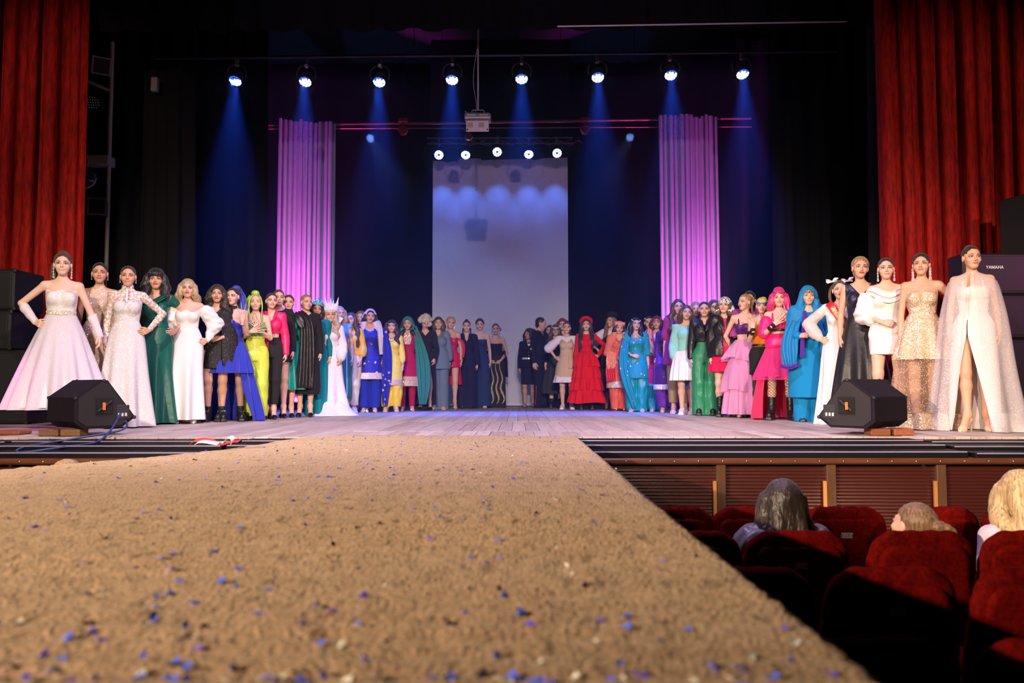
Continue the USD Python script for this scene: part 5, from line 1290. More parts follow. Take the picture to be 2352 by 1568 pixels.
# ------------------------------------------------------------------ column uplights
for i, (x, c1, lb) in enumerate(((-4.2, (1.0, .05, .75), 'small black uplight at the foot of the left cloth column'), (3.4, (1.0, .05, .75), 'small black uplight at the foot of the right cloth column'))):
    t = thing('uplight', lb, 'lamp', (x, 15.05, FLOOR)); obj('housing', box(-.14, .14, -.08, .08, 0, .14, .015), lamp_black, t)
    obj('lens', box(-.11, .11, -.05, .06, .14, .146), mat('magenta_lens', {'e': ('emission', {'color': (1.0, .05, .7), 'strength': 6.})}, [], 'e.emission'), t)
    spot(f'column_uplight_{i}', (x, 15.05, 1.18), (x, 15.7, 3.4), (1.0, .05, .85), 34000, 24, .8, .05)
    for sx in (-.5, .5): spot(f'column_uplight_blue_{i}_{int(sx > 0)}', (x + sx * 1.3, 15.0, 1.15), (x + sx * .8, 15.7, 3.2), (.12, .30, 1.0), 5000, 24, .8, .05)

# ------------------------------------------------------------------ seats
seat_red = mat('seat_velvet', {'g': ('geometry', {}), 'n': ('noise_texture', {'scale': 55., 'detail': 5.}), 'n2': ('noise_texture', {'scale': 9., 'detail': 2.}), 'ad': ('math', {'math_type': 'multiply_add', 'value2': .5}), 'r': ('rgb_ramp', {'ramp': [(.5, (.050, .0009, .0005)), (1.0, (.14, .003, .0015))]}), 'b': ('bump', {'strength': .2, 'distance': .006}),
    'p': ('principled_bsdf', {'roughness': .8, 'sheen_weight': .06, 'sheen_tint': (1, .05, .03), 'specular_ior_level': .04})}, [('g.position', 'n.vector'), ('g.position', 'n2.vector'), ('n2.fac', 'ad.value1'), ('n.fac', 'ad.value3'), ('ad.value', 'r.fac'), ('r.color', 'p.base_color'), ('n.fac', 'b.height'), ('b.normal', 'p.normal')])
plate_m = colmat((.55, .5, .45), .35, 'plate_metal', .7); seat_wood = wood('seat_wood', (.06, .02, .012), (.12, .045, .025), .4)
_g = Vox((-.30, -.16, .30), (.30, .16, .94), .011)
def padded(X, Y_, Z):
    a = .205 + .045 * np.clip((.86 - Z) / .5, 0, 1)
    x, z, y_ = np.abs(X) - (a - .075), np.abs(Z - .61) - (.25 - .075), np.abs(Y_) - .030
    q = np.sqrt(np.maximum(x, 0)**2 + np.maximum(z, 0)**2) - .075
    return np.sqrt(np.maximum(q + .035, 0)**2 + np.maximum(y_, 0)**2) - .035
_g.add(padded, (-.30, -.09, .30), (.30, .09, .92))
# the padded rim with gathers runs over the top and sides; the back panel is sunk between
def rim(X, Y_, Z):
    a = .220 + .042 * np.clip((.86 - Z) / .5, 0, 1)
    x, z = np.abs(X) - (a - .105), np.maximum(Z, .55) - .785
    q = np.sqrt(np.maximum(x, 0)**2 + np.maximum(z, 0)**2) - .075 + np.minimum(np.maximum(x, z), 0) * 0
    th = np.arctan2(Z - .6, X)
    r = .036 + .004 * np.abs(np.cos(th * 11))
    return np.sqrt((np.abs(q) * .75)**2 + (Y_ + .004)**2) - r
_rim = Vox((-.32, -.10, .34), (.32, .10, .94), .009); _rim.add(rim, (-.31, -.08, .36), (.31, .08, .92))
back_v, back_f = _g.mesh(); rim_v, rim_f = _rim.mesh()
sv = lambda v, f, tol=.0012: (lambda m: (np.array(m.vert_properties[:, :3], float), np.array(m.tri_verts, int)))(M3(relax(v, f, 1), f).simplify(tol).to_mesh())
back_m, rim_m = sv(back_v, back_f), sv(rim_v, rim_f)
cushion = box(-.235, .235, .05, .46, .36, .46, .04)
def seat(x, y, label, number=None, plate=True, group=None):
    t = thing('theatre_seat', label, 'seat', (x, y, HALL), 0, group)
    R8 = rotm(0, -8, 0)
    for nm, (v, f), m_ in (('backrest', back_m, seat_red), ('padded_rim', rim_m, seat_red)):
        v = v - V(0, 0, .4); obj(nm, (v @ R8.T + V(0, 0, .4), f), m_, t, True)
    obj('seat_cushion', cushion, seat_red, t)
    for s_ in (-1, 1):
        obj('armrest', box(s_ * .262 - .022, s_ * .262 + .022, .06, .42, .56, .60, .012), seat_wood, t); obj('leg', box(s_ * .262 - .018, s_ * .262 + .018, .10, .36, 0, .56, .008), seat_wood, t)
    if plate:
        tip = lambda v: (np.asarray(v) - V(0, 0, .4)) @ R8.T + V(0, 0, .4)
        tipm = lambda m: trimesh.Trimesh(tip(m.vertices), m.faces, process=False)
        pl = obj('number_plate', tipm(box(-.032, .032, -.073, -.063, .750, .782, .003)), plate_m, t)
        for k in (-1, 1): obj('screw', tipm(trimesh.creation.icosphere(1, .0042).apply_translation((k * .026, -.073, .766))), lamp_black, pl)
        if number:
            tm = meshkit.text_mesh(number, .016, .001); v = np.array(tm.vertices); v = tip(np.stack([v[:, 0] - (v[:, 0].max() + v[:, 0].min()) / 2, -.0732 - v[:, 2], v[:, 1] + .758], 1))
            obj('number', (v, np.array(tm.faces)), lamp_black, pl, label='dark number ' + number)
    return t
ROW = [('front', 4.6, ((.86, None), (1.32, '12'), (1.82, '13'), (2.34, ' '), (2.84, None))), ('second', 3.85, ((.80, None), (1.30, ' '), (1.88, None), (2.40, None))), ('third', 3.1, ((.86, None), (1.39, ' '), (1.94, None))), ('nearest', 2.25, ((.93, None), (1.45, None)))]
order = ['first', 'second', 'third', 'fourth', 'fifth']
for rn, y, xs in ROW:
    for k, (x, num) in enumerate(xs):
        seat(x, y, f'red velvet theatre seat, {order[k]} from the carpet in the {rn} row' if num not in ('12', '13') else f'red velvet theatre seat with number plate {num}, {order[k]} from the carpet in the front row', None if num in (None, ' ') else num, num is not None)

# ------------------------------------------------------------------ stage haze
haze = mat('stage_haze', {'v': ('principled_volume', {'color': (.75, .8, 1.0), 'density': .018, 'anisotropy': .35})}, [], surface=None, volume='v.volume')
obj('haze', box(-7.0, 6.9, 11.55, 17.0, FLOOR + .02, 7.6), haze, None, label='thin stage haze hanging under the blue lights', category='haze', kind='stuff')
# ------------------------------------------------------------------ the people on the stage, from the left front round to the right front
WHITE, IVORY = (.80, .78, .78), (.80, .74, .66)
gold = colmat((.75, .52, .20), .25, 'gold', 1.0); silver = colmat((.85, .85, .88), .2, 'silver', 1.0); crystal = colmat((.95, .93, 1.0), .08, 'crystal', .6)
pump_black = colmat((.012, .011, .012), .22, 'pump_black', coat=.5); boot_black = fab('leather', (.012, .012, .013)); white_shoe = colmat((.80, .78, .76), .5, 'white_shoe'); nude_shoe = colmat((.62, .48, .34), .35, 'nude_shoe')
pearl = colmat((.85, .82, .80), .25, 'pearl', coat=.6)

p = Guest('woman in a strapless white ball gown with gloves and a jewelled belt', -4.68, 8.1, 1.80, arms=('hip', 'side'), skin='pale', heel=.05).face('pale', shadow=(.25, .14, .10)).body(legs=False).features()
p.hair('slick', 'brown', vol=.004, bun=((0, .045, .105), .048), lock=[([(-.05, .05, .06), (-.09, .06, -.02), (-.10, .07, -.12), (-.085, .08, -.19)], .022, .012), ([(-.02, .08, .04), (-.06, .10, -.06), (-.08, .10, -.16)], .024, .014)])
p.top('bodice', fab('lace', WHITE), z=(1.06, 1.325), off=.010, neck=('strapless', 1.318), shoulders=False, bump=.004).belt('jewelled_belt', fab('sequin', (.6, .55, .45), (1, .95, .8), 2.2, 1.2), 1.095, .05)
p.gown(fab('cloth', (.78, .72, .76)), .17, .40, .36, 12, .045, z0=1.10, name='underskirt', mid=(.62, .275, .24, 0)).gown(fab('sheerglitter', (.86, .80, .86), (1, .95, 1), 1, .55), .15, .455, .41, 14, .06, z0=1.10, name='tulle_skirt', hips=(.20, .15), mid=(.62, .315, .28, 0))
p.earrings(crystal, .085, .007)
for q in (-1, 1): p.sleeve('glove', fab('sheer', (.82, .74, .80), amt=.85), q, 1.12, 2.0, (.010, .012, .012), bump=.006)

p = Guest('woman in a champagne halter gown with a ruffled sheer sleeve', -4.64, 8.75, 1.80, arms=('down', 'down'), skin='warm', heel=.07, w=.97).face('rose', shadow=(.30, .12, .18)).body(legs=False).features().hair('slick', 'black', bun=((0, .09, .03), .04))
cham = fab('sequin', (.72, .50, .38), (1, .88, .72), 1.2, .5)
p.top('halter_top', cham, z=(1.02, 1.44), off=.008, neck='halter', cuts=[lambda X, Y, Z: .5 - np.sqrt(((X) / .026)**2 + ((Z - 1.30) / .055)**2 + ((Y + .12) / .09)**2)]).gown(cham, -.03, .25, .25, 6, .04, z0=1.06, mid=(.35, .165, .15, 0))
p.sleeve('ruffled_sleeve', fab('sheer', (.82, .60, .50), amt=.6), 1, .75, 1.7, (.03, .035, .03), puff=((.8, .085, .07), (1.1, .09, .07), (1.4, .075, .07)), bump=.02).earrings(silver, .02)

p = Guest('woman in a white long-sleeved lace gown with a high collar, hand on hip', -4.20, 8.5, 1.725, arms=('down', 'hip'), skin='warm', heel=.06).face('nude', shadow=(.22, .12, .09)).body(legs=False).features().hair('slick', 'dark', bun=((0, .10, -.04), .035), lock=[([(-.04, .09, -.03), (-.06, .12, -.12), (-.06, .12, -.20)], .02, .012)])
p.top('lace_top', fab('sheerlace', (.85, .80, .78), amt=.3), z=(1.06, 1.47), off=.006, sleeve=(2, 2), so=(.006, .006, .005), collar=True).top('bodice', fab('glitter', WHITE, (1, 1, 1), 1.4, .25), z=(1.05, 1.315), off=.011, neck=('strapless', 1.305), shoulders=False)
p.gown(fab('glitter', (.80, .76, .74), (1, .97, .95), 1.2, .18), -.045, .305, .30, 8, .085, z0=1.09, mid=(.5, .235, .21, 0)).earrings(silver, .02).ribbon('button_band', fab('cloth', WHITE), [V(0, -.105, 1.44), V(0, -.118, 1.38), V(0, -.140, 1.29)], (.016, .016, .016), folds=0, amp=0, thick=.01)

p = Guest('woman with black fringe and red lips in a dark green satin off-shoulder gown', -4.22, 9.2, 1.79, arms=('down', 'hip'), skin='warm', heel=.06, hip=.02).face('red').body(legs=False).features().hair('bob', 'black', length=.17, vol=.014, bangs=.026, wave=.012)
gs = fab('satin', (.004, .10, .072)); p.top('bodice', gs, z=(1.02, 1.46), off=.010, sleeve=(.30, .30), so=(.010, .014, .01), neck=('shoulder+', 1.30)).ribbon('shoulder_drape', gs, [V(-.13, -.09, 1.27), V(-.02, -.135, 1.31), V(.09, -.105, 1.385), V(.135, -.03, 1.41)], (.05, .06, .055, .04), (.0, -.2, 1), folds=2, amp=.008, thick=.01)
p.gown(gs, -.04, .255, .25, 7, .10, z0=1.06, mid=(.5, .21, .19, 0), sharp=.3).belt('waistband', gs, 1.065, .05, .013)

p = Guest('blonde woman in a plain white strapless gown with big puff sleeves below bare shoulders', -3.93, 9.4, 1.70, arms=('down', 'hiplow'), skin='fair', heel=.07, hip=.015).face('wine').body(legs=True).features().hair('long', 'ash', length=.27, vol=.006, front=(0, 0), wave=.014)
wh = fab('cloth', (.80, .77, .74)); p.top('bodice', wh, z=(1.05, 1.315), off=.011, neck=('strapless', 1.305), shoulders=False).gown(wh, -.02, .235, .26, 7, .085, z0=1.10, mid=(.55, .205, .19, 0), sharp=.35).shoes('pump', white_shoe)
for q in (-1, 1): p.sleeve('puff_sleeve', wh, q, .32, 1.95, (.045, .055, .018), puff=((.55, .085, .10), (.95, .10, .08), (1.2, .082, .06)), bump=.016)

p = Guest('woman with dark wavy hair in a short black glittering dress with a one-sided cape', -3.73, 9.8, 1.68, arms=('back', 'belly'), skin='warm', heel=.06, toe=(10, 12)).face('wine', amt=.6).body().features().hair('long', 'dark', length=.24, vol=.010, front=(0, 1), wave=.022)
bk = fab('glitter', (.020, .018, .020), (.5, .45, .4), .6, .05); p.top('dress', bk, z=(.62, 1.46), off=.010, neck=('v', .10), sleeve=(1, 1), T=[(.62, .165, .125, .006), (.84, .172, .122, .014)])
p.top('cape', bk, z=(.66, 1.45), off=.014, neck=('round', .03), T=[(.66, .36, .16, .01), (.95, .30, .15, .005), (1.2, .24, .135, 0), (1.36, .18, .10, .01)], cuts=[lambda X, Y, Z: .055 + .45 * (1.25 - Z) * (Z < 1.25) * .12 - X + 0 * Y], fold=lambda th, z: 1 + .035 * np.cos(9 * th) * np.clip((1.3 - z) / .5, 0, 1), bust=False)
p.shoes('boot', boot_black)

p = Guest('woman with a high royal-blue ponytail in blue tulle and fishnets, one clawed hand raised', -3.57, 9.9, 1.66, arms=('down', 'claw'), skin='fair', heel=.05, fy=(-.05, 0), feet=.12, toe=(12, 10), head=(-18, 0, 0)).face('rose', shadow=(.02, .03, .30)).body().features().hair('slick', 'dark', pony=(1, .32, .045)).sphere('hair_crest', hairmat('blue'), V(.02, .06, .115), .055, (.9, 1.1, .8))
p.ribbon('blue_hair_strand', hairmat('blue'), [p.put((.02, .11, .12)), p.put((.07, .14, .04)), p.put((.10, .13, -.10)), p.put((.11, .10, -.26))], (.05, .085, .085, .05), (1, -.4, 0), folds=2, amp=.012, thick=.03)
ry = fab('satin', (.03, .035, .42)); tu = fab('tulle', (.035, .05, .48), amt=.82)
p.top('bodice', ry, z=(1.0, 1.46), off=.008, neck=('shoulder-', 1.22)).gown(tu, .58, .26, .24, 13, .07, z0=1.04, name='short_tulle').skirt('tulle_train', fab('tulle', (.030, .045, .46), amt=.9), [(1.02, .14, .11, .02), (.6, .27, .23, .06), (-.04, .40, .30, .10)], nf=12, amp=.07, gap=(-math.pi / 2 - .25, .55, .95, .95))
p.stockings(fab('fishnet', (.02, .015, .02), sc=.5)).shoes('boot', boot_black).necklace(colmat((.01, .01, .012), .5, 'choker'), .0, .008, 2, 40, 1.465, .05, 'choker').nails(1, colmat((.8, .75, .72), .2, 'nail_silver', .5), .12)

p = Guest('woman with lime-green hair tied on top in a sheer green blouse and lime trousers', -3.38, 10.2, 1.62, arms=('claws', 'clawin'), skin='fair', w=.95).face('nude', shadow=(.55, .75, .05), amt=.9).body(feet=False).features().hair('slick', 'ash', bun=((-.005, .04, .105), .052))
p.sphere('green_topknot', hairmat('green'), V(-.01, .035, .125), .056, (1.0, 1, .8))
for q, x0 in ((-1, -.078), (1, .078)): p.ribbon('green_strand', hairmat('green'), [p.put((x0 * .55, -.055, .088)), p.put((x0 * .98, -.05, .02)), p.put((x0 * 1.08, -.055, -.12)), p.put((x0 * 1.1, -.07, -.26))], (.014, .016, .014, .008), (1, 0, 0), folds=0, amp=0, thick=.008)
p.ribbon('green_fall', hairmat('green'), [p.put((-.06, .06, .09)), p.put((-.10, .08, .0)), p.put((-.10, .10, -.16))], (.06, .08, .05), (1, -.5, 0), folds=2, amp=.008, thick=.03)
p.top('sheer_blouse', fab('sheer', (.16, .42, .10), amt=.8), z=(1.0, 1.42), off=.010, neck=('straps', 1.31)).trousers('trousers', fab('satin', (.60, .72, .075)), r=(.100, .090, .088, .090), hem=.06, waist=1.13, off=.014, bump=.006).shoes('boot', boot_black).belt('knee_band', fab('cloth', (.48, .52, .08)), 1.11, .035, .016)
for q, w_ in ((-1, (.75, .72, .2)), (1, (.03, .03, .03))): p.bangle(q, colmat((.55, .58, .08), .4, 'bangle_lime'), .034, .012, .82, 2).nails(q, colmat((.7, .45, .35), .2, 'nail_rose', .4), .11)

p = Guest('woman in a hot-pink shirt knotted above a bare midriff and slim black trousers', -3.27, 10.5, 1.665, arms=('down', 'down'), skin='fair', heel=.07, feet=.05, head=(12, 3, 4), w=.95).face('rose').body(feet=True).features().hair('slick', 'dark', bun=((0, .085, .05), .035))
pk = fab('satin', (.80, .020, .13)); p.top('shirt', pk, z=(1.13, 1.46), off=.018, neck=('v', .15), sleeve=(2, 2), so=(.022, .028, .022), bump=.006).lapels(pk, 'collar', .12, .05).trousers('trousers', fab('cloth', (.020, .019, .021)), r=(.094, .068, .058, .052), hem=.14, waist=1.075)
p.ribbon('shirt_tail', pk, [V(-.02, -.135, 1.16), V(-.07, -.15, 1.05), V(-.08, -.15, .9), V(-.07, -.14, .78)], (.05, .10, .11, .07), (1, 0, 0), folds=2, amp=.010, thick=.008).sphere('knot', pk, V(-.01, -.13, 1.15), .032, (1.2, .8, .9), head=False).shoes('pump', pump_black)

p = Guest('tall woman with scraped-back hair in a long black jacket with a jewelled brooch, bare legs', -3.31, 10.95, 1.765, arms=('down', 'down'), skin='fair', heel=.07, fy=(0, -.04), head=(8, 0, 0), w=.90).face('nude', amt=.5).body().features().hair('slick', 'brown', vol=-.001)
bj = fab('cloth', (.018, .017, .022)); p.top('jacket', bj, z=(.70, 1.46), off=.018, neck=('round', .04), sleeve=(1.95, 1.95), so=(.02, .022, .018), T=[(.70, .195, .135, .006), (.84, .190, .130, .014)])
p.shoes('pump', pump_black).ribbon('brooch', fab('sequin', (.8, .75, .72), (1, 1, 1), 2, 1.2), [V(.085, -.115, 1.375), V(.07, -.13, 1.33), V(.06, -.135, 1.285)], (.012, .022, .014), folds=0, amp=0, thick=.012, n=8, m=4)

p = Guest('woman in a teal satin midi dress with a black leather coat hung over one shoulder', -3.23, 11.15, 1.715, arms=('down', 'down'), skin='fair', heel=.07, feet=.055).face('rose', shadow=(.12, .05, .07)).body().features().hair('slick', 'auburn', vol=.0)
te = fab('satin', (.004, .23, .185)); p.top('dress_bodice', te, z=(1.02, 1.47), off=.014, sleeve=(1.9, 1.9), so=(.014, .02, .022), collar=True, bump=.004).gown(te, .33, .235, .20, 9, .085, z0=1.07, mid=(.7, .205, .165, 0), sharp=.3)
for z_ in (1.10, 1.06): p.belt('belt', colmat((.012, .012, .014), .35, 'belt_black'), z_, .022, .022)
lc = fab('leather', (.018, .017, .017)); p.ribbon('leather_coat', lc, [V(.13, .0, 1.45), V(.215, -.07, 1.36), V(.265, -.12, 1.05), V(.255, -.14, .72), V(.22, -.15, .36)], (.12, .19, .21, .23, .26), (1, .25, .0), folds=2.2, amp=.020, thick=.02, n=30, m=24)
p.ribbon('coat_lapel', lc, [V(.10, -.05, 1.44), V(.145, -.12, 1.37), V(.18, -.15, 1.28), V(.20, -.16, 1.22)], (.04, .09, .11, .05), (1, .1, .2), folds=.5, amp=.006, thick=.012).shoes('pump', pump_black)

p = Guest('slick-haired blonde woman in a black shirt and wide black culottes looking to the right', -3.02, 11.3, 1.735, arms=('down', 'down'), skin='fair', heel=.07, feet=.07, head=(26, 2, 4)).face('rose').body().features().hair('slick', 'honey', bun=((0, .10, .0), .03))
bs = fab('cloth', (.016, .015, .018)); p.top('shirt', bs, z=(.98, 1.47), off=.016, sleeve=(1.95, 1.95), so=(.018, .02, .018), neck=('v', .07), collar=True).trousers('culottes', bs, r=(.105, .125, .135, .14), hem=.26, waist=1.06).shoes('pump', pump_black)

p = Guest('dark-haired woman with a teal jewelled headdress and a teal gown with a train', -2.99, 11.75, 1.68, arms=('down', 'down'), skin='warm', heel=.03, head=(14, 0, 6)).face('rose').body(legs=False).features().hair('long', 'dark', length=.16, front=(0, 0))
tl_ = fab('cloth', (.006, .19, .20)); p.top('bodice', tl_, z=(1.02, 1.46), off=.012, sleeve=(1.85, 1.85), so=(.016, .016, .010), puff=((-1, .12, .075, .09), (1, .12, .075, .09)), neck=('round', .05)).gown(tl_, -.01, .25, .30, 8, .06, mid=(.5, .20, .19, .02))
def spikes(P0, n, hs, wdt, r0, arc=.62, R=.085, z=.075, lean=.10):
    vs = []
    for i in range(n):
        a = -math.pi / 2 + arc * (2 * i / (n - 1) - 1); h = hs[i % len(hs)]
        b = V(R * math.cos(a), .012 + R * 1.1 * math.sin(a), z); t = b + V(lean * math.cos(a) * h * 3, -.0, h)
        vs.append(join(tube_mesh([b, b * .45 + t * .55, t], [r0, r0 * .75, r0 * .12], 6)))
    return trimesh.util.concatenate(vs)
def crown(p, mat_, n, hs, band, r0, jewel=None, arc=1.3, R=.088):
    m = spikes(p, n, hs, .1, r0, arc, R); p.headmesh('crown', mat_, np.array(m.vertices), np.array(m.faces), False)
    pts = [V(R * math.cos(a), .012 + R * 1.1 * math.sin(a), .075 + band * .3) for a in np.linspace(-math.pi / 2 - arc * 1.15, -math.pi / 2 + arc * 1.15, 20)]
    p.emit('crown_band', ribbon_mesh([p.put(q) for q in pts], (band, band), p.HR @ V(0, 0, 1), folds=0, amp=0, thick=.010, n=20, m=3), mat_)
    if jewel is not None:
        vs = []
        for i, a in enumerate(np.linspace(-math.pi / 2 - arc, -math.pi / 2 + arc, 11)):
            for k in range(2): e = trimesh.creation.icosphere(1, .009); e.apply_translation((R * 1.07 * math.cos(a), .012 + R * 1.18 * math.sin(a), .070 + .032 * k)); vs.append(e)
        m = trimesh.util.concatenate(vs); p.headmesh('crown_jewel', jewel, np.array(m.vertices), np.array(m.faces), False)
crown(p, fab('sequin', (.01, .28, .30), (.2, .9, .9), 1.4, 1.0), 7, (.03, .06, .05, .10), .06, .026, crystal, .8)
p.belt('gold_trim', gold, 1.06, .02, .02).bangle(1, gold, .038, .014, .35, 1, 'gold_cuff')

p = Guest('woman with a tall white spiked crown, long fair curls and a white lace gown', -2.82, 11.9, 1.60, arms=('down', 'front'), skin='fair', heel=.02, w=1.03, head=(6, 3, 0)).face('nude').body(legs=False).features().hair('long', 'blonde', length=.36, vol=.008, wave=.024)
la = fab('lace', (.82, .76, .74)); p.top('lace_bodice', la, z=(1.0, 1.46), off=.012, neck=('v', .18), sleeve=(1.9, 1.9), so=(.022, .035, .06), puff=((1, 1.5, .085, .09), (-1, 1.5, .085, .09)), bump=.006).gown(la, -.015, .37, .36, 7, .07, z0=1.06, mid=(.5, .24, .21, 0), hemw=.01)
p.skirt('train', la, [(.30, .22, .20, .0), (.10, .36, .33, -.05), (-.015, .50, .40, -.12)], nf=6, amp=.05)
crown(p, fab('lace', (.86, .84, .80)), 9, (.17, .12, .22, .14, .20), .13, .024, crystal, 1.25, .092)
p.ribbon('stand_collar', fab('cloth', (.85, .83, .83)), [V(.09, .07, 1.44), V(.13, .09, 1.50), V(.16, .09, 1.57)], (.06, .12, .15), (.7, -.7, .1), folds=0, amp=0, thick=.006, n=8, m=5)

p = Guest('blonde woman in a pale blue one-shoulder top and green trousers with a white side stripe', -2.90, 12.9, 1.725, arms=('down', 'down'), skin='fair', heel=.04, head=(20, 0, 0)).face('nude', amt=.4).body().features().hair('long', 'blonde', length=.22, front=(0, 0), vol=.004)
p.top('top', fab('cloth', (.20, .40, .52)), z=(1.0, 1.46), off=.010, neck=('shoulder+', 1.30)).trousers('trousers', fab('cloth', (.045, .24, .14)), r=(.10, .105, .115, .12), hem=.20, waist=1.05).ribbon('side_stripe', fab('cloth', WHITE), [V(.115, -.115, .98), V(.125, -.112, .60), V(.13, -.115, .24)], (.018, .018, .018), folds=0, amp=0, thick=.006, n=8, m=3).shoes('tallboot', colmat((.72, .66, .80), .4, 'boot_lilac'))

p = Guest('woman with long brown hair in a yellow blouse and cream trousers looking to the left', -2.76, 13.1, 1.645, arms=('front', 'front'), skin='fair', head=(-16, 0, 0), feet=.07).face('rose', amt=.5).body(feet=False).features().hair('long', 'brown', length=.46, front=(0, 1), wave=.016)
p.top('blouse', fab('satin', (.85, .48, .07)), z=(.98, 1.46), off=.018, neck=('round', .06), sleeve=(1.5, 1.5), so=(.024, .035, .05), bump=.008).trousers('trousers', fab('satin', (.72, .62, .44)), r=(.105, .085, .075, .066), hem=.12, waist=1.05, bump=.007).shoes('sneaker', white_shoe)

p = Guest('woman with light brown hair in a pink knit sweater and white trousers', -2.66, 13.4, 1.70, arms=('down', 'down'), skin='fair', head=(-8, 0, 4)).face('rose', amt=.4).body(feet=False).features().hair('long', 'light', length=.28, front=(0, 0))
p.top('sweater', fab('knit', (.78, .32, .28)), z=(.94, 1.46), off=.026, neck=('round', .05), sleeve=(1.7, 1.7), so=(.03, .045, .05), bump=.008).trousers('trousers', fab('cloth', (.80, .77, .74)), r=(.10, .085, .080, .072), hem=.06, waist=1.05).shoes('sneaker', white_shoe)

p = Guest('small woman in red harem trousers and a brown shawl, mostly hidden behind the pink sweater', -2.56, 13.75, 1.50, arms=('down', 'down'), skin='warm', w=1.05).face('rose').body(feet=True).features().hair('slick', 'black')
p.top('tunic', fab('print', (.62, .10, .16), (.75, .55, .30), .6, .6), z=(.62, 1.46), off=.014, neck=('round', .05), sleeve=(1.6, 1.6), T=[(.62, .22, .16, .0), (.84, .20, .14, .01)]).trousers('harem_trousers', fab('satin', (.62, .012, .02)), r=(.115, .125, .12, .075), hem=.06, waist=1.02, bump=.012).hood('veil', fab('cloth', (.36, .10, .14)), opening=(.062, .09))
p.ribbon('brown_shawl', fab('cloth', (.33, .21, .12)), [V(.17, -.04, 1.40), V(.21, -.12, 1.1), V(.20, -.13, .75), V(.19, -.12, .40)], (.10, .14, .14, .10), (1, .2, 0), folds=2, amp=.018, thick=.01).shoes('sandal', gold, 0)

p = Guest('smiling woman in a royal-blue tunic with gold figures and a cream-edged veil', -2.48, 13.3, 1.715, arms=('down', 'down'), skin='warm', head=(8, 0, 6)).face('red', amt=.7).body().features().hair('long', 'black', length=.24, front=(0, 0))
bl = fab('print', (.018, .022, .26), (.72, .58, .34), 1.3, .42); p.top('tunic', bl, z=(.56, 1.46), off=.012, neck=('round', .11), sleeve=(1.7, 1.7), so=(.012, .02, .04), T=[(.56, .235, .17, .0), (.84, .205, .145, .01)]).trousers('trousers', fab('cloth', (.02, .035, .30)), r=(.10, .10, .095, .08), hem=.08, waist=1.0, bump=.008)
p.hemband('embroidered_hem', fab('sequin', (.75, .58, .36), (1, .85, .6), 1.6, .8), 0.550, 0.650).hood('cream_veil', fab('cloth', (.70, .55, .55)), off=.014, opening=(.088, .125), zl=.022)
p.ribbon('cream_veil_end', fab('print', (.62, .50, .36), (.8, .6, .3), .5, .5), [V(.13, .02, 1.52), V(.165, -.10, 1.34), V(.18, -.14, 1.08), V(.19, -.14, .95)], (.07, .09, .08, .06), (1, .2, 0), folds=1.5, amp=.01, thick=.012).ribbon('blue_scarf', bl, [V(.20, .02, 1.40), V(.27, -.04, 1.05), V(.27, -.05, .55), V(.26, -.05, .12)], (.10, .16, .17, .08), (1, .3, 0), folds=2, amp=.02, thick=.01)
p.earrings(gold, .04).necklace(silver, .09, .006, 2).shoes('sandal', gold, 0)

p = Guest('woman with long dark hair and forehead chain in a yellow tunic and yellow harem trousers', -2.15, 13.5, 1.55, arms=('down', 'down'), skin='fair', w=1.03).face('rose', amt=.4).body().features().hair('long', 'dark', length=.34, wave=.02, vol=.006)
p.top('tunic', fab('print', (.85, .66, .12), (.62, .40, .12), .45, .34), z=(.50, 1.46), off=.014, neck=('round', .07), sleeve=(1.55, 1.55), so=(.016, .026, .026), T=[(.50, .215, .165, .0), (.84, .205, .145, .01)]).hemband('embroidered_hem', fab('sequin', (.70, .42, .34), (1, .8, .6), 1.6, .7), 0.495, 0.595)
p.trousers('harem_trousers', fab('satin', (.88, .60, .05)), r=(.11, .115, .12, .085), hem=.10, waist=1.0, bump=.012).head_band('forehead_chain', pearl).brow_jewel(crystal).necklace(colmat((.62, .05, .03), .4, 'coral_bead'), .06, .008).necklace(colmat((.03, .04, .18), .3, 'lapis_bead'), .12, .007).earrings(gold, .04)
p.bangle(1, silver, .036, .012, .9, 3).ribbon('red_veil', fab('cloth', (.6, .10, .10)), [V(-.085, .02, 1.66), V(-.11, .03, 1.55), V(-.13, .05, 1.40)], (.05, .05, .05), (1, .3, 0), folds=1, amp=.006, thick=.008).shoes('boot', colmat((.62, .42, .20), .5, 'boot_tan'), 0)

p = Guest('woman with a sea-green veil and a crimson tunic with gold embroidery', -1.94, 13.95, 1.64, arms=('down', 'down'), skin='warm', head=(-6, -4, 0)).face('wine').body().features().hair('long', 'black', length=.20, front=(1, 1))
p.top('tunic', fab('cloth', (.42, .010, .075)), z=(.46, 1.46), off=.014, neck=('round', .06), sleeve=(1.9, 1.9), so=(.014, .018, .016), T=[(.46, .225, .17, .0), (.84, .205, .145, .01)]).hemband('embroidered_hem', fab('sequin', (.62, .36, .22), (1, .8, .5), 2.0, .8), 0.455, 0.625)
p.ribbon('embroidered_yoke', fab('sequin', (.58, .36, .24), (1, .85, .5), 2.0, .9), [V(0, -.10, 1.41), V(0, -.132, 1.31), V(0, -.142, 1.20)], (.10, .15, .09), folds=0, amp=.0, thick=.012).trousers('trousers', fab('cloth', (.40, .01, .05)), r=(.09, .07, .06, .05), hem=.08, waist=1.0)
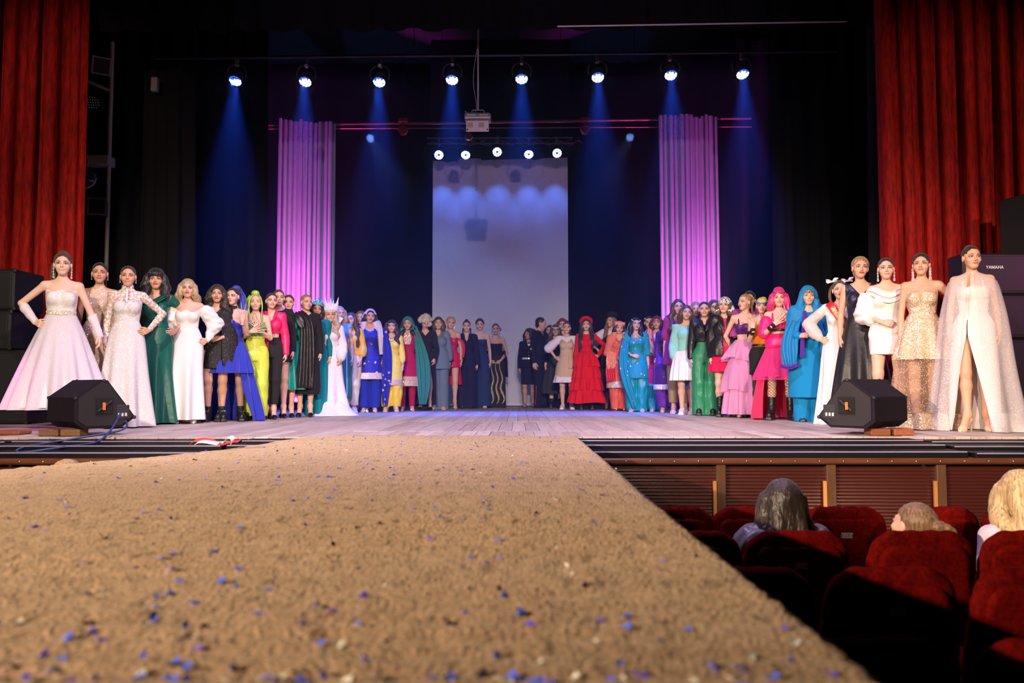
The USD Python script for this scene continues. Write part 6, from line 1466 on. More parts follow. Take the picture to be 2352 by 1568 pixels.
sg = fab('cloth', (.035, .23, .20)); p.hood('veil', sg, off=.016, opening=(.080, .115), zl=.012).ribbon('veil_fall', sg, [V(.10, .02, 1.54), V(.20, -.06, 1.25), V(.27, -.09, .95), V(.29, -.08, .50), V(.28, -.06, .12)], (.10, .18, .26, .24, .12), (1, .25, 0), folds=2.5, amp=.025, thick=.010).ribbon('coral_scarf', fab('print', (.80, .22, .16), (.9, .7, .5), .5, .4), [V(-.17, -.03, 1.36), V(-.20, -.11, 1.05), V(-.18, -.13, .6), V(-.19, -.10, .1)], (.09, .13, .13, .12), (1, -.2, 0), folds=2, amp=.016, thick=.01)
p.necklace(gold, .06, .009, 2).shoes('sandal', gold, 0)

p = Guest('woman with a big platinum curly bob in a short black dress looking down', -1.69, 14.5, 1.70, arms=('down', 'front'), skin='fair', heel=.07, head=(12, -24, 4), fy=(.05, -.06)).face('wine').body().features().hair('afro', 'platinum')
p.top('dress', fab('cloth', (.020, .019, .028)), z=(.80, 1.46), off=.014, neck=('v', .11), sleeve=(1.95, 1.95), so=(.02, .02, .016), T=[(.80, .178, .128, .012)]).gown(fab('cloth', (.020, .019, .028)), .05, .21, .19, 7, .06, z0=.98, gap=(-1.15, .10, .62, .80)).shoes('pump', pump_black)

p = Guest('woman in a loose grey-blue shirt suit with a strap across the chest', -1.49, 14.85, 1.72, arms=('down', 'down'), skin='fair').face('nude', amt=.4).body().features().hair('bob', 'brown', length=.15, vol=.004)
gb = fab('cloth', (.16, .22, .31)); p.top('shirt', gb, z=(.74, 1.47), off=.026, neck=('v', .10), sleeve=(1.6, 1.6), so=(.026, .035, .045), T=[(.74, .225, .155, .006), (.84, .220, .15, .014), (1.05, .185, .13, 0)]).lapels(gb, 'collar', .10, .045).trousers('trousers', fab('cloth', (.15, .21, .29)), r=(.105, .10, .105, .115), hem=.0, waist=1.0).ribbon('bag_strap', fab('leather', (.42, .26, .17)), [V(.10, -.07, 1.42), V(.0, -.150, 1.25), V(-.15, -.13, 1.08)], (.020, .020, .020), (.6, 0, .6), folds=0, amp=0, thick=.006, n=10, m=3)
p.bangle(1, colmat((.01, .01, .012), .3, 'watch'), .032, .026, .93, 1, 'watch').shoes('flat', nude_shoe, 0)

p = Guest('smiling fair woman in a short raspberry strapless dress with a sash tied on one arm', -1.29, 15.2, 1.745, arms=('down', 'down'), skin='fair', heel=.07, head=(10, 0, 6), fy=(.04, -.04)).face('rose', amt=.5).body().features().hair('slick', 'blonde', vol=.014, bun=((0, .10, -.02), .045))
rr = fab('satin', (.66, .015, .085)); p.top('dress', rr, z=(.73, 1.31), off=.010, neck=('strapless', 1.30), shoulders=False, T=[(.72, .212, .158, .010), (.84, .212, .152, .014)]).skirt('back_panel', rr, [(1.0, .17, .12, .02), (.40, .24, .17, .03)], nf=6, amp=.04, gap=(-math.pi / 2, .9, 1.15, .95)).ribbon('sash', rr, [V(.14, -.05, 1.29), V(.225, -.06, 1.22), V(.25, -.06, 1.05), V(.235, -.06, .92)], (.035, .06, .06, .05), (1, 0, 0), folds=1, amp=.006, thick=.008)
p.earrings(pearl, .035, .013).bangle(1, silver, .031, .02, .95, 1, 'watch').shoes('sandal', silver)

p = Guest('dark-haired woman with a topknot in a navy suit jacket and wide trousers', -1.01, 15.6, 1.72, arms=('back', 'down'), skin='pale').face('rose').body(feet=False).features().hair('slick', 'black', bun=((0, .02, .115), .032), lock=[([(-.06, .06, -.02), (-.075, .06, -.12), (-.075, .05, -.22)], .02, .012), ([(.06, .06, -.02), (.075, .06, -.12), (.07, .05, -.2)], .02, .012)])
nv = fab('cloth', (.016, .018, .05)); p.top('jacket', nv, z=(.94, 1.47), off=.022, neck=('v', .16), sleeve=(1.95, 1.95), so=(.024, .026, .024), collar=False).trousers('trousers', nv, r=(.105, .11, .12, .13), hem=.0, waist=1.04).lapels(nv, depth=.18)
p.necklace(silver, .05, .004).shoes('flat', pump_black, 0)

p = Guest('bare-shouldered woman in a navy strapless jumpsuit in front of the white backdrop', -.77, 16.0, 1.78, arms=('down', 'down'), skin='pale', heel=.05).face('wine').body().features().hair('slick', 'dark', vol=.012, bun=((0, .10, -.03), .05))
n2 = fab('cloth', (.026, .045, .14)); p.top('bodice', n2, z=(.98, 1.31), off=.010, neck=('straight', 1.295), shoulders=False).trousers('trousers', n2, r=(.105, .115, .13, .15), hem=-.02, waist=1.06).shoes('sandal', nude_shoe)

p = Guest('woman in a black strapless top and long black skirt with gold scrolls', -.46, 16.3, 1.71, arms=('lap', 'lap'), skin='warm').face('wine').body(legs=False).features().hair('slick', 'black', bun=((0, .10, -.02), .045))
blk_ = fab('cloth', (.016, .014, .020)); p.top('top', blk_, z=(1.0, 1.30), off=.010, neck=('straight', 1.29), shoulders=False).gown(fab('cloth', (.025, .022, .026)), -.0, .235, .22, 5, .05, z0=1.04, mid=(.5, .205, .18, 0))
for k, x in enumerate((-.15, -.065, .025, .115)):
    pts = [V(x * .8, -.135, .92), V(x - .012, -.165, .72), V(x + .02, -.180, .55), V(x - .015, -.19, .40), V(x * 1.2 + .03, -.215, .22), V(x * 1.2 - .01, -.225, .08)]
    p.emit('gold_scroll', tube_mesh(spline(pts, 26), np.interp(np.linspace(0, 1, 26), [0, .15, .5, .8, 1], [.004, .010, .020, .024, .010]), 6), fab('sequin', (.42, .34, .18), (.8, .7, .45), 1, .5))
    p.emit('gold_curl', tube_mesh([V(x * 1.1 + .026 * math.cos(a) * (1 - a / 11), -.205, .30 + .04 * math.sin(a) * (1 - a / 11)) for a in np.linspace(0, 8, 26)], .006, 5), fab('sequin', (.42, .34, .18), (.8, .7, .45), 1, .5))
for k in range(7): p.sphere('rose_petal', colmat((.62, .05, .09), .6, 'petal'), V(.085 + .016 * math.cos(k), .02 + .014 * math.sin(k * 2), .0 + .022 * math.sin(k)), .020, (.7, 1, 1))
p.earrings(colmat((.05, .5, .5), .3, 'turquoise'), .045, .009).necklace(silver, .06, .004).skirt('shawl', fab('cloth', (.015, .014, .03)), [(1.15, .20, .13, .03), (.9, .25, .17, .04), (.62, .26, .18, .05)], nf=7, amp=.05, gap=(-math.pi / 2, .95, .95, 1.1))

def uniform(p, skirt, brassy=True):
    u = fab('cloth', (.012, .013, .034)); p.top('tunic', u, z=(.86, 1.47), off=.020, neck=('v', .13), sleeve=(1.95, 1.95), so=(.020, .020, .018), T=[(.86, .20, .14, .014), (1.02, .17, .12, 0)] if skirt else None).lapels(u, depth=.14)
    for q in (-1, 1): p.ribbon('shoulder_board', colmat((.60, .03, .05), .5, 'shoulder_red'), [V(q * .07, .012, 1.448), V(q * .165, .012, 1.425)], (.05, .045), (0, 1, 0), folds=0, amp=0, thick=.008, n=5, m=4)
    if brassy:
        for z_ in (1.19, 1.12, .96): p.sphere('button', gold, V(0, -.128, z_), .012, (1, .5, 1), head=False)
    return u
p = Guest('woman in a dark navy parade uniform with a white belt, looking away to the left', .22, 16.3, 1.60, arms=('down', 'down'), skin='tan', head=(-42, 0, 0)).face('wine', amt=.4).body().features().hair('bob', 'black', length=.14, vol=.018, wave=.016)
u = uniform(p, True); p.belt('white_belt', colmat((.70, .68, .66), .5, 'belt_white'), 1.055, .045, .030).ribbon('belt_buckle', gold, [V(-.03, -.128, 1.055), V(.03, -.128, 1.055)], (.05, .05), (0, 0, 1), folds=0, amp=0, thick=.012, n=4, m=4)
p.gown(u, .50, .165, .13, 4, .01, z0=.95, hips=(.180, .126)).top('white_shirt', fab('cloth', WHITE), z=(1.28, 1.47), off=.008, neck=('v', .03), collar=True).shoes('flat', pump_black, 0)
for q in (-1, 1): p.ribbon('bow_tie', colmat((.02, .018, .03), .5, 'bow_navy'), [V(0, -.105, 1.395), V(q * .03, -.108, 1.40)], (.014, .04), (0, 0, 1), folds=0, amp=0, thick=.012, n=4, m=3)
p.sphere('hair_puff', hairmat('black'), V(.06, .07, .05), .075, (1, 1, 1.0))

p = Guest('short-haired man in a dark parade uniform with red shoulder boards, turned to the right', .45, 15.9, 1.80, yaw=58, arms=('down', 'down'), skin='fair', male=True, head=(22, -8, 0)).face('nude', amt=.1).body(feet=False).features().hair('short', 'dark')
u = uniform(p, False, False); p.trousers('trousers', u, r=(.108, .085, .078, .078), hem=.0, waist=1.0).ribbon('side_piping', colmat((.5, .03, .04), .5, 'piping'), [V(-.185, .01, .95), V(-.17, -.01, .5), V(-.165, .02, .06)], (.012, .012, .012), (0, 1, 0), folds=0, amp=0, thick=.006, n=8, m=3).shoes('flat', pump_black, 0)
p.sphere('cuff_badge', colmat((.6, .55, .4), .4, 'cuff'), p.arm[-1]['el'] + V(-.05, 0, 0), .022, (.5, 1, 1), head=False)

p = Guest('dark-haired person half hidden between the uniformed man and the red-haired woman', .66, 16.6, 1.70, arms=('down', 'down'), skin='fair', head=(-10, 0, 0)).face('wine').body(legs=True, feet=False).features().hair('bob', 'black', length=.15)
p.top('shirt', fab('cloth', (.09, .05, .20)), z=(.95, 1.46), off=.016, neck=('v', .1), sleeve=(1.95, 1.95)).trousers('trousers', bs, hem=.0).shoes('flat', pump_black, 0)
p = Guest('red-haired woman standing half hidden at the back behind the woman in glasses', .90, 16.2, 1.80, arms=('down', 'down'), skin='pale').face('rose').body(feet=False).features().hair('long', 'red', length=.26, vol=.008)
p.top('top', fab('cloth', (.02, .02, .035)), z=(.95, 1.46), off=.014, neck=('round', .06), sleeve=(1.95, 1.95)).trousers('trousers', bs, hem=.0).shoes('flat', pump_black, 0)

p = Guest('brown-haired woman with glasses, white headband and a long dark grey skirt', .74, 15.7, 1.64, arms=('down', 'hip'), skin='fair').face('wine', amt=.3).body().features().hair('long', 'brown', length=.28, vol=.004)
p.top('jacket', fab('cloth', (.022, .022, .075)), z=(1.06, 1.46), off=.016, neck=('v', .14), sleeve=(1.55, 1.55), so=(.018, .022, .02)).gown(fab('cloth', (.035, .034, .038)), .30, .265, .23, 10, .06, z0=1.10).shoes('boot', boot_black, 0).head_band('headband', colmat((.75, .78, .8), .4, 'band_white'), .008, .045, .085, False)
for q in (-1, 1): p.emit('glasses_rim', tube_mesh([p.put((q * .034 + .027 * math.cos(a), -.104 + .012 * abs(math.cos(a)) * (q * math.cos(a) > 0), .0 + .022 * math.sin(a))) for a in np.linspace(0, 2 * math.pi, 17)], .0028, 5), lamp_black)
p.emit('glasses_bridge', tube_mesh([p.put((-.008, -.106, .004)), p.put((.008, -.106, .004))], .0026, 5), lamp_black)

p = Guest('woman with a topknot in a beige wrap dress over a white puff-sleeved shirt', .91, 14.9, 1.63, arms=('hip', 'down'), skin='fair', w=.95).face('rose').body(feet=False).features().hair('slick', 'auburn', bun=((0, .02, .12), .036))
sh_ = fab('cloth', (.80, .74, .76)); be = fab('cloth', (.62, .44, .27)); p.top('shirt', sh_, z=(1.05, 1.46), off=.008, neck=('round', .035), sleeve=(1.05, 1.05), so=(.025, .06, .03), puff=((-1, .7, .085, .09), (1, .7, .08, .09)), bump=.006)
p.top('wrap_dress', be, z=(.62, 1.40), off=.018, neck=lambda X, Y, Z: np.minimum(Z - np.where(Y < .02, 1.375 - .0 * X - .9 * np.maximum(.10 - np.abs(X), 0), 1.28), np.abs(np.abs(X) - .088) - .008), shoulders=False, T=[(.62, .245, .185, 0), (.84, .215, .155, .014), (1.04, .135, .10, 0)], bust=True).skirt('shirt_hem', sh_, [(.66, .235, .175, .0), (.52, .255, .19, .0)], nf=9, amp=.04)
p.belt('tie_belt', be, 1.055, .03, .026).ribbon('belt_end', be, [V(.05, -.135, 1.05), V(.055, -.175, .92), V(.05, -.19, .80)], (.03, .04, .04), folds=.5, amp=.003, thick=.006).shoes('sneaker', white_shoe)

p = Guest('dark-haired woman in a red beret and a tiered red ruffled dress, hand on hip', 1.25, 14.6, 1.665, arms=('down', 'hip'), skin='fair', w=.95).face('wine').body().features().hair('long', 'dark', length=.44, wave=.004, vol=.0)
rd = fab('cloth', (.70, .008, .014)); p.top('bodice', rd, z=(1.04, 1.46), off=.010, neck=('round', .035), sleeve=(1.95, 1.95), so=(.010, .012, .012))
for k, (za, zb, ra, rb_) in enumerate(((1.08, .80, .125, .225), (.86, .585, .195, .255), (.64, .37, .225, .29), (.42, .13, .255, .315))): p.skirt('ruffled_tier', rd, [(za, ra, ra * .80, .0), (za - .05, (ra + rb_) / 2 * .98, (ra + rb_) / 2 * .82, 0), (zb, rb_, rb_ * .85, .0)], nf=12 + k, amp=.075, seed=k, hemw=.012, pw=.8, sharp=.3)
e = trimesh.creation.icosphere(3, 1.0); v = np.array(e.vertices) * (.118, .125, .055); v[:, 2] = np.where(v[:, 2] < -.02, -.02 + (v[:, 2] + .02) * .3, v[:, 2]); v = v * (1.06, 1.06, 1.15) @ rotm(0, 42, 0).T + (0, .045, .066); p.headmesh('beret', fab('knit', (.68, .010, .018)), v, np.array(e.faces), True).shoes('boot', boot_black, 0)

p = Guest('woman in a black hat, white blouse and long grey leather skirt, looking to the left', 1.75, 14.95, 1.76, arms=('hip', 'down'), skin='warm', heel=.07, head=(-35, 3, 0)).face('rose').body().features().hair('long', 'light', length=.34, wave=.006)
p.top('blouse', fab('cloth', (.74, .70, .76)), z=(1.10, 1.46), off=.014, neck=('round', .03), sleeve=(1.0, 1.0), so=(.03, .09, .03), puff=((-1, .8, .11, .10), (1, .8, .10, .10))).top('pinafore', fab('cloth', (.016, .015, .018)), z=(1.0, 1.40), off=.020, neck=('straps', 1.33), shoulders=False).gown(fab('leather', (.06, .062, .065)), .26, .225, .19, 5, .04, z0=1.06).shoes('sandal', pump_black)
m = trimesh.creation.revolve(np.array([(0, .125), (.075, .122), (.095, .10), (.10, .03), (.165, .018), (.168, .010), (.10, .015), (.0, .03)]), sections=30); p.headmesh('hat', fab('cloth', (.016, .014, .022)), np.array(m.vertices) @ rotm(0, 8, 0).T + (0, .02, .055), np.array(m.faces), 35)

p = Guest('stout woman with a pink flower crown in a coral dress and coral shawl', 1.77, 13.9, 1.55, arms=('lap', 'belly'), skin='fair', w=1.14, head=(8, -8, 6)).face('red').body(feet=False).features().hair('long', 'black', length=.18, front=(0, 0))
co = fab('print', (.80, .13, .07), (.85, .62, .30), .9, .36); p.top('dress', co, z=(.44, 1.46), off=.014, neck=('v', .12), sleeve=(1.6, 1.6), so=(.016, .02, .02), T=[(.44, .26, .20, 0), (.84, .235, .175, .01)]).hemband('gold_hem', fab('sequin', (.62, .44, .26), (1, .85, .5), 1.6, .9), 0.445, 0.565)
p.trousers('trousers', fab('satin', (.78, .12, .06)), r=(.12, .115, .11, .08), hem=.04, waist=1.0, bump=.012).shoes('flat', gold, 0).shawl('shawl', fab('cloth', (.82, .20, .11)), off=.035, z=(.98, 1.40), cut=lambda X, Y, Z: np.where(Y < .02, .10 - np.abs(X - .02), -1) + 0 * Z).hood('veil', fab('cloth', (.80, .26, .18)), off=.012, opening=(.085, .11), zl=.03)
p.ribbon('shawl_end', fab('print', (.82, .24, .12), (.9, .7, .3), .5, .5), [V(-.15, -.19, 1.12), V(-.17, -.20, .95), V(-.16, -.20, .80)], (.16, .18, .17), folds=2, amp=.012, thick=.01).ribbon('red_panel', fab('satin', (.62, .010, .015)), [V(-.17, -.18, .88), V(-.175, -.2, .74), V(-.17, -.2, .56)], (.18, .19, .18), folds=2, amp=.012, thick=.01)
vs = []
for i in range(26):
    a = -math.pi / 2 + 1.25 * (2 * (i % 13) / 12 - 1); z_ = .075 + .026 * (i // 13); e = trimesh.creation.icosphere(1, .015); e.apply_scale([1, .7, 1.25]); e.apply_translation((.088 * math.cos(a), .012 + .098 * math.sin(a), z_)); vs.append(e)
m = trimesh.util.concatenate(vs); p.headmesh('flower_crown', colmat((.85, .33, .32), .6, 'flower_pink'), np.array(m.vertices), np.array(m.faces), False).necklace(silver, .10, .008, 3).brow_jewel(pearl)

p = Guest('black-haired woman in a turquoise tunic and long turquoise veil', 1.99, 13.45, 1.58, arms=('belly', 'down'), skin='fair', w=1.08, head=(14, 3, 4)).face('red').body(feet=True).features().hair('long', 'black', length=.24)
tq = fab('print', (.006, .30, .33), (.70, .66, .45), 1.1, .36); p.top('tunic', tq, z=(.60, 1.46), off=.014, neck=('v', .13), sleeve=(1.15, 1.15), so=(.03, .04, .03), T=[(.60, .235, .175, 0), (.84, .22, .16, .01)], puff=((-1, .7, .075, .09),), bump=.006).trousers('harem_trousers', fab('satin', (.006, .32, .36)), r=(.12, .12, .115, .10), hem=.02, waist=1.0, bump=.014)
p.ribbon('long_veil', tq, [V(-.09, .03, 1.62), V(-.14, .0, 1.42), V(-.21, -.10, 1.1), V(-.20, -.16, .7), V(-.10, -.17, .30), V(-.04, -.16, .08)], (.07, .11, .16, .17, .15, .10), (1, -.2, 0), folds=2, amp=.02, thick=.012).head_band('forehead_beads', pearl, .008, .05, .085).brow_jewel(pearl).earrings(pearl, .02, .011).necklace(colmat((.75, .4, .12), .35, 'amber'), .09, .009, 3).bangle(-1, gold, .034, .012, .9, 3).shoes('sandal', nude_shoe, 0)

p = Guest('woman with a jewelled tiara and forehead jewel in a long black embroidered cloak', 2.26, 13.75, 1.63, arms=('down', 'down'), skin='fair', head=(4, 0, 0)).face('red').body(feet=True).features().hair('slick', 'black')
p.top('cloak', fab('print', (.018, .014, .018), (.55, .38, .22), 1.0, .22), z=(.42, 1.46), off=.018, neck=('v', .14), sleeve=(1.9, 1.9), so=(.02, .024, .03), T=[(.42, .24, .18, 0), (.84, .215, .155, .01)]).skirt('embroidered_panel', fab('print', (.42, .25, .20), (.75, .5, .3), .7, .45), [(.95, .19, .14, -.02), (.36, .26, .20, -.015)], nf=7, amp=.03, gap=(math.pi / 2, 1.2, 1.1, .9)).trousers('trousers', bs, r=(.10, .10, .10, .08), hem=.08)
p.head_band('tiara', pearl, .008, .035, .085).brow_jewel(crystal).necklace(pearl, .08, .008, 2).bangle(1, gold, .034, .012, .92, 2).shoes('sandal', gold, 0)

p = Guest('older woman with a red headband in a mint figured tunic and pink coat', 2.37, 13.6, 1.62, arms=('belly', 'down'), skin='warm', w=1.1, head=(-8, 0, 0)).face('rose', shadow=(.2, .08, .1)).body(feet=True).features().hair('bob', 'auburn', length=.13, vol=.004)
p.top('mint_tunic', fab('print', (.50, .64, .50), (.20, .36, .42), .7, .45), z=(.44, 1.46), off=.014, neck=('round', .06), T=[(.44, .24, .18, 0), (.84, .22, .16, .01)]).top('pink_coat', fab('print', (.72, .012, .20), (.8, .45, .2), .6, .26), z=(.46, 1.45), off=.022, neck=('round', .04), sleeve=(1.6, 1.6), so=(.022, .026, .022), T=[(.46, .25, .185, .005), (.84, .228, .165, .014)], cuts=[lambda X, Y, Z: np.where(Y < .03, .085 - np.abs(X - .03), -1) + 0 * Z])
p.ribbon('peach_veil', fab('satin', (.80, .34, .22)), [V(-.08, .03, 1.66), V(-.12, -.02, 1.48), V(-.13, -.14, 1.25), V(-.06, -.2, 1.06), V(.02, -.2, 1.0)], (.06, .07, .09, .11, .06), (1, -.2, .2), folds=1.5, amp=.012, thick=.014).hemband('blue_hem', fab('satin', (.10, .42, .55)), 0.455, 0.495).trousers('trousers', fab('satin', (.02, .36, .52)), r=(.115, .115, .11, .09), hem=.03, waist=1.0, bump=.012)
p.head_band('red_headband', colmat((.62, .06, .05), .3, 'red_bead'), .009, .045, .08).brow_jewel(colmat((.8, .25, .1), .3, 'amber_jewel')).necklace(pearl, .07, .007, 2).shoes('sandal', nude_shoe, 0)

p = Guest('woman in a dark purple embroidered tunic with a silver hem and purple trousers', 2.43, 13.0, 1.58, arms=('down', 'down'), skin='fair', w=1.08, head=(-10, 0, 8), lean=.03).face('red', shadow=(.3, .1, .15)).body(feet=True).features().hair('slick', 'red', vol=.006)
p.top('tunic', fab('print', (.070, .012, .13), (.55, .42, .52), .8, .26), z=(.40, 1.46), off=.014, neck=('round', .06), sleeve=(1.45, 1.45), so=(.016, .02, .02), T=[(.40, .25, .19, 0), (.84, .225, .165, .01)], bump=.005).hemband('silver_hem', fab('sequin', (.62, .55, .52), (1, .95, .9), 1.2, .6), 0.408, 0.492).trousers('harem_trousers', fab('satin', (.14, .02, .30)), r=(.125, .13, .12, .08), hem=.10, waist=1.0, bump=.010)
p.bangle(-1, pearl, .034, .014, .92, 3).head_band('forehead_beads', pearl, .007, .04, .085).shoes('sandal', gold, 0)

p = Guest('tall woman with long wavy brown hair in a draped plum top and khaki trousers', 2.54, 12.6, 1.80, arms=('down', 'down'), skin='fair', head=(6, 0, 0)).face('rose').body(feet=True).features().hair('long', 'brown', length=.42, wave=.02)
p.top('draped_top', fab('cloth', (.34, .035, .16)), z=(.72, 1.46), off=.022, neck=('v', .16), sleeve=(.75, .75), so=(.03, .05, .03), T=[(.72, .24, .17, .0), (.84, .23, .165, .01), (1.05, .19, .14, 0)], bump=.012).trousers('trousers', fab('cloth', (.36, .25, .11)), r=(.10, .085, .075, .07), hem=.16, waist=1.0).shoes('flat', nude_shoe, 0)

p = Guest('smiling brown-haired woman in a mint knit sweater and full white skirt', 2.56, 12.1, 1.655, arms=('down', 'down'), skin='fair', head=(10, 0, 8), bust=.5).face('rose', amt=.4).body(feet=False).features().hair('long', 'brown', length=.20, front=(0, 0))
p.top('sweater', fab('knit', (.30, .68, .50)), z=(.98, 1.46), off=.024, neck=('boat',), sleeve=(1.75, 1.75), so=(.028, .042, .04), bump=.008).gown(fab('cloth', (.85, .80, .64)), .53, .25, .22, 14, .06, z0=1.02, hips=(.195, .15)).shoes('sneaker', white_shoe)

p = Guest('blonde woman in a white blouse with blue flowers and a denim skirt', 2.74, 12.25, 1.72, arms=('down', 'down'), skin='fair').face('nude', amt=.4).body().features().hair('long', 'honey', length=.24)
p.top('blouse', fab('print', (.78, .78, .82), (.06, .09, .34), .38, .62), z=(.95, 1.47), off=.016, neck=('v', .08), sleeve=(1.9, 1.9), so=(.022, .03, .022), bump=.006).gown(fab('cloth', (.07, .13, .25)), .40, .205, .16, 5, .02, z0=1.0).shoes('flat', nude_shoe, 0)

p = Guest('dark-haired woman in a cropped black leather jacket and wide green satin trousers', 2.75, 11.75, 1.67, arms=('down', 'down'), skin='fair', w=.96).face('rose').body(feet=False).features().hair('slick', 'dark', bun=((0, .08, .07), .03))
gt = fab('satin', (.02, .24, .105)); p.top('shirt', fab('cloth', (.016, .015, .018)), z=(1.09, 1.46), off=.010, neck=('v', .10), collar=False).top('leather_jacket', fab('leather', (.016, .015, .015)), z=(1.10, 1.45), off=.030, neck=('round', .05), sleeve=(1.95, 1.95), so=(.032, .030, .024), cuts=[lambda X, Y, Z: np.where(Y < .0, .022 + .10 * np.clip((Z - 1.15) / .3, 0, 1) - np.abs(X - .055), -1)], bump=.008).lapels(fab('leather', (.016, .015, .015)), depth=.17, wd=.085, off=.035)
p.trousers('trousers', gt, r=(.108, .105, .11, .12), hem=.01, waist=1.10, bump=.007).shoes('boot', boot_black, 0)

p = Guest('woman in a fuchsia suit with long brown hair, hand at her cheek, half hidden', 2.97, 12.05, 1.73, arms=('face', 'down'), skin='fair', head=(14, 0, 0)).face('rose').body(feet=False).features().hair('long', 'brown', length=.26)
fu = fab('satin', (.75, .010, .13)); p.top('jacket', fu, z=(.86, 1.46), off=.020, neck=('v', .14), sleeve=(1.9, 1.9), so=(.022, .024, .022)).trousers('trousers', fu, r=(.10, .085, .085, .09), hem=.01, waist=1.0).shoes('flat', pump_black, 0)

p = Guest('woman with a black and white headscarf in a long black leather jacket and red skirt', 2.92, 11.25, 1.675, arms=('down', 'down'), skin='fair', head=(-12, 2, 4)).face('rose').body().features().hair('bob', 'brown', length=.16, wave=.012)
sc_ = fab('print', (.72, .74, .70), (.02, .02, .03), .28, .75); p.hood('headscarf', sc_, off=.014, opening=(.078, .085), zl=-.012, drop=.02, wide=.03, back=.12).ribbon('scarf_tail', sc_, [p.put((.07, .07, -.03)), p.put((.10, .08, -.12)), p.put((.12, .06, -.22))], (.05, .07, .05), (1, -.3, 0), folds=1.5, amp=.012, thick=.012)
p.top('red_top', fab('print', (.42, .02, .09), (.7, .2, .25), .3, .5), z=(.98, 1.46), off=.012, neck=('round', .04)).top('leather_jacket', fab('leather', (.015, .014, .015)), z=(.86, 1.45), off=.034, neck=('round', .05), sleeve=(1.95, 1.95), so=(.034, .032, .026), T=[(.86, .225, .16, .012), (1.05, .19, .14, 0)], cuts=[lambda X, Y, Z: np.where(Y < .0, .045 + .03 * np.clip((Z - 1.15) / .3, 0, 1) - np.abs(X - .01), -1)], bump=.008).lapels(fab('leather', (.015, .014, .015)), depth=.20, wd=.075, off=.035)
p.gown(fab('cloth', (.62, .010, .07)), .64, .225, .19, 9, .05, z0=1.02).shoes('tallboot', boot_black, 0)

p = Guest('blonde woman in a pale pink tulle skirt and purple crop top with clawed hands', 3.12, 10.95, 1.69, arms=('back', ((.02, -.05, -.28), (.10, -.28, -.13), (.15, -.1, 1), (0, .95, .1), 'spread')), skin='fair', head=(-42, 2, 0), w=.94).face('red').body(feet=True).features().hair('slick', 'honey', bun=((0, .11, .04), .035), lock=[([(0, .10, .03), (.02, .13, -.08), (.03, .13, -.2)], .025, .012)])
p.top('crop_top', fab('satin', (.085, .015, .15)), z=(1.14, 1.31), off=.008, neck=('straps', 1.28), shoulders=False).gown(fab('tulle', (.82, .36, .62), amt=.5), .05, .30, .27, 12, .08, z0=1.07, name='tulle_skirt', mid=(.62, .24, .2, 0)).skirt('tulle_ruffle', fab('tulle', (.84, .40, .66), amt=.38), [(1.07, .13, .10, 0), (.92, .24, .19, 0), (.80, .29, .23, 0)], nf=13, amp=.09, seed=4, hemw=.03).skirt('tulle_flounce', fab('tulle', (.82, .36, .62), amt=.38), [(.80, .22, .18, 0), (.5, .31, .26, 0), (.36, .32, .27, 0)], nf=11, amp=.08, seed=9, hemw=.03)
p.nails(1, colmat((.85, .35, .30), .2, 'nail_red', .3), .13).shoes('flat', pump_black, 0)
rb2 = p

p = Guest('dark-haired woman with a purple feathered wrap standing behind the orange top', 3.23, 11.1, 1.74, arms=('clawin', 'down'), skin='warm', head=(-6, 3, 0)).face('rose', shadow=(.2, .03, .2)).body(feet=False).features().hair('slick', 'black', vol=.006, bun=((0, .05, .10), .045))
p.shawl('feather_wrap', fab('knit', (.34, .06, .26)), off=.045, z=(1.12, 1.40)).top('top', fab('cloth', (.03, .02, .05)), z=(.9, 1.40), off=.012, neck=('straight', 1.33)).trousers('trousers', bs, hem=.0).shoes('boot', boot_black, 0)

p = Guest('woman with yellow and blue hair in an orange top and black shorts', 3.25, 10.6, 1.60, arms=('claw', ((.05, -.06, -.27), (-.02, -.30, -.10), (-.1, -.15, 1), (-.1, .95, .1), 'spread')), skin='fair', head=(-4, 0, 0)).face('rose', shadow=(.70, .10, .02), amt=.9).body(feet=False).features().hair('slick', 'yellow', vol=.004, bun=((.02, .05, .095), .045)).head_band('blue_hair_band', hairmat((.05, .20, .42)), .014, .05, .075, False)
p.top('orange_top', fab('cloth', (.85, .26, .01)), z=(1.0, 1.40), off=.012, neck=('straps', 1.30), shoulders=False).trousers('shorts', fab('cloth', (.014, .013, .016)), r=(.098, .094, .09, .09), hem=.62, waist=1.04).stockings(fab('sheer', (.02, .013, .014), amt=.8), top=.80).belt('belt', boot_black, 1.03, .03, .02)
for q in (-1, 1): p.nails(q, colmat((.82, .5, .62), .2, 'nail_pink', .3), .12).sleeve('black_cuff', fab('cloth', (.02, .014, .016)), q, 1.62, 1.98, (.008, .010, .012))
p.sleeve('arm_band', boot_black, -1, .62, .78, (.006, .006, .006)).shoes('boot', boot_black, 0)

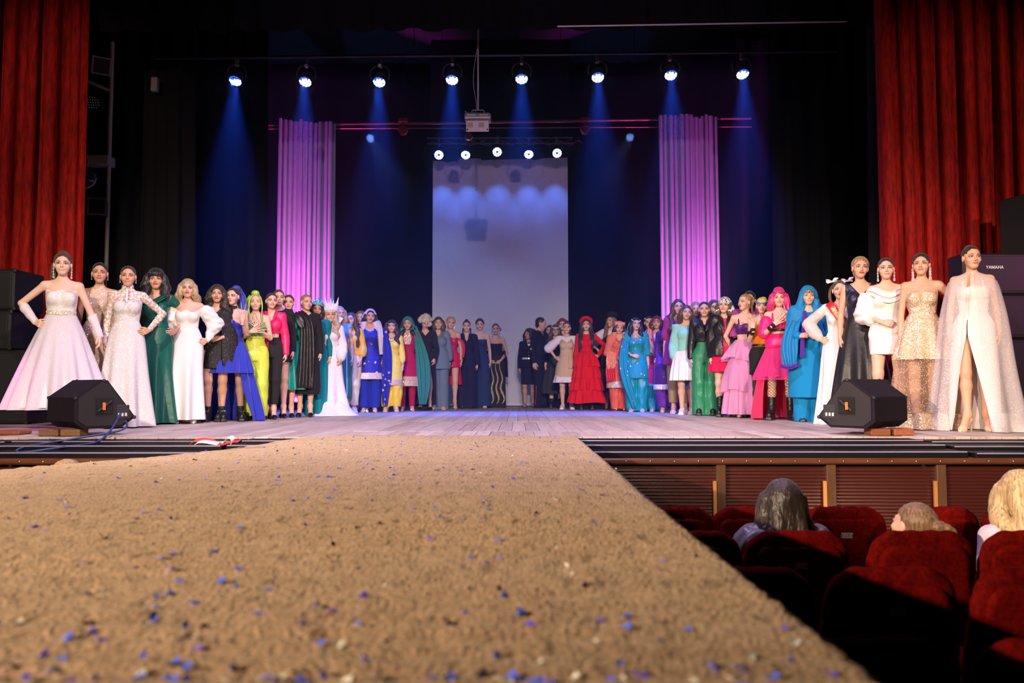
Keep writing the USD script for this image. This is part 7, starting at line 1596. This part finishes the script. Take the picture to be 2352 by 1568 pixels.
p = Guest('woman with long hot-pink hair, pink tulle skirt, fishnet tights and black boots', 3.33, 10.15, 1.655, arms=(((.06, -.06, -.27), (-.08, -.25, -.14), (-.75, -.2, .6), (-.1, .95, .1), 'spread'), ((.05, -.06, -.27), (-.06, -.24, -.09), (-.35, -.1, .95), (-.1, .95, .1), 'spread')), skin='fair', feet=.12, toe=(16, 14), w=.95).face('rose', shadow=(.6, .05, .12), amt=.85).body(feet=False).features().hair('long', 'pink', length=.30, vol=.012, front=(0, 0), wave=.008).sphere('hair_crest', hairmat('pink'), V(0, .05, .115), .060, (1.1, 1.0, .75)).head_band('silver_hair_band', silver, .007, .035, .09, False)
ph = fab('satin', (.82, .015, .18)); p.top('crop_top', ph, z=(1.18, 1.36), off=.012, neck=('straps', 1.30), shoulders=False, sleeve=(.9, .9), start=(.3, .3), so=(.03, .045, .03), bump=.006).belt('harness_strap', boot_black, 1.17, .03, .022).belt('belt', boot_black, 1.06, .028, .018).gown(ph, .98, .19, .14, 4, .02, z0=1.12, name='waist_panel', o=.012)
pt_ = fab('tulle', (.88, .03, .24), amt=.45); p.gown(pt_, .56, .30, .27, 13, .075, z0=1.05, name='tulle_skirt').gown(fab('tulle', (.88, .05, .28), amt=.26), .52, .34, .30, 11, .09, z0=1.05, name='outer_tulle', seed=6).skirt('tulle_train', fab('tulle', (.80, .03, .12), amt=.8), [(1.0, .15, .12, .02), (.5, .29, .25, .06), (.02, .34, .28, .10)], nf=10, amp=.08, gap=(-math.pi / 2, .7, .85, .95))
p.stockings(fab('fishnet', (.012, .010, .012), sc=.8)).shoes('tallboot', boot_black, 0)
for q in (-1, 1): p.nails(q, colmat((.85, .6, .68), .2, 'nail_pale', .3), .12).sleeve('black_cuff', fab('cloth', (.02, .014, .016)), q, 1.6, 1.98, (.008, .010, .012))

p = Guest('stout woman wrapped in a bright blue beaded veil with purple edging', 3.54, 9.7, 1.635, arms=(((.07, -.03, -.27), (-.03, -.275, -.31), (-.85, -.3, .05), (.1, .85, -.3), 'relaxed'), ((.08, -.02, -.27), (-.05, -.285, -.33), (-.95, -.15, .0), (.1, .9, -.1), 'relaxed')), skin='fair', w=1.12, head=(4, -3, 0)).face('nude', amt=.4).body(legs=False).features().hair('slick', 'black', vol=.006, hl=-.008)
bv = fab('print', (.006, .20, .46), (.03, .50, .50), .62, .22); bd_ = fab('cloth', (.006, .21, .46)); p.top('dress', bd_, z=(.30, 1.46), off=.016, neck=('round', .07), sleeve=(1.9, 1.9), so=(.02, .025, .03), T=[(.30, .275, .22, 0), (.84, .265, .20, .01), (1.05, .215, .165, 0)]).trousers('trousers', bd_, r=(.125, .12, .12, .12), hem=.0, waist=.95, bump=.010)
p.hood('veil_hood', bv, off=.016, opening=(.080, .115), drop=.20, wide=.13, zl=.0).shawl('veil_shawl', bv, off=.050, z=(.96, 1.42), seed=2, cut=lambda X, Y, Z: np.where(Y < -.02, .050 + .10 * np.clip((1.30 - Z) / .35, 0, 1) - np.abs(X), -1))
pu = fab('cloth', (.085, .02, .26)); p.ribbon('veil_front', bv, [V(-.17, -.14, 1.26), V(-.23, -.20, 1.05), V(-.25, -.22, .85), V(-.24, -.20, .68)], (.15, .20, .22, .16), (1, -.3, 0), folds=2.5, amp=.022, thick=.014).ribbon('veil_fall', bv, [V(.17, -.12, 1.25), V(.22, -.18, 1.0), V(.20, -.20, .80)], (.14, .19, .2), (1, .3, 0), folds=2.5, amp=.022, thick=.014).ribbon('purple_edge', pu, [V(-.055, -.165, 1.38), V(-.07, -.22, 1.22), V(-.09, -.25, 1.0), V(-.10, -.25, .80)], (.04, .045, .05, .05), folds=.5, amp=.004, thick=.016).ribbon('purple_border', pu, [V(-.35, -.19, .70), V(-.25, -.23, .68), V(-.14, -.24, .72)], (.045, .05, .045), (0, 0, 1), folds=1, amp=.006, thick=.012).ribbon('purple_hem', pu, [V(.12, -.225, .82), V(.20, -.225, .80), V(.29, -.19, .80)], (.04, .045, .045), (0, 0, 1), folds=1, amp=.006, thick=.012)
p.brow_jewel(gold).head_band('gold_tiara', gold, .009, .02, .060).necklace(gold, .10, .011, 2, 22, 1.43, .085).shoes('flat', pump_black, 0)

p = Guest('woman with white hair bows and a red sash over a long white dress', 3.66, 9.1, 1.63, arms=('hip', 'down'), skin='fair', lean=.02).face('wine').body(legs=False).features().hair('slick', 'brown', vol=.002, lock=[([(-.06, .05, .06), (-.10, .05, .0), (-.105, .04, -.10), (-.09, .03, -.18)], .026, .012), ([(.06, .05, .06), (.10, .05, .0), (.105, .04, -.10)], .026, .014)])
wd = fab('cloth', (.80, .75, .70)); p.top('dress_top', wd, z=(1.04, 1.46), off=.012, neck=('round', .06), sleeve=(.25, .25), so=(.012, .012, .012)).gown(wd, -.0, .27, .25, 9, .07, z0=1.09, mid=(.5, .22, .19, 0))
for q in (-1, 1): p.sleeve('sheer_sleeve', fab('sheer', (.85, .78, .74), amt=.55), q, .05, 1.88, (.018, .035, .025), puff=((1.35, .07, .07), (1.6, .07, .06)), bump=.006)
p.ribbon('red_sash', fab('satin', (.62, .012, .02)), [V(-.11, -.03, 1.435), V(-.075, -.11, 1.38), V(.0, -.150, 1.26), V(.085, -.140, 1.15), V(.13, -.09, 1.07)], (.085, .09, .095, .095, .09), (.7, .0, .6), folds=0, amp=0, thick=.008, n=24, m=6).ribbon('sash_lettering', fab('print', (.72, .55, .22), (.75, .05, .04), .34, .8), [V(-.070, -.117, 1.375), V(.0, -.1565, 1.26), V(.085, -.147, 1.15)], (.050, .055, .055), (.7, .0, .6), folds=0, amp=0, thick=.006, n=18, m=5)
for q in (-1, 1):
    for k, (dx, dz, w_) in enumerate(((-.055, .0, .05), (.055, .012, .05), (0, .0, .018))):
        v, f = ribbon_mesh([p.put((q * .085 + dx * .15, -.005, .098 + dz * .2)), p.put((q * .085 + dx * .6, -.02, .108 + dz)), p.put((q * .085 + dx * 1.1, -.005, .105 + dz * 1.6))], (.016, w_, w_ * 1.15), p.HR @ V(0, -.35, 1), folds=1, amp=.008, thick=.012, n=10, m=7); p.emit('hair_bow', (v, f), fab('satin', (.78, .76, .82)))

p = Guest('tall fair woman with a low bun in a sleeveless black satin gown', 3.77, 8.75, 1.84, arms=('down', 'down'), skin='warm', heel=.07, w=1.06, head=(6, 2, 4)).face('red').body(legs=False).features().hair('slick', 'honey', vol=.010, bun=((0, .10, -.03), .045))
bg = fab('satin', (.016, .015, .018)); p.top('bodice', fab('satin', (.012, .014, .035)), z=(1.02, 1.43), off=.012, neck=lambda X, Y, Z: np.maximum(Z - np.where(np.abs(X) < .11, 1.43 - 1.35 * (.11 - np.abs(X)), 1.6), np.abs(X) - .152) + 0 * Y).gown(bg, -.05, .30, .28, 9, .09, z0=1.08, mid=(.5, .25, .22, 0), sharp=.3)

p = Guest('woman in a short white dress with one draped puff sleeve and long crystal earrings', 3.89, 8.4, 1.775, arms=('belly', ((.10, .04, -.27), (-.02, -.08, -.46), (-.6, -.3, -.6), (-.4, .8, 0), 'relaxed')), skin='fair', heel=.08, fy=(-.03, .08), feet=.11, toe=(14, 4)).face('nude', shadow=(.16, .10, .12)).body().features().hair('slick', 'dark', bun=((0, .10, .0), .035))
wm = fab('cloth', (.80, .76, .74)); p.top('dress', wm, z=(.68, 1.33), off=.012, neck=('strapless', 1.315), shoulders=False, T=[(.68, .185, .135, .01), (.84, .19, .135, .016)], bump=.006).ribbon('draped_collar', wm, [V(-.19, .0, 1.33), V(-.10, -.12, 1.325), V(.02, -.155, 1.27), V(.12, -.12, 1.31), V(.17, .0, 1.33)], (.07, .10, .12, .10, .07), (0, -.25, 1), folds=1.5, amp=.010, thick=.014)
p.sleeve('puff_sleeve', wm, -1, .25, 1.25, (.05, .07, .03), puff=((.5, .095, .09), (.85, .11, .08)), bump=.012, cutz=1.335).earrings(crystal, .075, .008).shoes('pump', nude_shoe)

p = Guest('woman in a gold sequin gown with a sheer skirt and large pendant earrings', 4.06, 8.0, 1.755, arms=('down', 'hip'), skin='warm', heel=.08, head=(-8, 2, 0), fy=(-.02, .06)).face('rose', shadow=(.18, .10, .08)).body().features().hair('slick', 'black', vol=.004, bun=((0, .09, -.02), .04))
gd = fab('sequin', (.50, .33, .19), (1, .86, .66), 1.7, 1.25); gsh = fab('sheerglitter', (.55, .33, .22), (1, .85, .65), 1, .17); p.top('bodice', gd, z=(1.04, 1.325), off=.010, neck=('strapless', 1.312), shoulders=False).top('sheer_yoke', fab('sheerglitter', (.75, .48, .35), (1, .9, .7), 1, .12), z=(1.28, 1.46), off=.006, neck=('round', .03), sleeve=(.35, .35))
p.gown(gd, .62, .262, .225, 9, .06, z0=1.08, name='sequin_peplum', hips=(.20, .16)).gown(gsh, .02, .315, .28, 9, .07, z0=1.06, name='sheer_skirt', hips=(.195, .155), mid=(.5, .27, .23, 0)).skirt('sequin_hem', gd, [(.09, .310, .275, 0), (-.07, .325, .29, 0)], nf=9, amp=.07, pw=.01).earrings(crystal, .10, .011).shoes('pump', nude_shoe)

p = Guest('young woman in a white slit gown under a long glittering sheer cape', 4.35, 7.62, 1.765, arms=('down', 'down'), skin='warm', heel=.08, fy=(-.15, .06), feet=.085, toe=(30, 6), head=(16, 0, 0), w=.97).face('rose', shadow=(.16, .09, .08)).body().features().hair('slick', 'dark', bun=((0, .06, .10), .038), lock=[([(.02, .09, .07), (.06, .12, .0), (.07, .11, -.12), (.06, .10, -.2)], .028, .014)])
wg = fab('cloth', (.82, .76, .78)); p.top('gown_bodice', wg, z=(.98, 1.33), off=.011, neck=('straps', 1.305), shoulders=False).gown(wg, -.07, .215, .22, 5, .045, z0=1.04, name='slit_skirt', gap=(-math.pi / 2 - .36, .03, .95, .84))
cp = fab('sheerglitter', (.85, .76, .78), (1, .93, 1), 1, .26); p.skirt('cape', cp, [(1.445, .062, .058, .018), (1.40, .165, .10, .012), (1.34, .21, .15, .004), (1.25, .235, .190, -.002), (1.0, .285, .205, .0), (.5, .34, .27, .02), (-.07, .43, .40, .08)], nf=9, amp=.04, gap=(-math.pi / 2 - .20, .07, .44, 1.30), pw=1.0, m=34)
p.skirt('cape_train', cp, [(.10, .36, .33, .06), (-.072, .47, .40, .06)], nf=8, amp=.06, gap=(-math.pi / 2 - .5, .8, .9, .1)).shoes('pump', nude_shoe)
for k in range(4): p.sphere('button', pearl, V(0, -.085 - .012 * k, 1.425 - .018 * k), .007, head=False)

# ------------------------------------------------------------------ the audience in the seats, seen from behind
def seated(label, x, y, z, H, hair, top_mat, yaw=180, head=(0, 0, 0), arms=('front', 'front'), **hk):
    p = Guest(label, x, y, H, yaw=yaw - math.degrees(math.atan2(-x, y)) * .85, arms=arms, skin='fair', head=head, res=.0095)
    p.x.GetAttribute('xformOp:translate').Set(Gf.Vec3d(x, y, z))
    p.face('rose', amt=.2).body(legs=False).features().hair(hair[0], hair[1], **hk)
    p.top('jacket', top_mat, z=(.80, 1.46), off=.024, neck=('round', .03), sleeve=(1.9, 1.9), so=(.03, .03, .024), bump=.008)
    g = Vox((-.28, -.62, .30), (.28, .16, 1.0), .014)
    for q in (-1, 1): g.cap((q * .09, -.02, .86), (q * .10, -.42, .86), .085, .062, .02); g.cap((q * .10, -.42, .86), (q * .10, -.45, .46), .060, .045, .02)
    p.emit('trousers', g.mesh(), fab('cloth', (.02, .022, .035))); return p
p = seated('woman with long straight brown hair in a grey jacket sitting in the second row', 1.37, 4.18, -.78, 1.71, ('long', 'dark'), fab('satin', (.20, .17, .20)), length=.30, vol=.010, wave=.004, front=(0, 0))
p.shawl('hood', fab('satin', (.20, .17, .20)), off=.06, z=(1.22, 1.47))
p = seated('girl with a light brown ponytail leaning back in the second row, hand raised', 2.02, 4.14, -.885, 1.71, ('slick', 'light'), fab('knit', (.3, .25, .22)), head=(22, 6, -14), arms=('claw', 'down'), vol=.006, bun=((-.02, .125, .045), .035), lock=[([(-.03, .13, .045), (-.075, .16, .035), (-.12, .15, -.01), (-.13, .13, -.06)], .032, .014)])
p.sphere('hair_tie', colmat((.012, .012, .014), .5, 'hair_tie'), V(-.035, .125, .045), .022)
p = seated('blonde woman in a pale knitted sweater sitting at the right edge', 2.60, 4.18, -.745, 1.72, ('long', 'blonde'), fab('knit', (.62, .52, .62)), length=.26, vol=.012, wave=.006, front=(0, 0), head=(-14, 0, 0))
p = seated('person with fair hair just visible over the left edge of the carpet', -2.74, 4.86, -.74, 1.71, ('bob', 'honey'), fab('cloth', (.05, .05, .07)), length=.16, vol=.010, wave=.012)
